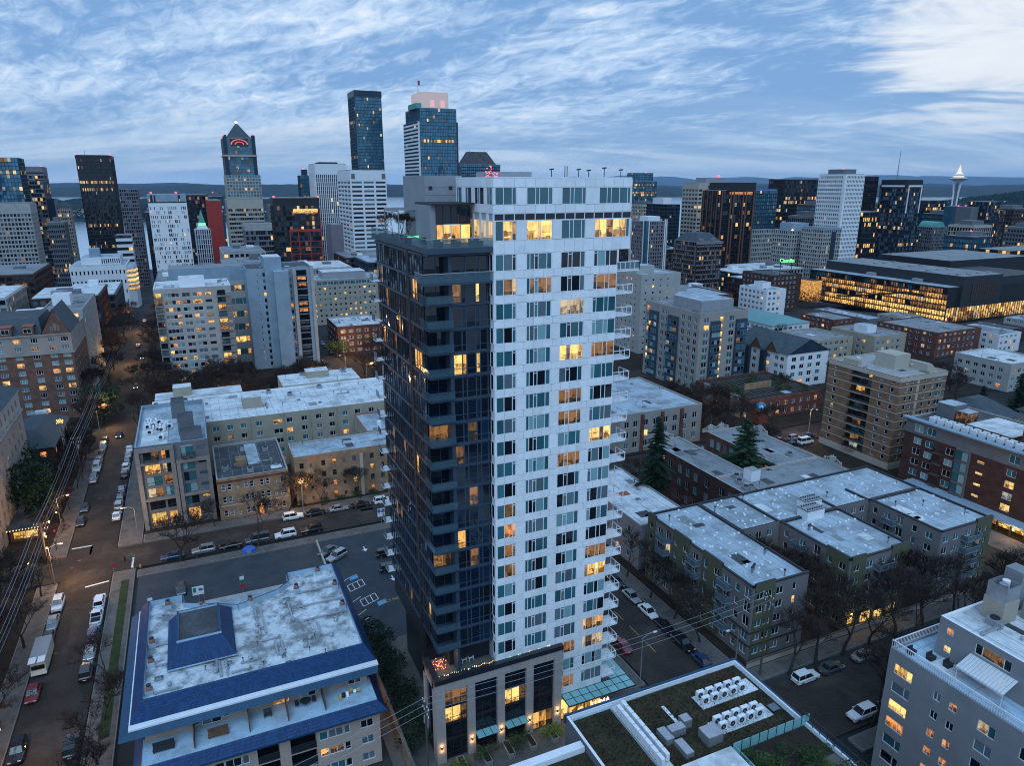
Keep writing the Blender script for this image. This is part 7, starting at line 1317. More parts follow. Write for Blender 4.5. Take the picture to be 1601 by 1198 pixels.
# glowing glass exhibition hall
def hall():
    t = thing('exhibition_hall', 'huge black exhibition hall with a glowing golden glass front', 'building', (415, 300, 0)); o = tuple(t.location)
    X0, X1, Y0, Y1, Z = 381, 468, 258, 356, 20.4
    f = Face('W', X0, X1, Y0, Y1); pn = MB(); fr = MB()
    n, rows = 62, 6
    seq = [('l_gold', 'l_gold', 'l_warm', 'l_dim'), ('l_gold', 'l_gold', 'l_gold', 'l_warm'), ('l_dim', 'l_warm', 'l_dim', 'g_dark'), ('l_gold', 'l_warm', 'l_gold', 'l_pale'), ('l_warm', 'l_dim', 'l_warm', 'l_dim'), ('l_dim', 'g_teal', 'l_dim', 'g_dark')]
    for r in range(rows):
        m = 'l_gold'
        for i in range(n):
            if i % 3 == 0 or RN.random() < .15: m = RN.choice(seq[r] if i > 8 else ('g_teal', 'l_dim', 'l_warm', 'g_dark'))
            a, b = i*f.W/n, (i+1)*f.W/n; za = 1+r*3.1
            put('glass_panel', WM.setdefault(('hp', m), MB().box(0, f.W/n, -.05, 0, 0, 3.1, m, 'n').mesh('glass_panel')), t, (f.p(a, 0, .02)[0]-o[0], f.p(a, 0, .02)[1]-o[1], za), f.rz)
    for r in range(rows): f.box(pn, 0, f.W, 1+r*3.1, 1.5+r*3.1, .05, .07, 'wall_bronze')
    for i in range(n+1): f.box(fr, i*f.W/n-.08, i*f.W/n+.08, 0, Z-.8, .08, .45, 'wall_black')
    for r in range(rows+1): f.box(fr, 0, f.W, 1+r*3.1-.18, 1+r*3.1+.18, .08, .3, 'wall_black')
    pn.build('floor_edges', t); fr.build('mullions', t)
    # dark zigzag stair across the glass
    zz = MB(); pts = [(24, 6), (34, 6.6), (42, 8.6), (48, 9.2), (56, 11.6), (62, 12.2), (72, 14.6), (84, 14.6)]
    for (a, za), (b, zb) in zip(pts, pts[1:]): q, w = f.p(a, za, .6), f.p(b, zb, .6); zz.tube(q, w, .55, .55, 5, 'wall_black')
    zz.build('zigzag_stair', t)
    fs = Face('S', X0, X1, Y0, Y1); ps = MB(); fr = MB()
    for i in range(40):
        for r in range(3): fs.box(ps, i*fs.W/40, (i+1)*fs.W/40, 1+r*2.6, 1+(r+1)*2.6, 0, .06, RN.choice(('l_gold', 'l_warm', 'l_pale', 'l_dim')))
    for i in range(41): fs.box(fr, i*fs.W/40-.08, i*fs.W/40+.08, 0, 9, .08, .4, 'wall_black')
    ps.build('glazing', t, kind='stuff'); fr.build('mullions', t)
    MB().box(X0, X1, Y0, Y1, 0, Z-.8, 'wall_black', 'b').build('body', t); MB().box(X0-.8, X0+9, Y0, Y1, Z-.8, Z+.1, 'wall_black', '', 'roof_pale').build('front_roof', t)
    MB().box(X0+9.1, 424, Y0-1.4, 352, 9.0, 26.2, 'metal_mesh', '', 'roof_grey').build('black_box', t); MB().box(398, 420, Y0-1.6, Y0-1.45, 12, 22, 'wall_bronze').build('mesh_window', t)
    for i in range(12): MB().box(398+i*1.9, 398.15+i*1.9, Y0-1.75, Y0-1.6, 12, 22, 'wall_black').build('mesh_fin', t)
    MB().box(424.2, 470, Y0+2, 340, 9, 24, 'metal_mesh', '', 'roof_dark').build('rear_box', t); MB().box(440, 520, 300, 352, 10, 28.5, 'wall_black', '', 'roof_grey').build('rear_box', t); MB().box(372, 380.9, 345, 380, 0, 14, 'l_warm', '', 'roof_dark').build('lit_foyer', t)
    for i in range(13): MB().box(393+i*2.2, 395+i*2.2, 262+(i % 4)*20, 264+(i % 4)*20, 26.2, 27.0, 'mech_grey').build('skylight', t)
    for x, y in ((386, 280), (386.5, 312)): MB().box(x, x+3, y, y+5, Z+.1, Z+2, 'mech_grey').build('roof_plant', t)
hall()
# observation tower on the skyline
def needle():
    t = thing('observation_tower', 'white flying-saucer observation tower glowing on the right skyline', 'tower', (1827, 1262, -65)); 
    H = -65; L = [(0, 9.0), (30, 6.8), (60, 4.9), (90, 3.8), (112, 3.9), (140, 6.2)]
    for k in range(3):
        a = k*2*pi/3+.4; mb = MB()
        for (z0, r0), (z1, r1) in zip(L, L[1:]): mb.tube((cos(a)*r0*1.5, sin(a)*r0*1.5, z0), (cos(a)*r1*1.5, sin(a)*r1*1.5, z1), 2.1, 2.1, 6, 'wall_white')
        mb.build('leg', t, (0, 0, 0))
    MB().tube((0, 0, 0), (0, 0, 140), 2.6, 2.6, 8, 'wall_grey').build('lift_core', t, (0, 0, 0))
    MB().lathe([(5, 140), (13, 146), (21, 150), (21.5, 152), (12, 155), (11, 158), (15, 160), (9, 163), (4, 166)], 24, 'wall_white').build('saucer', t, (0, 0, 0))
    MB().lathe([(21.6, 150.2), (21.8, 151.8)], 24, 'wall_bronze').build('saucer_rim', t, (0, 0, 0)); MB().lathe([(9, 163), (4.5, 167), (3, 174), (.3, 186)], 12, 'needle_top').build('spire', t, (0, 0, 0)); MB().lathe([(12.2, 155.2), (11.4, 157.8)], 24, 'needle_top').build('deck_light', t, (0, 0, 0))
needle()
# loose low blocks filling the slope between the near streets and the towers
def infill():
    k = 0; spots = []
    names = ('flat-roofed block', 'low office block', 'stepped block', 'walk-up block', 'warehouse block')
    cols = ('concrete_pale', 'wall_grey', 'brick_dark', 'stucco_cream', 'brick_red', 'wall_navy', 'concrete_warm', 'wall_bronze')
    cn = {'concrete_pale': 'pale concrete', 'wall_grey': 'grey', 'brick_dark': 'dark brick', 'stucco_cream': 'cream', 'brick_red': 'red brick', 'wall_navy': 'dark glazed', 'concrete_warm': 'warm grey', 'wall_bronze': 'bronze'}
    data = [(-74, -44, 350, 380, 21, 'left of the tree-lined avenue, nearest the hotel'), (-118, -80, 330, 370, 24, 'far left behind the hotel gables'), (-70, -42, 392, 430, 24, 'left of the avenue, below the civic building'), (-112, -78, 385, 430, 26, 'far left, in front of the beige grid tower'), (-66, -40, 445, 500, 17, 'left of the avenue, just below the white civic building'), (-120, -76, 445, 500, 30, 'far left, under the slim beige tower'), (-16, 12, 360, 400, 22, 'behind the concrete apartment tower'), (-18, 14, 420, 470, 26, 'right of the avenue below the patterned tower'), (16, 42, 420, 470, 31, 'below the red slab tower'), (60, 92, 450, 490, 26, 'below the black and red tower'), (100, 124, 440, 480, 30, 'below the mauve slab'), (98, 130, 500, 540, 33, 'between the mauve slab and the white banded tower'), (20, 46, 500, 550, 36, 'below the pyramid tower'), (212, 240, 300, 340, 14, 'behind the beige slab tower'), (244, 254, 300, 340, 17, 'left of the brown ornate block'), (284, 300, 350, 380, 12, 'in front of the brown ornate block'), (350, 376, 390, 420, 22, 'at the foot of the black bronze tower'), (336, 372, 360, 384, 18, 'behind the neon sign block'), (380, 420, 400, 440, 24, 'behind the glowing hall'), (480, 530, 392, 420, 16, 'under the white hotel tower'), (540, 580, 400, 430, 14, 'right of the white hotel tower'), (600, 640, 430, 470, 18, 'under the portal tower'), (690, 730, 430, 470, 16, 'under the arch-topped tower'), (700, 760, 560, 600, 20, 'behind the arch-topped tower'), (820, 880, 500, 540, 22, 'under the blue lit tower'), (240, 270, 384, 420, 24, 'left of the maroon and white tower'), (360, 400, 520, 560, 40, 'behind the black bronze tower'), (520, 545, 560, 600, 60, 'behind the balcony glass tower'), (430, 450, 640, 670, 48, 'left of the grey corner tower'), (240, 280, 620, 660, 60, 'behind the white tower')]
    for x0, x1, y0, y1, h, where in data:
        D = x0*sin(VIEW_YAW)+y0*cos(VIEW_YAW); g = 0 if D < 430 else -60*(D-430)/570 if D < 1000 else -60
        m = cols[(k*5+k//3) % 8]; fl = max(2, int(h/3.6)); t = tower('city_block', f'{cn[m]} {names[k % 5]} {where}', x0, x1, y0, y1, g, g+h, m, DK, int((x1-x0)/3), int((y1-y0)/3), fl, .3, .4, .12, roof=RN.choice(('roof_pale', 'roof_grey', 'roof_white')), cat='building', cap=.8)
        for q in range(3): a, b = RN.uniform(x0+2, x1-8), RN.uniform(y0+3, y1-10); cap_box(t, a, a+RN.uniform(3, 7), b, b+RN.uniform(3, 8), g+h, g+h+RN.uniform(1.5, 4), RN.choice(('mech_grey', 'white_metal', 'wall_grey')))
        k += 1
infill()
SK = [(-205, -178, 700, 730, 118, 'wall_bronze', 'bronze tower cut by the left frame edge'), (-104, -92, 700, 720, 62, 'wall_grey', 'short grey tower left of the black slab'), (-40, -26, 900, 930, 84, 'wall_navy', 'dark tower between the grid tower and the patterned tower'), (26, 40, 860, 890, 100, 'wall_navy', 'dark tower left of the pyramid tower'), (92, 112, 900, 930, 96, 'wall_mauve', 'mauve tower right of the pyramid tower'), (112, 128, 780, 806, 82, 'wall_black', 'black tower left of the ribbed tower'), (172, 190, 800, 830, 78, 'wall_grey', 'grey tower hidden behind the white banded tower'), (505, 525, 740, 770, 98, 'wall_sand', 'sand tower left of the bank tower'), (560, 580, 600, 624, 90, 'wall_navy', 'navy tower behind the balcony glass tower'), (576, 600, 540, 566, 86, 'wall_bronze', 'bronze tower left of the white hotel'), (700, 724, 590, 616, 96, 'wall_grey', 'grey tower between the portal tower and the needle'), (730, 752, 620, 650, 104, 'wall_navy', 'navy tower behind the arch-topped tower'), (800, 830, 560, 590, 84, 'wall_black', 'black tower right of the needle'), (840, 866, 510, 540, 88, 'wall_bronze', 'bronze tower near the right frame edge'), (640, 664, 420, 444, 62, 'wall_sand', 'sand tower below the portal tower'), (580, 604, 380, 404, 50, 'wall_navy', 'dark tower behind the glowing hall'), (690, 716, 400, 424, 60, 'wall_grey', 'grey tower behind the hall, right side'), (500, 520, 480, 500, 70, 'wall_mauve', 'mauve tower left of the white hotel')]
for k, (x0, x1, y0, y1, h, m, lab) in enumerate(SK):
    D = x0*sin(VIEW_YAW)+y0*cos(VIEW_YAW); g = -60*(min(D, 1000)-430)/570
    t = tower('office_tower', lab, x0, x1, y0, y1, g, g+h, m, BLK if k % 3 else BL, 9, 9, int(h/3.9), (.1, .3, .2)[k % 3], (.3, .4, .15)[k % 3], .09, rowlit=.08, cap=2); cap_box(t, x0+4, x1-4, y0+5, y1-6, g+h, g+h+4, 'wall_grey'); beacon(t, x0+4.5, y0+5.5, g+h+4) if k % 3 == 0 else None
# far houses and trees on the slopes: one mass, too small to tell apart
def far_mass():
    ca, sa = cos(VIEW_YAW), sin(VIEW_YAW); mb = MB(); tr = MB(); R = random.Random(4)
    def w(X, D): return (X*ca+D*sa, -X*sa+D*ca)
    for i in range(2600):
        if i < 1900:
            D = R.uniform(1560, 4300); X = R.uniform(.47*D, .85*D); z = -70+130*max(0, min(1, (X-.50*D)/(.28*D)))*max(0, min(1, (D-1500)/1200))*max(0, 1-max(0, D-3600)/2200)-.5
        else: D = R.uniform(3420, 3700); X = R.uniform(-2600, -950); z = -98+95*(D-3300)/1000
        x, y = w(X, D); s = R.uniform(5, 11); h = R.uniform(5, 12)
        m = R.choice(('wall_white', 'wall_sand', 'wall_grey', 'wall_rust', 'concrete_pale')); mb.box(x-s, x+s, y-s, y+s, z-3, z+h, m, 'b', 'roof_slate')
        if R.random() < .4: mb.box(x-s*.3, x+s*.3, y-s-.3, y-s-.1, z+h*.3, z+h*.7, 'l_far')
        for q in range(4 if i < 1900 else 1): a, b = x+R.uniform(-40, 40), y+R.uniform(-40, 40); r = R.uniform(5, 9); tr.lathe([(r*.3, z-2), (r, z+R.uniform(3, 5)), (r*.7, z+R.uniform(9, 12)), (.3, z+R.uniform(13, 20))], 5, 'forest', (a, b))
    o = mb.build('far_houses', None, (0, 0, 0)); o['kind'] = 'stuff'; tag(o, 'hillside of tiny houses on the right horizon', 'houses'); o = tr.build('far_trees', None, (0, 0, 0)); o['kind'] = 'stuff'; tag(o, 'dark wooded slopes among the far houses', 'trees')
far_mass()
# ================================================================ vegetation
def bare_tree(seed, h=13, spread=.6, twig='twig'):
    r = random.Random(seed); tk = MB(); cr = MB()
    def norm(v): l = math.sqrt(sum(c*c for c in v)); return tuple(c/l for c in v)
    def go(p, d, L, rad, dep):
        mb = tk if dep <= 2 else cr; m = 'bark' if dep <= 2 else twig; n = 6 if dep <= 1 else 3
        q = p
        for s in range(2):
            d2 = norm((d[0]+r.uniform(-.2, .2), d[1]+r.uniform(-.2, .2), d[2]+r.uniform(-.05, .14)))
            q2 = tuple(q[i]+d2[i]*L/2 for i in range(3)); mb.tube(q, q2, rad*(1-.18*s), rad*(.82-.18*s), n, m, False); q, d = q2, d2
            if dep >= 4:
                for i in range(3): a = r.uniform(0, 6.3); e = norm((d[0]+cos(a)*.9, d[1]+sin(a)*.9, d[2]+r.uniform(-.2, .7))); w = L*r.uniform(.5, 1.0); cr.tube(q, tuple(q[j]+e[j]*w for j in range(3)), .028, .014, 3, twig, False)
        if dep >= 5: return
        k = r.choice((2, 3, 3)) if dep < 3 else 3
        for i in range(k):
            a = 2*pi*(i+r.uniform(.1, .8))/k; t = r.uniform(.45, .95)*spread*(1+.1*dep)
            ax = norm((cos(a), sin(a), r.uniform(-.1, .45))); dd = norm(tuple(d[j]*(1-t*.5)+ax[j]*t for j in range(3)))
            go(q, dd, L*r.uniform(.70, .86), max(rad*.58, .034), dep+1)
    go((0, 0, -.1), (0, 0, 1), h*.23, h*.018, 0)
    return tk.mesh('trunk'), cr.mesh('crown')
def leafy(seed, h, w, mat, n=900, ls=.35, trunk=True, mats=None):
    r = random.Random(seed); tk = MB(); cr = MB()
    if trunk: tk.tube((0, 0, -.1), (0, 0, h*.6), w*.07, w*.03, 6, 'bark')
    lobes = [(r.uniform(-.5, .5)*w, r.uniform(-.5, .5)*w, r.uniform(.35, .85)*h, r.uniform(.28, .5)*w) for _ in range(9)]
    for i in range(n):
        cx, cy, cz, cr_ = r.choice(lobes); a, b = r.uniform(0, 6.3), math.acos(r.uniform(-1, 1)); q = cr_*r.uniform(.6, 1.08); x, y, z = cx+q*cos(a)*sin(b), cy+q*sin(a)*sin(b), max(.05, cz+q*cos(b)*.8*h/w*.6)
        s = ls*r.uniform(.5, 1.3); t = [tuple(c+r.uniform(-s, s) for c in (x, y, z)) for _ in range(4)]; cr.face([t[0], t[1], t[2]], r.choice(mats) if mats else mat); cr.face([t[0], t[2], t[3]], mat)
    return tk.mesh('trunk') if trunk else None, cr.mesh('crown')
def conifer(seed, h, w, mat, mat2, droop=.25, n=170):
    r = random.Random(seed); tk = MB(); cr = MB(); tk.tube((0, 0, -.1), (0, 0, h*.97), h*.018, .03, 7, 'bark')
    for i in range(n):
        u = (i+.5)/n; z = h*(.06+.93*u); a = i*2.4+r.uniform(-.4, .4); L = w*(1-u)**.62*r.uniform(.42, 1.12)*(.85+.3*sin(a*2+z*.9+seed))+.3; ca, sa = cos(a), sin(a); segs = max(4, int(L/.28))
        tk.tube((0, 0, z), (ca*L*.9, sa*L*.9, z-L*droop+.1*L), .05, .012, 3, 'bark', False)
        for k in range(segs):
            q = (k+.6)/segs; px, py, pz = ca*L*q, sa*L*q, z-L*droop*q*q*1.3+.12*L*q; b = .55*L*(1-.75*q)*.5+.30
            for e in (-1, 1):
                for j in range(3):
                    f = r.uniform(.5, 1.15)*b; dx, dy = -sa*e, ca*e; cr.face([(px-ca*.2, py-sa*.2, pz+r.uniform(-.15, .15)), (px+ca*.26, py+sa*.26, pz+r.uniform(-.1, .1)), (px+dx*f+ca*f*.6, py+dy*f+sa*f*.6, pz-r.uniform(.05, .3)*f)], mat if r.random() < .75 else mat2)
    return tk.mesh('trunk'), cr.mesh('crown')
BT = [bare_tree(s, 13) for s in (1, 2, 3, 4, 5)]; BR = [bare_tree(s, 11, .65, 'twig_red') for s in (11, 12)]
def tree(meshes, x, y, label, group=None, sc=1.0, name='bare_tree', z=0.0, cat='tree', rz=None):
    t = thing(name, label, cat, (x, y, z), RN.uniform(0, 6.3) if rz is None else rz, group); t.scale = (sc, sc, sc) if name != 'bare_tree' else (sc*1.22, sc*1.22, sc*1.12)
    if meshes[0]: put('trunk', meshes[0], t)
    put('crown', meshes[1], t); return t
ORD = ('first', 'second', 'third', 'fourth', 'fifth', 'sixth', 'seventh', 'eighth', 'ninth', 'tenth', 'eleventh', 'twelfth', 'thirteenth', 'fourteenth', 'fifteenth', 'sixteenth', 'seventeenth', 'eighteenth', 'nineteenth', 'twentieth')
for i, y in enumerate((141, 126, 113, 104, 95, 86)): tree(BT[i % 5], -19.2, y, f'bare street tree on the verge left of the blue roof, {ORD[i]} from the crossing', 'verge trees by the blue-roofed house', .62+.06*(i % 3)) if y < 125 else None
for i, y in enumerate((146, 138, 129, 120, 110, 98, 88)): tree(BT[(i+2) % 5], -33.2-(i % 2)*2.5, y, f'bare tree on the far kerb of the avenue, {ORD[i]} below the crossing', 'trees on the far kerb of the avenue', .7+.08*(i % 3))
for i, (x, y) in enumerate(((-8.7, 149.9), (6.7, 149.9), (14.8, 162.8), (22.8, 164.4), (32.4, 164.8), (-1.5, 163.5))): tree(BT[(i+1) % 5], x, y, ('bare tree by the pavement before the grey corner block', 'bare tree beside the blue tent', 'bare tree glowing yellow before the tan brick house', 'bare tree at the left of the tan brick block', 'bare tree at the right of the tan brick block', 'slim bare tree at the foot of the modern grey block')[i], 'trees along the cross street', (1.0, .95, .85, .75, .7, .6)[i])
for i, (x, y) in enumerate(((73, 90.5), (73, 98), (73, 106), (72.8, 83))): tree(BT[i], x, y, f'bare tree on the pavement along the olive complex side street, {ORD[i]} northwards' if i < 3 else 'bare tree nearest the olive complex corner', 'pavement trees beside the olive complex', .8)
for i, (x, y) in enumerate(((81, 70.7), (87, 70.9), (93, 70.8), (99, 70.7), (106, 70.9), (113, 71), (121, 70.8), (91, 57), (100, 57), (110, 57), (83.5, 57.2), (120, 57))): tree(BT[(i*2) % 5], x, y, f'bare tree in front of the olive complex, {ORD[i]} from its corner' if i < 7 else f'bare tree on the near side of the front street, {ORD[i-7]} of its row', 'bare trees along the front street', .92+.1*(i % 3))
for i in range(26): tree(BT[i % 5], RN.uniform(140, 162), RN.uniform(152 if i % 2 else 162, 195), 'bare leafless tree in the dark grove left of the brown brick tower', 'grove left of the brown brick tower', RN.uniform(.7, 1.0))
for i in range(16): tree(BT[i % 5], RN.uniform(192, 262), RN.uniform(146, 192), 'bare leafless tree in the hollow behind the brown brick tower', 'grove behind the brown brick tower', RN.uniform(.7, 1.05))
for i in range(52): tree(BT[i % 5], RN.uniform(-14, 44), RN.uniform(244, 285), 'bare leafless tree in the wooded strip behind the cream apartment block', 'woods behind the cream block', RN.uniform(.75, 1.15))
for i in range(22): tree(BT[i % 5], RN.uniform(58, 92), RN.uniform(246, 316), 'bare leafless tree in the wooded strip behind the white tower', 'woods beside the lit far street', RN.uniform(.7, 1.0))
for i in range(30): tree(BT[i % 5], -33.5-(i % 3)*1.2 if i % 2 else -19.5+(i % 3)*1.0, 238+i*7.5, f'bare avenue tree beyond the hotel, {"left" if i % 2 else "right"} row, {ORD[i//2]} away from the crossing', 'avenue trees beyond the hotel', RN.uniform(.85, 1.2))
for i in range(9): tree(BR[i % 2] if i % 3 == 0 else BT[i % 5], RN.uniform(-36, -33), 166+i*7, f'bare tree on the left pavement before the vertical sign, {ORD[i]} from the crossing', 'left pavement trees', .6)
for i in range(20): tree(BT[i % 5], RN.uniform(-47, -36), 62+i*4.4, f'dark bare tree in the strip left of the avenue, {ORD[i]} from the camera', 'planted strip left of the avenue', RN.uniform(.8, 1.1))
for i in range(11): tree(BT[(i+3) % 5], RN.uniform(94, 136) if i > 3 else RN.uniform(90, 97), RN.uniform(61, 66) if i > 3 else RN.uniform(78, 88), f'bare tree between the olive complex and the grey block, {ORD[i]} of its cluster', 'trees between the olive complex and the grey block', RN.uniform(.85, 1.15))
for i in range(14): tree(BT[i % 5], 58+i*7, RN.uniform(143, 149), f'bare tree along the street behind the brick hall, {ORD[i]} eastwards', 'trees behind the brick hall', RN.uniform(.6, .8)) if not (103 < 58+i*7 < 136) else None
for i in range(34): tree(BT[i % 5], RN.uniform(-80, -48), RN.uniform(60, 148), 'bare leafless tree in the dark block left of the lower avenue', 'dark block left of the lower avenue', RN.uniform(.8, 1.15))
for i in range(12): tree(BT[i % 5], RN.uniform(-37, -33), RN.uniform(206, 266), 'bare leafless tree against the foot of the brick hotel', 'trees at the foot of the hotel', RN.uniform(.6, .9))
for i in range(10): tree(BT[i % 5], 205+RN.uniform(0, 60), RN.uniform(228, 300), 'bare leafless tree among the low blocks before the glowing hall', 'trees before the glowing hall', RN.uniform(.7, 1))
for i, (x, y) in enumerate(((91, 115), (94, 122), (98, 112), (96, 128))): tree(BR[i % 2], x, y, f'reddish bare tree between the pale annex and the brick hall, {ORD[i]} from the camera', 'reddish trees in the yard', .9)
C1 = conifer(3, 26, 6.4, 'needles', 'needles', .3, 230); C2 = conifer(7, 21, 8.2, 'needles_light', 'needles', .08, 190); C3 = conifer(9, 15, 4.4, 'needles', 'needles', .2, 150)
tree(C1, 92.4, 124.5, 'tall dark conifer right of the white tower', None, 1, 'conifer'); tree(C2, 117, 123, 'broad green cedar rising from the brick hall courtyard', None, 1.08, 'cedar'); tree(C3, 236, 131, 'dark conifer at the right edge before the villas', None, 1.25, 'conifer'); tree(C3, 229, 138, 'smaller conifer behind the right edge conifer', None, .9, 'conifer')
E1 = leafy(5, 13, 8, 'needles', 2600, .4); E2 = leafy(6, 9, 7, 'leaf', 1500, .35)
tree(E1, -41, 184, 'large dark evergreen tree at the left edge above the crossing', None, 1.1, 'evergreen_tree'); tree(E1, -44, 200, 'dark evergreen tree beside the corner block', None, 1.0, 'evergreen_tree'); tree(E1, -31.8, 258, 'dark evergreen over the avenue with a yellow street light', None, 1.0, 'evergreen_tree'); tree(E2, 56, 318, 'green street tree lit yellow at the far crossing', None, .9, 'street_tree'); tree(E2, 139.5, 84, 'round golden-lit tree at the corner of the lit street', None, .7, 'street_tree')
HB = [leafy(s, 2.2, 2.6, 'leaf', 420, .2, False) for s in (1, 2, 3)]; HL = leafy(8, 1.5, 2.2, 'leaf_lime', 520, .15, False); HD = [leafy(s, 3.4, 3.0, 'needles', 700, .24, False) for s in (4, 5)]
for i in range(9): tree(HD[i % 2], 21.2+(i % 2)*1.2, 80+i*3.5, f'dark clipped shrub in the hedge left of the tower podium, {ORD[i]} from the camera', 'hedge beside the podium', 1.0, 'shrub', 0, 'shrub')
for i, (x, y) in enumerate(((26.0, 74.2), (29.8, 74.6), (34.6, 74.6), (39.4, 74.2), (40.6, 74.9), (25, 72))): tree(HL if i in (0, 3, 4) else HB[i % 3], x, y, f'{"bright lime" if i in (0, 3, 4) else "green"} shrub before the podium pillars, {ORD[i]} from the left', 'podium shrubs', .9, 'shrub', 0, 'shrub')
for i in range(26): x, y = RN.uniform(47.6, 56.6), RN.uniform(36.6, 46.4); tree(HB[i % 3] if i % 5 else HL, x, y, 'small clipped shrub in the glass-screened roof garden', 'roof garden shrubs', RN.uniform(.35, .75), 'shrub', GRZ+.3, 'shrub')
for i in range(14): tree(HB[i % 3], RN.uniform(165, 194), RN.uniform(174, 198), 'green shrub on the planted deck of the terraced brick block', 'deck shrubs', RN.uniform(.7, 1.2), 'shrub', 6.4, 'shrub')
for i in range(8): tree(HB[i % 3], 19+i*4.2+RN.uniform(-.6, .6), 165.9, f'low shrub at the foot of the tan brick block, {ORD[i]} from the left', 'foundation shrubs', .7, 'shrub', 0, 'shrub')
for i in range(5): tree(BT[i], 25.2+(i % 2)*1.6, 91+i*2, f'small potted bare tree on the dark roof terrace, {ORD[i]} from the front', 'roof terrace trees', .30, 'potted_tree', 69.35)
# ================================================================ vehicles
def car_meshes(kind):
    L, W, H, belt, hood, c0, c1, r0, r1 = {'sedan': (4.6, 1.8, 1.44, .92, .80, -1.05, 1.55, -.35, 1.05), 'suv': (4.7, 1.9, 1.72, 1.05, .98, -.95, 2.2, -.35, 2.0), 'van': (5.2, 2.0, 2.1, 1.15, 1.0, -1.7, 2.5, -1.0, 2.4), 'pickup': (5.4, 1.95, 1.75, 1.08, 1.0, -1.1, .75, -.5, .55)}[kind]
    hw = W/2; b = MB()
    st = [(-L/2, .72, .34, .58), (-L/2+.12, .9, .24, hood-.1), (c0-.1, 1.0, .22, hood+.02), (c0+.3, 1.0, .22, belt), (c1-.3, 1.0, .22, belt), (L/2-.12, .95, .26, belt-.04), (L/2, .8, .36, belt-.18)]
    rings = []
    for y, k, zb, zt in st: w = hw*k; rings.append([(-w*.9, y, zb), (-w, y, zb+.16), (-w, y, zt-.14), (-w*.88, y, zt), (w*.88, y, zt), (w, y, zt-.14), (w, y, zb+.16), (w*.9, y, zb)])
    for a, c in zip(rings, rings[1:]):
        for i in range(8): j = (i+1) % 8; b.face([a[i], c[i], c[j], a[j]], 'paint_white')
    b.face(rings[0][::-1], 'paint_white'); b.face(rings[-1], 'paint_white')
    b.box(-hw*.72, hw*.72, r0, r1, H-.03, H+.02, 'paint_white'); 
    for x in (-1, 1): b.tube((x*hw*.86, c0, belt-.02), (x*hw*.73, r0, H), .045, .045, 4, 'paint_white'); b.tube((x*hw*.86, c1, belt-.02), (x*hw*.73, r1, H), .05, .05, 4, 'paint_white'); b.box(x*hw*.8-.03, x*hw*.8+.03, (r0+r1)/2-.04, (r0+r1)/2+.04, belt-.05, H, 'paint_white')
    for x in (-1, 1): b.box(x*(hw+.08)-.09, x*(hw+.08)+.09, c0+.25, c0+.4, belt-.02, belt+.13, 'paint_white'); b.box(x*hw-.012, x*hw+.012, -.08, -.05, .3, belt-.1, 'tyre'); b.box(x*hw-.014, x*hw+.014, .2, .38, belt-.16, belt-.12, 'rim')
    b.box(-hw*.6, hw*.6, -L/2-.02, -L/2+.1, .34, .46, 'tyre'); b.box(-.26, .26, L/2-.05, L/2+.015, .52, .64, 'head_glass')
    if kind == 'pickup': b.box(-hw*.8, hw*.8, .95, L/2-.15, belt, belt+.01, 'tyre')
    g = MB().frustum((-hw*.87, hw*.87, c0, c1), (-hw*.72, hw*.72, r0, r1), belt-.03, H-.02, 'g_car')
    wh = MB().tube((-.11, 0, 0), (.11, 0, 0), .33, .33, 14, 'tyre'); rm = MB().tube((-.115, 0, 0), (.115, 0, 0), .2, .2, 10, 'rim').tube((-.12, 0, 0), (.12, 0, 0), .06, .06, 6, 'tyre')
    hd = MB().box(-.2, .2, -.05, .03, -.07, .07, 'head_glass'); tl = MB().box(-.17, .17, -.03, .05, -.08, .08, 'tail_red')
    return dict(body=b.mesh('body'), glass=g.mesh('windows'), wheel=wh.mesh('wheel'), rim=rm.mesh('rim'), head=hd.mesh('headlight'), tail=tl.mesh('tail_light'), L=L, W=W, belt=belt, hood=hood)
CM = {k: car_meshes(k) for k in ('sedan', 'suv', 'van', 'pickup')}; CP = {}
def car(kind, paint, x, y, rz, label, group, lit=False):
    m = CM[kind]; t = thing({'sedan': 'parked_car', 'suv': 'parked_car', 'van': 'parked_van', 'pickup': 'pickup_truck'}[kind], label, 'van' if kind == 'van' else 'pickup' if kind == 'pickup' else 'car', (x, y, .0), rz, group)
    key = (kind, paint)
    if key not in CP: me = m['body'].copy(); me.materials[0] = MATS['paint_'+paint]; CP[key] = me
    put('body', CP[key], t); put('windows', m['glass'], t)
    for sx in (-1, 1):
        for sy in (-1, 1): put('rim', m['rim'], put('wheel', m['wheel'], t, (sx*(m['W']/2-.1), sy*m['L']*.31, .33)))
        put('headlight', m['head'], t, (sx*m['W']*.31, -m['L']/2+.04, m['hood']-.2)); put('tail_light', m['tail'], t, (sx*m['W']*.35, m['L']/2-.03, m['belt']-.22))
    if lit:
        for sx in (-1, 1): MB().box(sx*.6-.12, sx*.6+.12, 2.3, 2.36, .7, .82, 'lamp_red').build('brake_light', t, (0, 0, 0)); MB().box(sx*.6-.12, sx*.6+.12, -2.36, -2.3, .6, .72, 'lamp_white').build('lit_headlight', t, (0, 0, 0))
    return t
PN = {'white': 'white', 'silver': 'silver', 'black': 'black', 'blue': 'dark blue', 'grey': 'grey', 'red': 'dark red', 'cream': 'cream'}
def row(where, group, spec):
    for i, (kind, paint, x, y, rz) in enumerate(spec): car(kind, paint, x, y, rz, f'{PN[paint]} {kind} parked {where}, {ORD[i]} in line', group)
S2 = pi
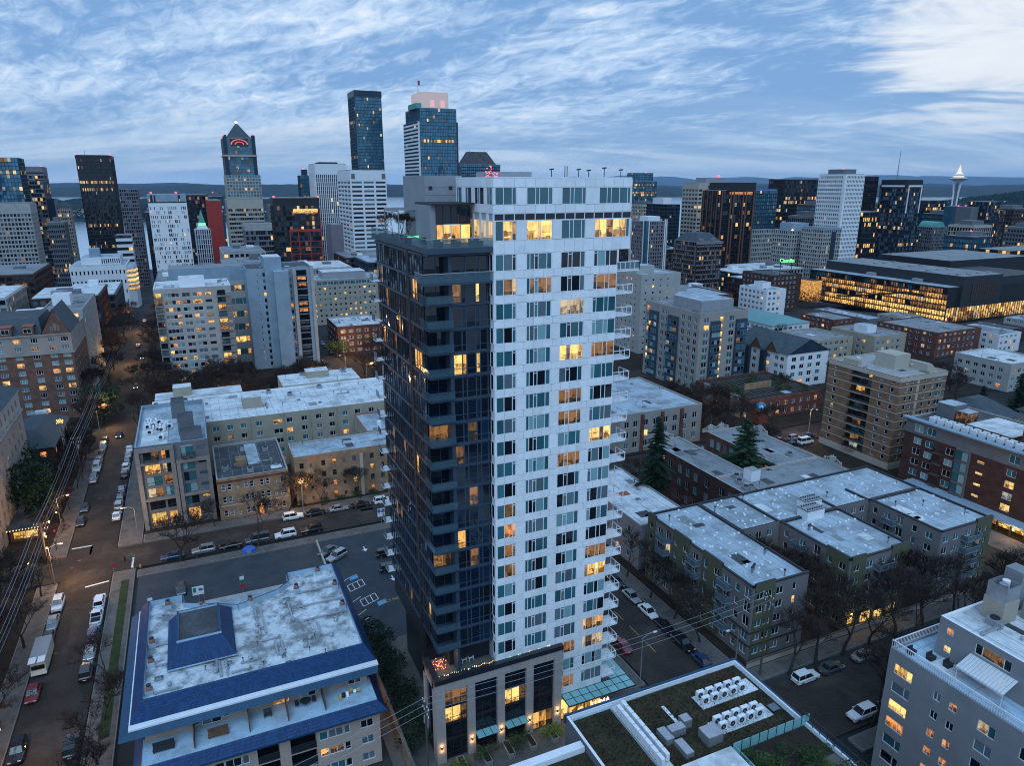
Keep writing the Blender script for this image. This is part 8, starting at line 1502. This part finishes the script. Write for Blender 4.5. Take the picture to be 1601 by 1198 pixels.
row('on the left kerb below the crossing', 'cars on the left kerb below the crossing', [('suv', 'white', -29.7, 140.8, 0), ('sedan', 'silver', -29.7, 134.6, 0), ('sedan', 'grey', -29.7, 129.6, 0), ('sedan', 'red', -29.6, 114.6, 0), ('suv', 'black', -29.4, 101.6, 0), ('sedan', 'black', -29.5, 94, 0)])
row('on the right kerb below the crossing', 'cars on the right kerb below the crossing', [('suv', 'white', -22.7, 138.7, S2), ('pickup', 'white', -22.7, 133.4, S2), ('suv', 'blue', -22.7, 127.6, S2), ('sedan', 'silver', -22.7, 122.2, S2), ('suv', 'black', -22.7, 116.9, S2), ('suv', 'black', -22.7, 99.6, S2), ('sedan', 'grey', -22.7, 93.6, S2)])
row('on the left kerb above the crossing', 'cars on the left kerb above the crossing', [('sedan', 'black', -30, 178, 0), ('sedan', 'grey', -30, 186, 0), ('suv', 'silver', -29.9, 204.6, 0), ('van', 'white', -29.9, 213, 0), ('sedan', 'silver', -29.9, 219, 0), ('sedan', 'grey', -29.9, 225, 0), ('suv', 'silver', -29.9, 231, 0), ('sedan', 'blue', -29.9, 237, 0)])
row('on the right kerb above the crossing', 'cars on the right kerb above the crossing', [('sedan', 'white', -22.6, 177.9, S2), ('suv', 'silver', -22.6, 184, S2), ('sedan', 'black', -22.6, 189, S2), ('sedan', 'blue', -22.6, 194.4, S2), ('suv', 'black', -22.6, 205, S2), ('suv', 'white', -22.6, 210.7, S2), ('sedan', 'black', -22.6, 215.8, S2), ('sedan', 'silver', -22.6, 220.8, S2), ('sedan', 'white', -22.6, 226, S2)])
row('before the tan brick block', 'cars before the tan brick block', [('suv', 'white', 15.4, 160.2, pi/2), ('sedan', 'black', 20.7, 160.2, pi/2), ('sedan', 'silver', 26, 160.2, pi/2), ('sedan', 'black', 31.4, 160.2, pi/2), ('suv', 'white', 37, 160.2, pi/2)])
row('on the near side of the cross street', 'cars on the near side of the cross street', [('sedan', 'blue', -10.3, 151.7, -pi/2), ('suv', 'silver', -4.3, 151.8, -pi/2), ('sedan', 'black', 1.2, 151.7, -pi/2), ('van', 'grey', 6.8, 151.8, -pi/2), ('suv', 'white', 12.6, 151.8, -pi/2), ('suv', 'black', 18.4, 151.8, -pi/2)])
car('sedan', 'grey', -8.8, 137.4, .05, 'grey sedan alone in the left parking lot', None); car('suv', 'silver', 21.2, 137.4, -1.0, 'silver suv parked askew in the marked lot', None); car('sedan', 'grey', 20.0, 140.4, -1.0, 'grey sedan beside the silver suv in the marked lot', None); car('suv', 'black', 31.2, 134.4, pi/2, 'black suv facing the tower in the marked lot', None); car('suv', 'black', 30.4, 128.0, pi/2-.1, 'boxy black jeep half hidden by the tower', None)
row('on the side street by the olive complex', 'cars on the side street', [('sedan', 'silver', 69.6, 99.2, 0), ('sedan', 'white', 69.6, 93.8, 0), ('sedan', 'black', 69.6, 88.4, 0), ('suv', 'black', 69.6, 83.4, 0), ('sedan', 'blue', 69.6, 78.0, 0), ('sedan', 'black', 69.6, 105, 0), ('suv', 'grey', 69.6, 111, 0)])
car('sedan', 'red', 59.8, 87.4, S2, 'dark red sedan on the kerb beside the tower entrance', None)
row('under the bare trees of the front street', 'cars on the front street', [('suv', 'white', 82, 68.4, pi/2), ('sedan', 'grey', 87.6, 68.4, pi/2), ('suv', 'white', 83.4, 59, -pi/2), ('sedan', 'black', 90, 59, -pi/2), ('sedan', 'silver', 95, 68.4, pi/2)])
row('behind the brick hall', 'cars behind the brick hall', [('sedan', 'red', 158.6, 152.6, pi/2), ('suv', 'silver', 164, 152.2, pi/2), ('sedan', 'blue', 169.8, 152.2, pi/2), ('van', 'white', 164.6, 148.4, pi/2), ('sedan', 'black', 159.4, 148.2, pi/2)])
for i, (x, y, p) in enumerate(((48.5, 298, 'black'), (48.6, 290, 'silver'), (48.8, 277, 'grey'), (49, 310, 'black'), (53, 270, 'white'), (48.6, 330, 'grey'))): car('sedan', p, x, y, S2 if i != 4 else 0, f'{PN[p]} car with glowing lights driving the far street, {ORD[i]} of the queue', 'traffic on the far street', True)
row('along the far street', 'cars parked along the far street', [('sedan', 'silver', 54.6, 348, 0), ('sedan', 'grey', 54.8, 341, 0), ('sedan', 'red', 55, 334, 0), ('suv', 'black', 55, 326, 0)])
car('sedan', 'black', -26.4, 241, 0, 'dark car with headlights on turning in the avenue above the crossing', None, True)
for i, y in enumerate((300, 330, 352, 380, 410, 450)): car('sedan', ('grey', 'black', 'white')[i % 3], -27.6 if i % 2 else -24.6, y, S2 if i % 2 else 0, f'{PN[("grey", "black", "white")[i % 3]]} car with lights on in the far avenue, {ORD[i]} away', 'traffic in the far avenue', True)
def camper():
    t = thing('camper_truck', 'old cream camper truck with a grey tarpaulin roof on the left kerb', 'truck', (-29.5, 122.6, 0))
    MB().box(-1.15, 1.15, -1.6, 3.8, .7, 2.9, 'paint_cream').box(-1.2, 1.2, -2.3, 3.9, 2.9, 3.0, 'mech_grey').build('box', t, (0, 0, 0)); MB().frustum((-1.1, 1.1, -3.6, -1.6), (-1.0, 1.0, -2.9, -1.6), .6, 2.3, 'paint_cream').build('cab', t, (0, 0, 0)); MB().box(-.9, .9, -3.42, -3.2, 1.5, 2.1, 'g_car').build('windscreen', t, (0, 0, 0)); MB().box(-1.15, -.1, -3.9, -2.2, 3.02, 3.1, 'white_metal').box(.1, 1.15, -3.9, -2.2, 3.02, 3.1, 'white_metal').build('roof_rack', t, (0, 0, 0))
    for sx in (-1, 1):
        for y in (-2.6, 2.4): put('wheel', CM['van']['wheel'], t, (sx*1.0, y, .42), 0, 1.25)
camper()
# ================================================================ poles, wires, lamps, signs
def pole(x, y, h, label, arm=2.4, rz=0):
    t = thing('utility_pole', label, 'pole', (x, y, 0), rz, 'utility poles'); MB().tube((0, 0, -.1), (0, 0, h), .17, .12, 8, 'pole_wood').build('post', t, (0, 0, 0))
    for z in (h-.5, h-1.6): MB().box(-arm/2, arm/2, -.07, .07, z, z+.14, 'pole_wood').build('crossarm', t, (0, 0, 0))
    for q in (-1, -.5, .5, 1):
        for z in (h-.36, h-1.46): MB().tube((q*arm*.46, 0, z), (q*arm*.46, 0, z+.26), .06, .05, 6, 'white_metal').build('insulator', t, (0, 0, 0))
    MB().tube((.32, 0, h-3.2), (.32, 0, h-2.2), .2, .2, 8, 'mech_grey').build('transformer', t, (0, 0, 0)); return t
for i, y in enumerate((62, 108, 153, 206, 262)): pole(-32.6, y, 12.4, f'utility pole on the left of the avenue, {ORD[i]} from the camera')
pole(20.2, 70.8, 15.2, 'utility pole in front of the tower podium', 2.4, pi/2); pole(76.2, 72.2, 15.0, 'utility pole at the olive complex corner', 2.2, pi/2)
def wire(a, b, sag, label, group):
    mb = MB(); n = 12; p = None
    for i in range(n+1):
        u = i/n; q = tuple(a[k]+(b[k]-a[k])*u for k in range(3)); q = (q[0], q[1], q[2]-sag*4*u*(1-u))
        if p: mb.tube(p, q, .03, .03, 4, 'wire', False)
        p = q
    single(mb, 'overhead_wire', label, 'wire', tuple(a), group)
ys = (20, 62, 108, 153, 206, 262, 320)
for j, (dx, z) in enumerate(((-1.1, 12.15), (-.55, 12.15), (.55, 12.15), (1.1, 12.15), (-1.1, 11.05), (1.1, 11.05))):
    for i in range(len(ys)-1): wire((-32.6+dx, ys[i], z), (-32.6+dx, ys[i+1], z), .7, f'overhead wire above the avenue, strand {ORD[j]} from the left, span {ORD[i]}', 'overhead wires above the avenue')
for j, dy in enumerate((-1.1, 0, 1.1)):
    wire((20.2, 70.8+dy, 14.9), (76.2, 72.2+dy, 14.7), 1.0, f'overhead wire crossing before the tower podium, {ORD[j]} from the camera', 'overhead wires before the podium'); wire((-32.6, 62+dy, 12.2), (20.2, 70.8+dy, 14.9), .9, f'overhead wire running left from the podium pole, {ORD[j]} from the camera', 'overhead wires left of the podium pole')
def street_lamp(x, y, rz, label, on=0, h=8.2, col=(1, .55, .2)):
    t = thing('street_lamp', label, 'street lamp', (x, y, 0), rz, 'street lamps'); MB().tube((0, 0, 0), (0, 0, h), .1, .07, 8, 'grey_metal').build('post', t, (0, 0, 0)); mb = MB(); mb.tube((0, 0, h), (0, -1.1, h+.5), .06, .05, 6, 'grey_metal'); mb.tube((0, -1.1, h+.5), (0, -2.0, h+.55), .05, .05, 6, 'grey_metal'); mb.build('arm', t, (0, 0, 0)); MB().box(-.14, .14, -2.6, -1.95, h+.46, h+.62, 'white_metal').build('lamp_head', t, (0, 0, 0)); MB().box(-.1, .1, -2.5, -2.0, h+.42, h+.455, 'lamp_warm' if on else 'g_grey').build('lens', t, (0, 0, 0))
    if on: l = bpy.data.lights.new('lamp_light', 'POINT'); l.energy = on*4.5; l.color = col; l.shadow_soft_size = .25; lo = bpy.data.objects.new('lamp_light', l); COL.objects.link(lo); lo.parent = t; lo.location = (0, -2.25, h+.2)
street_lamp(57.6, 78.6, pi/2, 'grey cobra-head lamp at the side street beside the green roof'); street_lamp(75.0, 76.5, -pi/2, 'short lamp beside the olive complex corner', 0, 6)
for x, y, rz, e, lab in ((-31.4, 149.6, pi/2, 950, 'at the lower left corner of the crossing'), (-33.4, 175, pi/2, 500, 'by the left pavement above the crossing'), (-17.2, 162.4, -pi/2, 260, 'at the grey corner block'), (-31.6, 96, pi/2, 500, 'low on the left kerb of the avenue'), (-32.6, 250, pi/2, 1400, 'under the dark evergreen of the avenue'), (58, 312, pi/2, 1200, 'at the far crossing'), (58, 268, pi/2, 900, 'on the lit far street'), (53.4, 285, -pi/2, 700, 'left of the lit far street'), (18.2, 163.4, 0, 420, 'shining on the tan brick house'), (138.6, 86, pi/2, 700, 'at the corner of the lit street'), (172, 154.4, 0, 500, 'beside the parked cars behind the brick hall'), (-33, 340, pi/2, 1500, 'far up the avenue'), (-33, 420, pi/2, 1500, 'at the end of the avenue'), (148, 172, 0, 300, 'in the grove by the brick tower'), (36, 268, 0, 500, 'in the wooded strip'), (8, 252, 0, 400, 'behind the cream block'), (56.5, 128, -pi/2, 320, 'behind the white tower')): street_lamp(x, y, rz, f'lit street lamp {lab}', e)
# small warm garden lamps along the left pavement
for i, (x, y) in enumerate(((-34.6, 164), (-35.6, 170), (-34.4, 172.5), (-36.2, 178), (-37, 158), (-35.4, 183))):
    t = thing('garden_lamp', f'small glowing garden lamp left of the crossing, {ORD[i]} along', 'lamp', (x, y, 0), 0, 'garden lamps'); MB().tube((0, 0, 0), (0, 0, 1.5), .05, .05, 6, 'dark_metal').build('post', t, (0, 0, 0)); MB().lathe([(.05, 1.5), (.18, 1.62), (.18, 1.78), (.05, 1.9)], 8, 'lamp_warm' if i != 2 else 'lamp_red').build('globe', t, (0, 0, 0)); l = bpy.data.lights.new('lamp_light', 'POINT'); l.energy = 30; l.color = (1, .5, .15); lo = bpy.data.objects.new('lamp_light', l); COL.objects.link(lo); lo.parent = t; lo.location = (0, 0, 2.05)
t = thing('cafe_pavilion', 'low dark pavilion with warm lit eaves left of the avenue', 'pavilion', (-40, 178, 0)); MB().box(-3.4, 3.4, -4.6, 4.6, 2.8, 3.1, 'roof_dark').build('roof', t, (0, 0, 0)); MB().box(-3.0, 3.0, -4.2, 4.2, 0, 2.8, 'wood_brown').build('wall', t, (0, 0, 0))
for i in range(12): MB().box(-3.3+i*.58, -3.2+i*.58, -4.7, -4.6, 2.8, 2.9, 'lamp_warm').build('bulb', t, (0, 0, 0))
put('window', win_mesh(4.6, 1.8, (.5, .5), ['l_gold']*2, 'dark_metal'), t, (-2.3, -4.21, .5))
def sign(x, y, h, plates, label, rz=0, name='street_sign'):
    t = thing(name, label, 'sign', (x, y, 0), rz); MB().tube((0, 0, 0), (0, 0, h), .05, .05, 6, 'grey_metal').build('post', t, (0, 0, 0))
    for z, w, hh, m in plates: MB().box(-w/2, w/2, -.08, -.055, z, z+hh, m).build('plate', t, (0, 0, 0))
    return t
sign(-21.0, 148.9, 2.8, [(2.1, .7, .7, 'sign_red')], 'red stop sign at the crossing kerb'); sign(-17.6, 150.0, 3.6, [(3.2, 1.1, .22, 'sign_green'), (2.9, .9, .2, 'sign_green')], 'green street name sign at the crossing')
for i, (x, y) in enumerate(((-13.6, 130.6), (2.2, 131.6))): sign(x, y, 4.2, [(3.0, .8, .7, 'white_metal'), (2.2, .8, .8, 'sign_green'), (1.2, .8, .9, 'sign_red')], f'tall banner sign with green and pink panels, {("nearer the avenue", "nearer the tower")[i]}')
t = sign(-5.6, 131.8, 3.4, [(1.6, 2.0, 1.8, 'white_metal')], 'white notice board on two posts in the left parking lot', 0, 'notice_board'); MB().box(-.85, -.35, -.1, -.085, 2.2, 3.2, 'sign_green').build('panel', t, (0, 0, 0)); MB().box(.1, .8, -.1, -.085, 2.4, 2.9, 'sign_blue').build('panel', t, (0, 0, 0)); MB().tube((.9, 0, 0), (.9, 0, 3.4), .05, .05, 6, 'grey_metal').build('post', t, (0, 0, 0))
t = sign(33.2, 146.6, 5.2, [(3.2, 1.7, 2.0, 'white_metal')], 'white parking sign with a blue panel by the lot entrance', 0, 'parking_sign'); MB().box(-.8, .8, -.1, -.085, 4.2, 5.0, 'sign_blue').build('panel', t, (0, 0, 0)); text('P', 'sign_letter', .9, (0, -.12, 4.3), (pi/2, 0, 0), 'white_metal', t, .01)
t = thing('hydrant', 'yellow fire hydrant beside the cross street pavement', 'hydrant', (-16.4, 150.2, 0)); MB().tube((0, 0, 0), (0, 0, .7), .16, .14, 8, 'yellow_paint').build('barrel', t, (0, 0, 0)); MB().lathe([(.17, .7), (.14, .82), (.02, .9)], 8, 'yellow_paint').build('cap', t, (0, 0, 0)); MB().tube((-.26, 0, .5), (.26, 0, .5), .07, .07, 6, 'yellow_paint').build('outlet', t, (0, 0, 0))
t = thing('tent', 'small blue camping tent on the pavement beside a bare tree', 'tent', (4.6, 148.0, .14)); mb = MB()
for i in range(10):
    a0, a1 = 2*pi*i/10, 2*pi*(i+1)/10
    for (r0, z0), (r1, z1) in (((1.3, 0), (1.15, .7)), ((1.15, .7), (.6, 1.15)), ((.6, 1.15), (.02, 1.3))): mb.face([(cos(a0)*r0*1.2, sin(a0)*r0, z0), (cos(a1)*r0*1.2, sin(a1)*r0, z0), (cos(a1)*r1*1.2, sin(a1)*r1, z1), (cos(a0)*r1*1.2, sin(a0)*r1, z1)], 'tent_blue')
mb.build('canopy', t, (0, 0, 0)); MB().box(-.5, .3, -1.22, -1.1, 0, .8, 'mech_grey').build('door_flap', t, (0, 0, 0))
single(MB().box(18.3, 18.6, 112, 146, 0, .75, 'concrete_pale'), 'lot_wall', 'pale low wall dividing the two parking lots', 'wall', (18.4, 129, 0)); single(MB().box(40.8, 41.1, 122, 146, 0, .5, 'white_paint'), 'lot_kerb', 'striped kerb wall beside the tower in the marked lot', 'kerb', (41, 134, 0))
for i, (x0, x1, y) in enumerate(((-8, -4.6, 122.0), (-3.4, 4.0, 123.4), (4.8, 7.6, 122.6))): single(MB().box(x0, x1, y, y+.3, 0, .3, 'yellow_paint'), 'timber_kerb', f'yellow timber kerb at the lot edge, {ORD[i]} from the left', 'kerb', ((x0+x1)/2, y, 0))
for i in range(5): x = 25.6+i*3.4; single(MB().box(x, x+1.0, 73.0, 75.6, 0, .7, 'concrete_warm').box(x+.12, x+.88, 73.1, 75.5, .7, .72, 'soil'), 'planter', f'stone planter before the podium, {ORD[i]} from the left', 'planter', (x+.5, 74.3, 0), 'podium planters')
single(MB().box(19.6, 42, 70.2, 70.5, 0, 1.1, 'concrete_warm').box(42, 52, 70.2, 70.5, 0, .6, 'concrete_warm'), 'front_wall', 'low concrete wall along the path before the podium', 'wall', (30, 70.3, 0))
# a passer-by at the crossing
def person(x, y, rz, label):
    t = thing('person', label, 'person', (x, y, .02), rz); me = bpy.data.meshes.new('body')
    V = [(0, 0, .95), (0, 0, 1.2), (0, 0, 1.42), (0, 0, 1.52), (0, -.02, 1.68), (.19, 0, 1.40), (.26, .03, 1.12), (.25, -.08, .88), (-.19, 0, 1.40), (-.26, -.03, 1.12), (-.24, .1, .88), (.10, .0, .90), (.11, -.12, .50), (.11, -.02, .08), (.11, -.16, .04), (-.10, 0, .90), (-.11, .08, .50), (-.11, .22, .10), (-.11, .10, .04)]
    Ed = [(0, 1), (1, 2), (2, 3), (3, 4), (2, 5), (5, 6), (6, 7), (2, 8), (8, 9), (9, 10), (0, 11), (11, 12), (12, 13), (13, 14), (0, 15), (15, 16), (16, 17), (17, 18)]
    me.from_pydata(V, Ed, []); ob = bpy.data.objects.new('body', me); COL.objects.link(ob); ob.parent = t; me.materials.append(MATS['cloth_dark']); sk_ = ob.modifiers.new('skin', 'SKIN')
    rad = [.15, .16, .17, .07, .115, .08, .055, .04, .08, .055, .04, .10, .07, .05, .045, .10, .07, .05, .045]
    for i, r in enumerate(rad): me.skin_vertices[0].data[i].radius = (r, r*.85)
    me.skin_vertices[0].data[0].use_root = True; sb = ob.modifiers.new('sub', 'SUBSURF'); sb.levels = 1; sb.render_levels = 1
    MB().lathe([(.03, 1.79), (.1, 1.77), (.125, 1.68), (.12, 1.60)], 10, 'bark').build('hair', t, (0, 0, 0)); MB().lathe([(.05, 1.57), (.095, 1.6), (.11, 1.68), (.09, 1.74)], 10, 'skin', (0, -.03)).build('face', t, (0, 0, 0))
person(-19.4, 153.8, 1.2, 'person in dark clothes walking across the street at the corner')
# podium terrace: two white chairs, festive lights, glowing ornaments
for i, x in enumerate((28.3, 29.3)):
    t = thing('garden_chair', f'white slatted garden chair on the podium terrace, {("left", "right")[i]} of the pair', 'chair', (x, 79.6, 12.56), .2, 'white garden chairs'); MB().box(-.33, .33, -.4, .35, .34, .4, 'white_metal').build('seat', t, (0, 0, 0))
    mb = MB()
    for k in range(5): mb.face([(-.32+k*.13, .3, .4), (-.21+k*.13, .3, .4), (-.21+k*.13, .62, 1.15), (-.32+k*.13, .62, 1.15)], 'white_metal')
    mb.build('backrest', t, (0, 0, 0))
    for q in (-.38, .32): MB().box(q, q+.09, -.5, .4, .55, .6, 'white_metal').build('armrest', t, (0, 0, 0)); MB().box(q, q+.08, -.48, -.4, 0, .55, 'white_metal').build('leg', t, (0, 0, 0)); MB().box(q, q+.08, .3, .38, 0, .55, 'white_metal').build('leg', t, (0, 0, 0))
mb = MB()
for i in range(70): x = 23.9+i*.24; mb.lathe([(.01, 13.4), (.05, 13.44), (.01, 13.5)], 5, RN.choice(('bulb_orange', 'bulb_orange', 'lamp_green', 'lamp_white', 'dark_metal')), (x if x < 41 else 41, 76.7+.12*sin(i)))
for i in range(60):
    a = RN.uniform(0, 6.3); q = RN.uniform(0, 1.0); h = 12.6+RN.uniform(0, 1.1); mb.box(24.9+cos(a)*q, 24.97+cos(a)*q, 79.6+sin(a)*q, 79.67+sin(a)*q, h, h+.08, RN.choice(('bulb_orange', 'bulb_red', 'bulb_orange', 'terracotta')))
for i in range(34):
    x = RN.uniform(30.4, 33); h = 12.7+RN.uniform(0, 2); mb.box(x, x+.07, 80.9, 80.97, h, h+.08, RN.choice(('bulb_orange', 'bulb_orange', 'lamp_green')))
tag(mb.build('fairy_lights', None, (30, 78, 12.56)), 'strings of orange and green festive lights on the podium terrace', 'lights')
l = bpy.data.lights.new('terrace_light', 'POINT'); l.energy = 70; l.color = (1, .5, .18); l.shadow_soft_size = .3; lo = bpy.data.objects.new('terrace_light', l); COL.objects.link(lo); lo.location = (25.2, 79.4, 14.2); lo2 = lo.copy(); lo2.data = l.copy(); COL.objects.link(lo2); lo2.location = (31.8, 80.2, 14.0)
# roof terrace fire table and furniture of the dark block
t = thing('fire_table', 'glowing green fire table on the dark roof terrace', 'table', (25.9, 88.0, 69.36)); MB().box(-1.1, 1.1, -.5, .5, 0, .5, 'mech_grey').build('base', t, (0, 0, 0)); MB().box(-.7, .7, -.15, .15, .5, .62, 'lamp_green').build('flame_bed', t, (0, 0, 0))
t = thing('folded_parasol', 'folded white parasol leaning on the dark roof terrace', 'parasol', (25.3, 90.2, 69.36)); MB().tube((0, 0, 0), (.3, 0, 2.6), .04, .04, 6, 'white_metal').build('pole', t, (0, 0, 0)); MB().tube((.1, 0, .9), (.3, 0, 2.5), .22, .06, 8, 'canvas').build('canopy', t, (0, 0, 0))
for i, (x, y) in enumerate(((26.0, 78.4), (28.2, 78.6), (30.2, 78.4), (31, 78.6), (25.6, 83))):
    t = thing('terrace_armchair', f'dark armchair on the roof terrace, {ORD[i]} from the corner', 'chair', (x, y, 69.36), i*.7, 'roof terrace armchairs'); MB().box(-.4, .4, -.4, .4, .1, .45, 'cloth_dark').build('seat', t, (0, 0, 0)); MB().box(-.4, .4, .3, .45, .45, .85, 'cloth_dark').build('backrest', t, (0, 0, 0)); MB().box(-.45, -.36, -.4, .4, 0, .6, 'dark_metal').build('armrest', t, (0, 0, 0)); MB().box(.36, .45, -.4, .4, 0, .6, 'dark_metal').build('armrest', t, (0, 0, 0))
single(MB().box(46.8, 47.6, 72.2, 73.0, 0, .5, 'terracotta'), 'entrance_planter', 'round-rimmed planter before the tower entrance sign', 'planter', (47.2, 72.6, 0))
for i, x in enumerate((49.2, 50.8, 52.2)): t = thing('entrance_pot', f'rust-coloured plant pot under the glass canopy, {ORD[i]} from the sign', 'pot', (x, 73.2, 0), 0, 'entrance pots'); MB().lathe([(.3, 0), (.5, .5), (.55, .55), (.45, .55)], 12, 'terracotta').build('pot', t, (0, 0, 0)); put('plant', HB[i][1], t, (0, 0, .3), 0, .32)
# ================================================================ evening air
hz = bpy.data.materials.new('haze'); hz.use_nodes = True; N = hz.node_tree.nodes; N.remove(N['Principled BSDF']); v = N.new('ShaderNodeVolumePrincipled'); v.inputs['Color'].default_value = (.48, .71, .98, 1); v.inputs['Density'].default_value = 2.4e-5; v.inputs['Anisotropy'].default_value = .2; hz.node_tree.links.new(v.outputs[0], N['Material Output'].inputs['Volume']); MATS['haze'] = hz
ca, sa = cos(VIEW_YAW), sin(VIEW_YAW); mb = MB(); P = [(X*ca+D*sa, -X*sa+D*ca) for X, D in ((-16000, -400), (16000, -400), (31000, 35000), (-14500, 35000))]; mb.prism(P, -128, 460, 'haze'); o = mb.build('haze', None, (0, 0, 0)); o['kind'] = 'stuff'
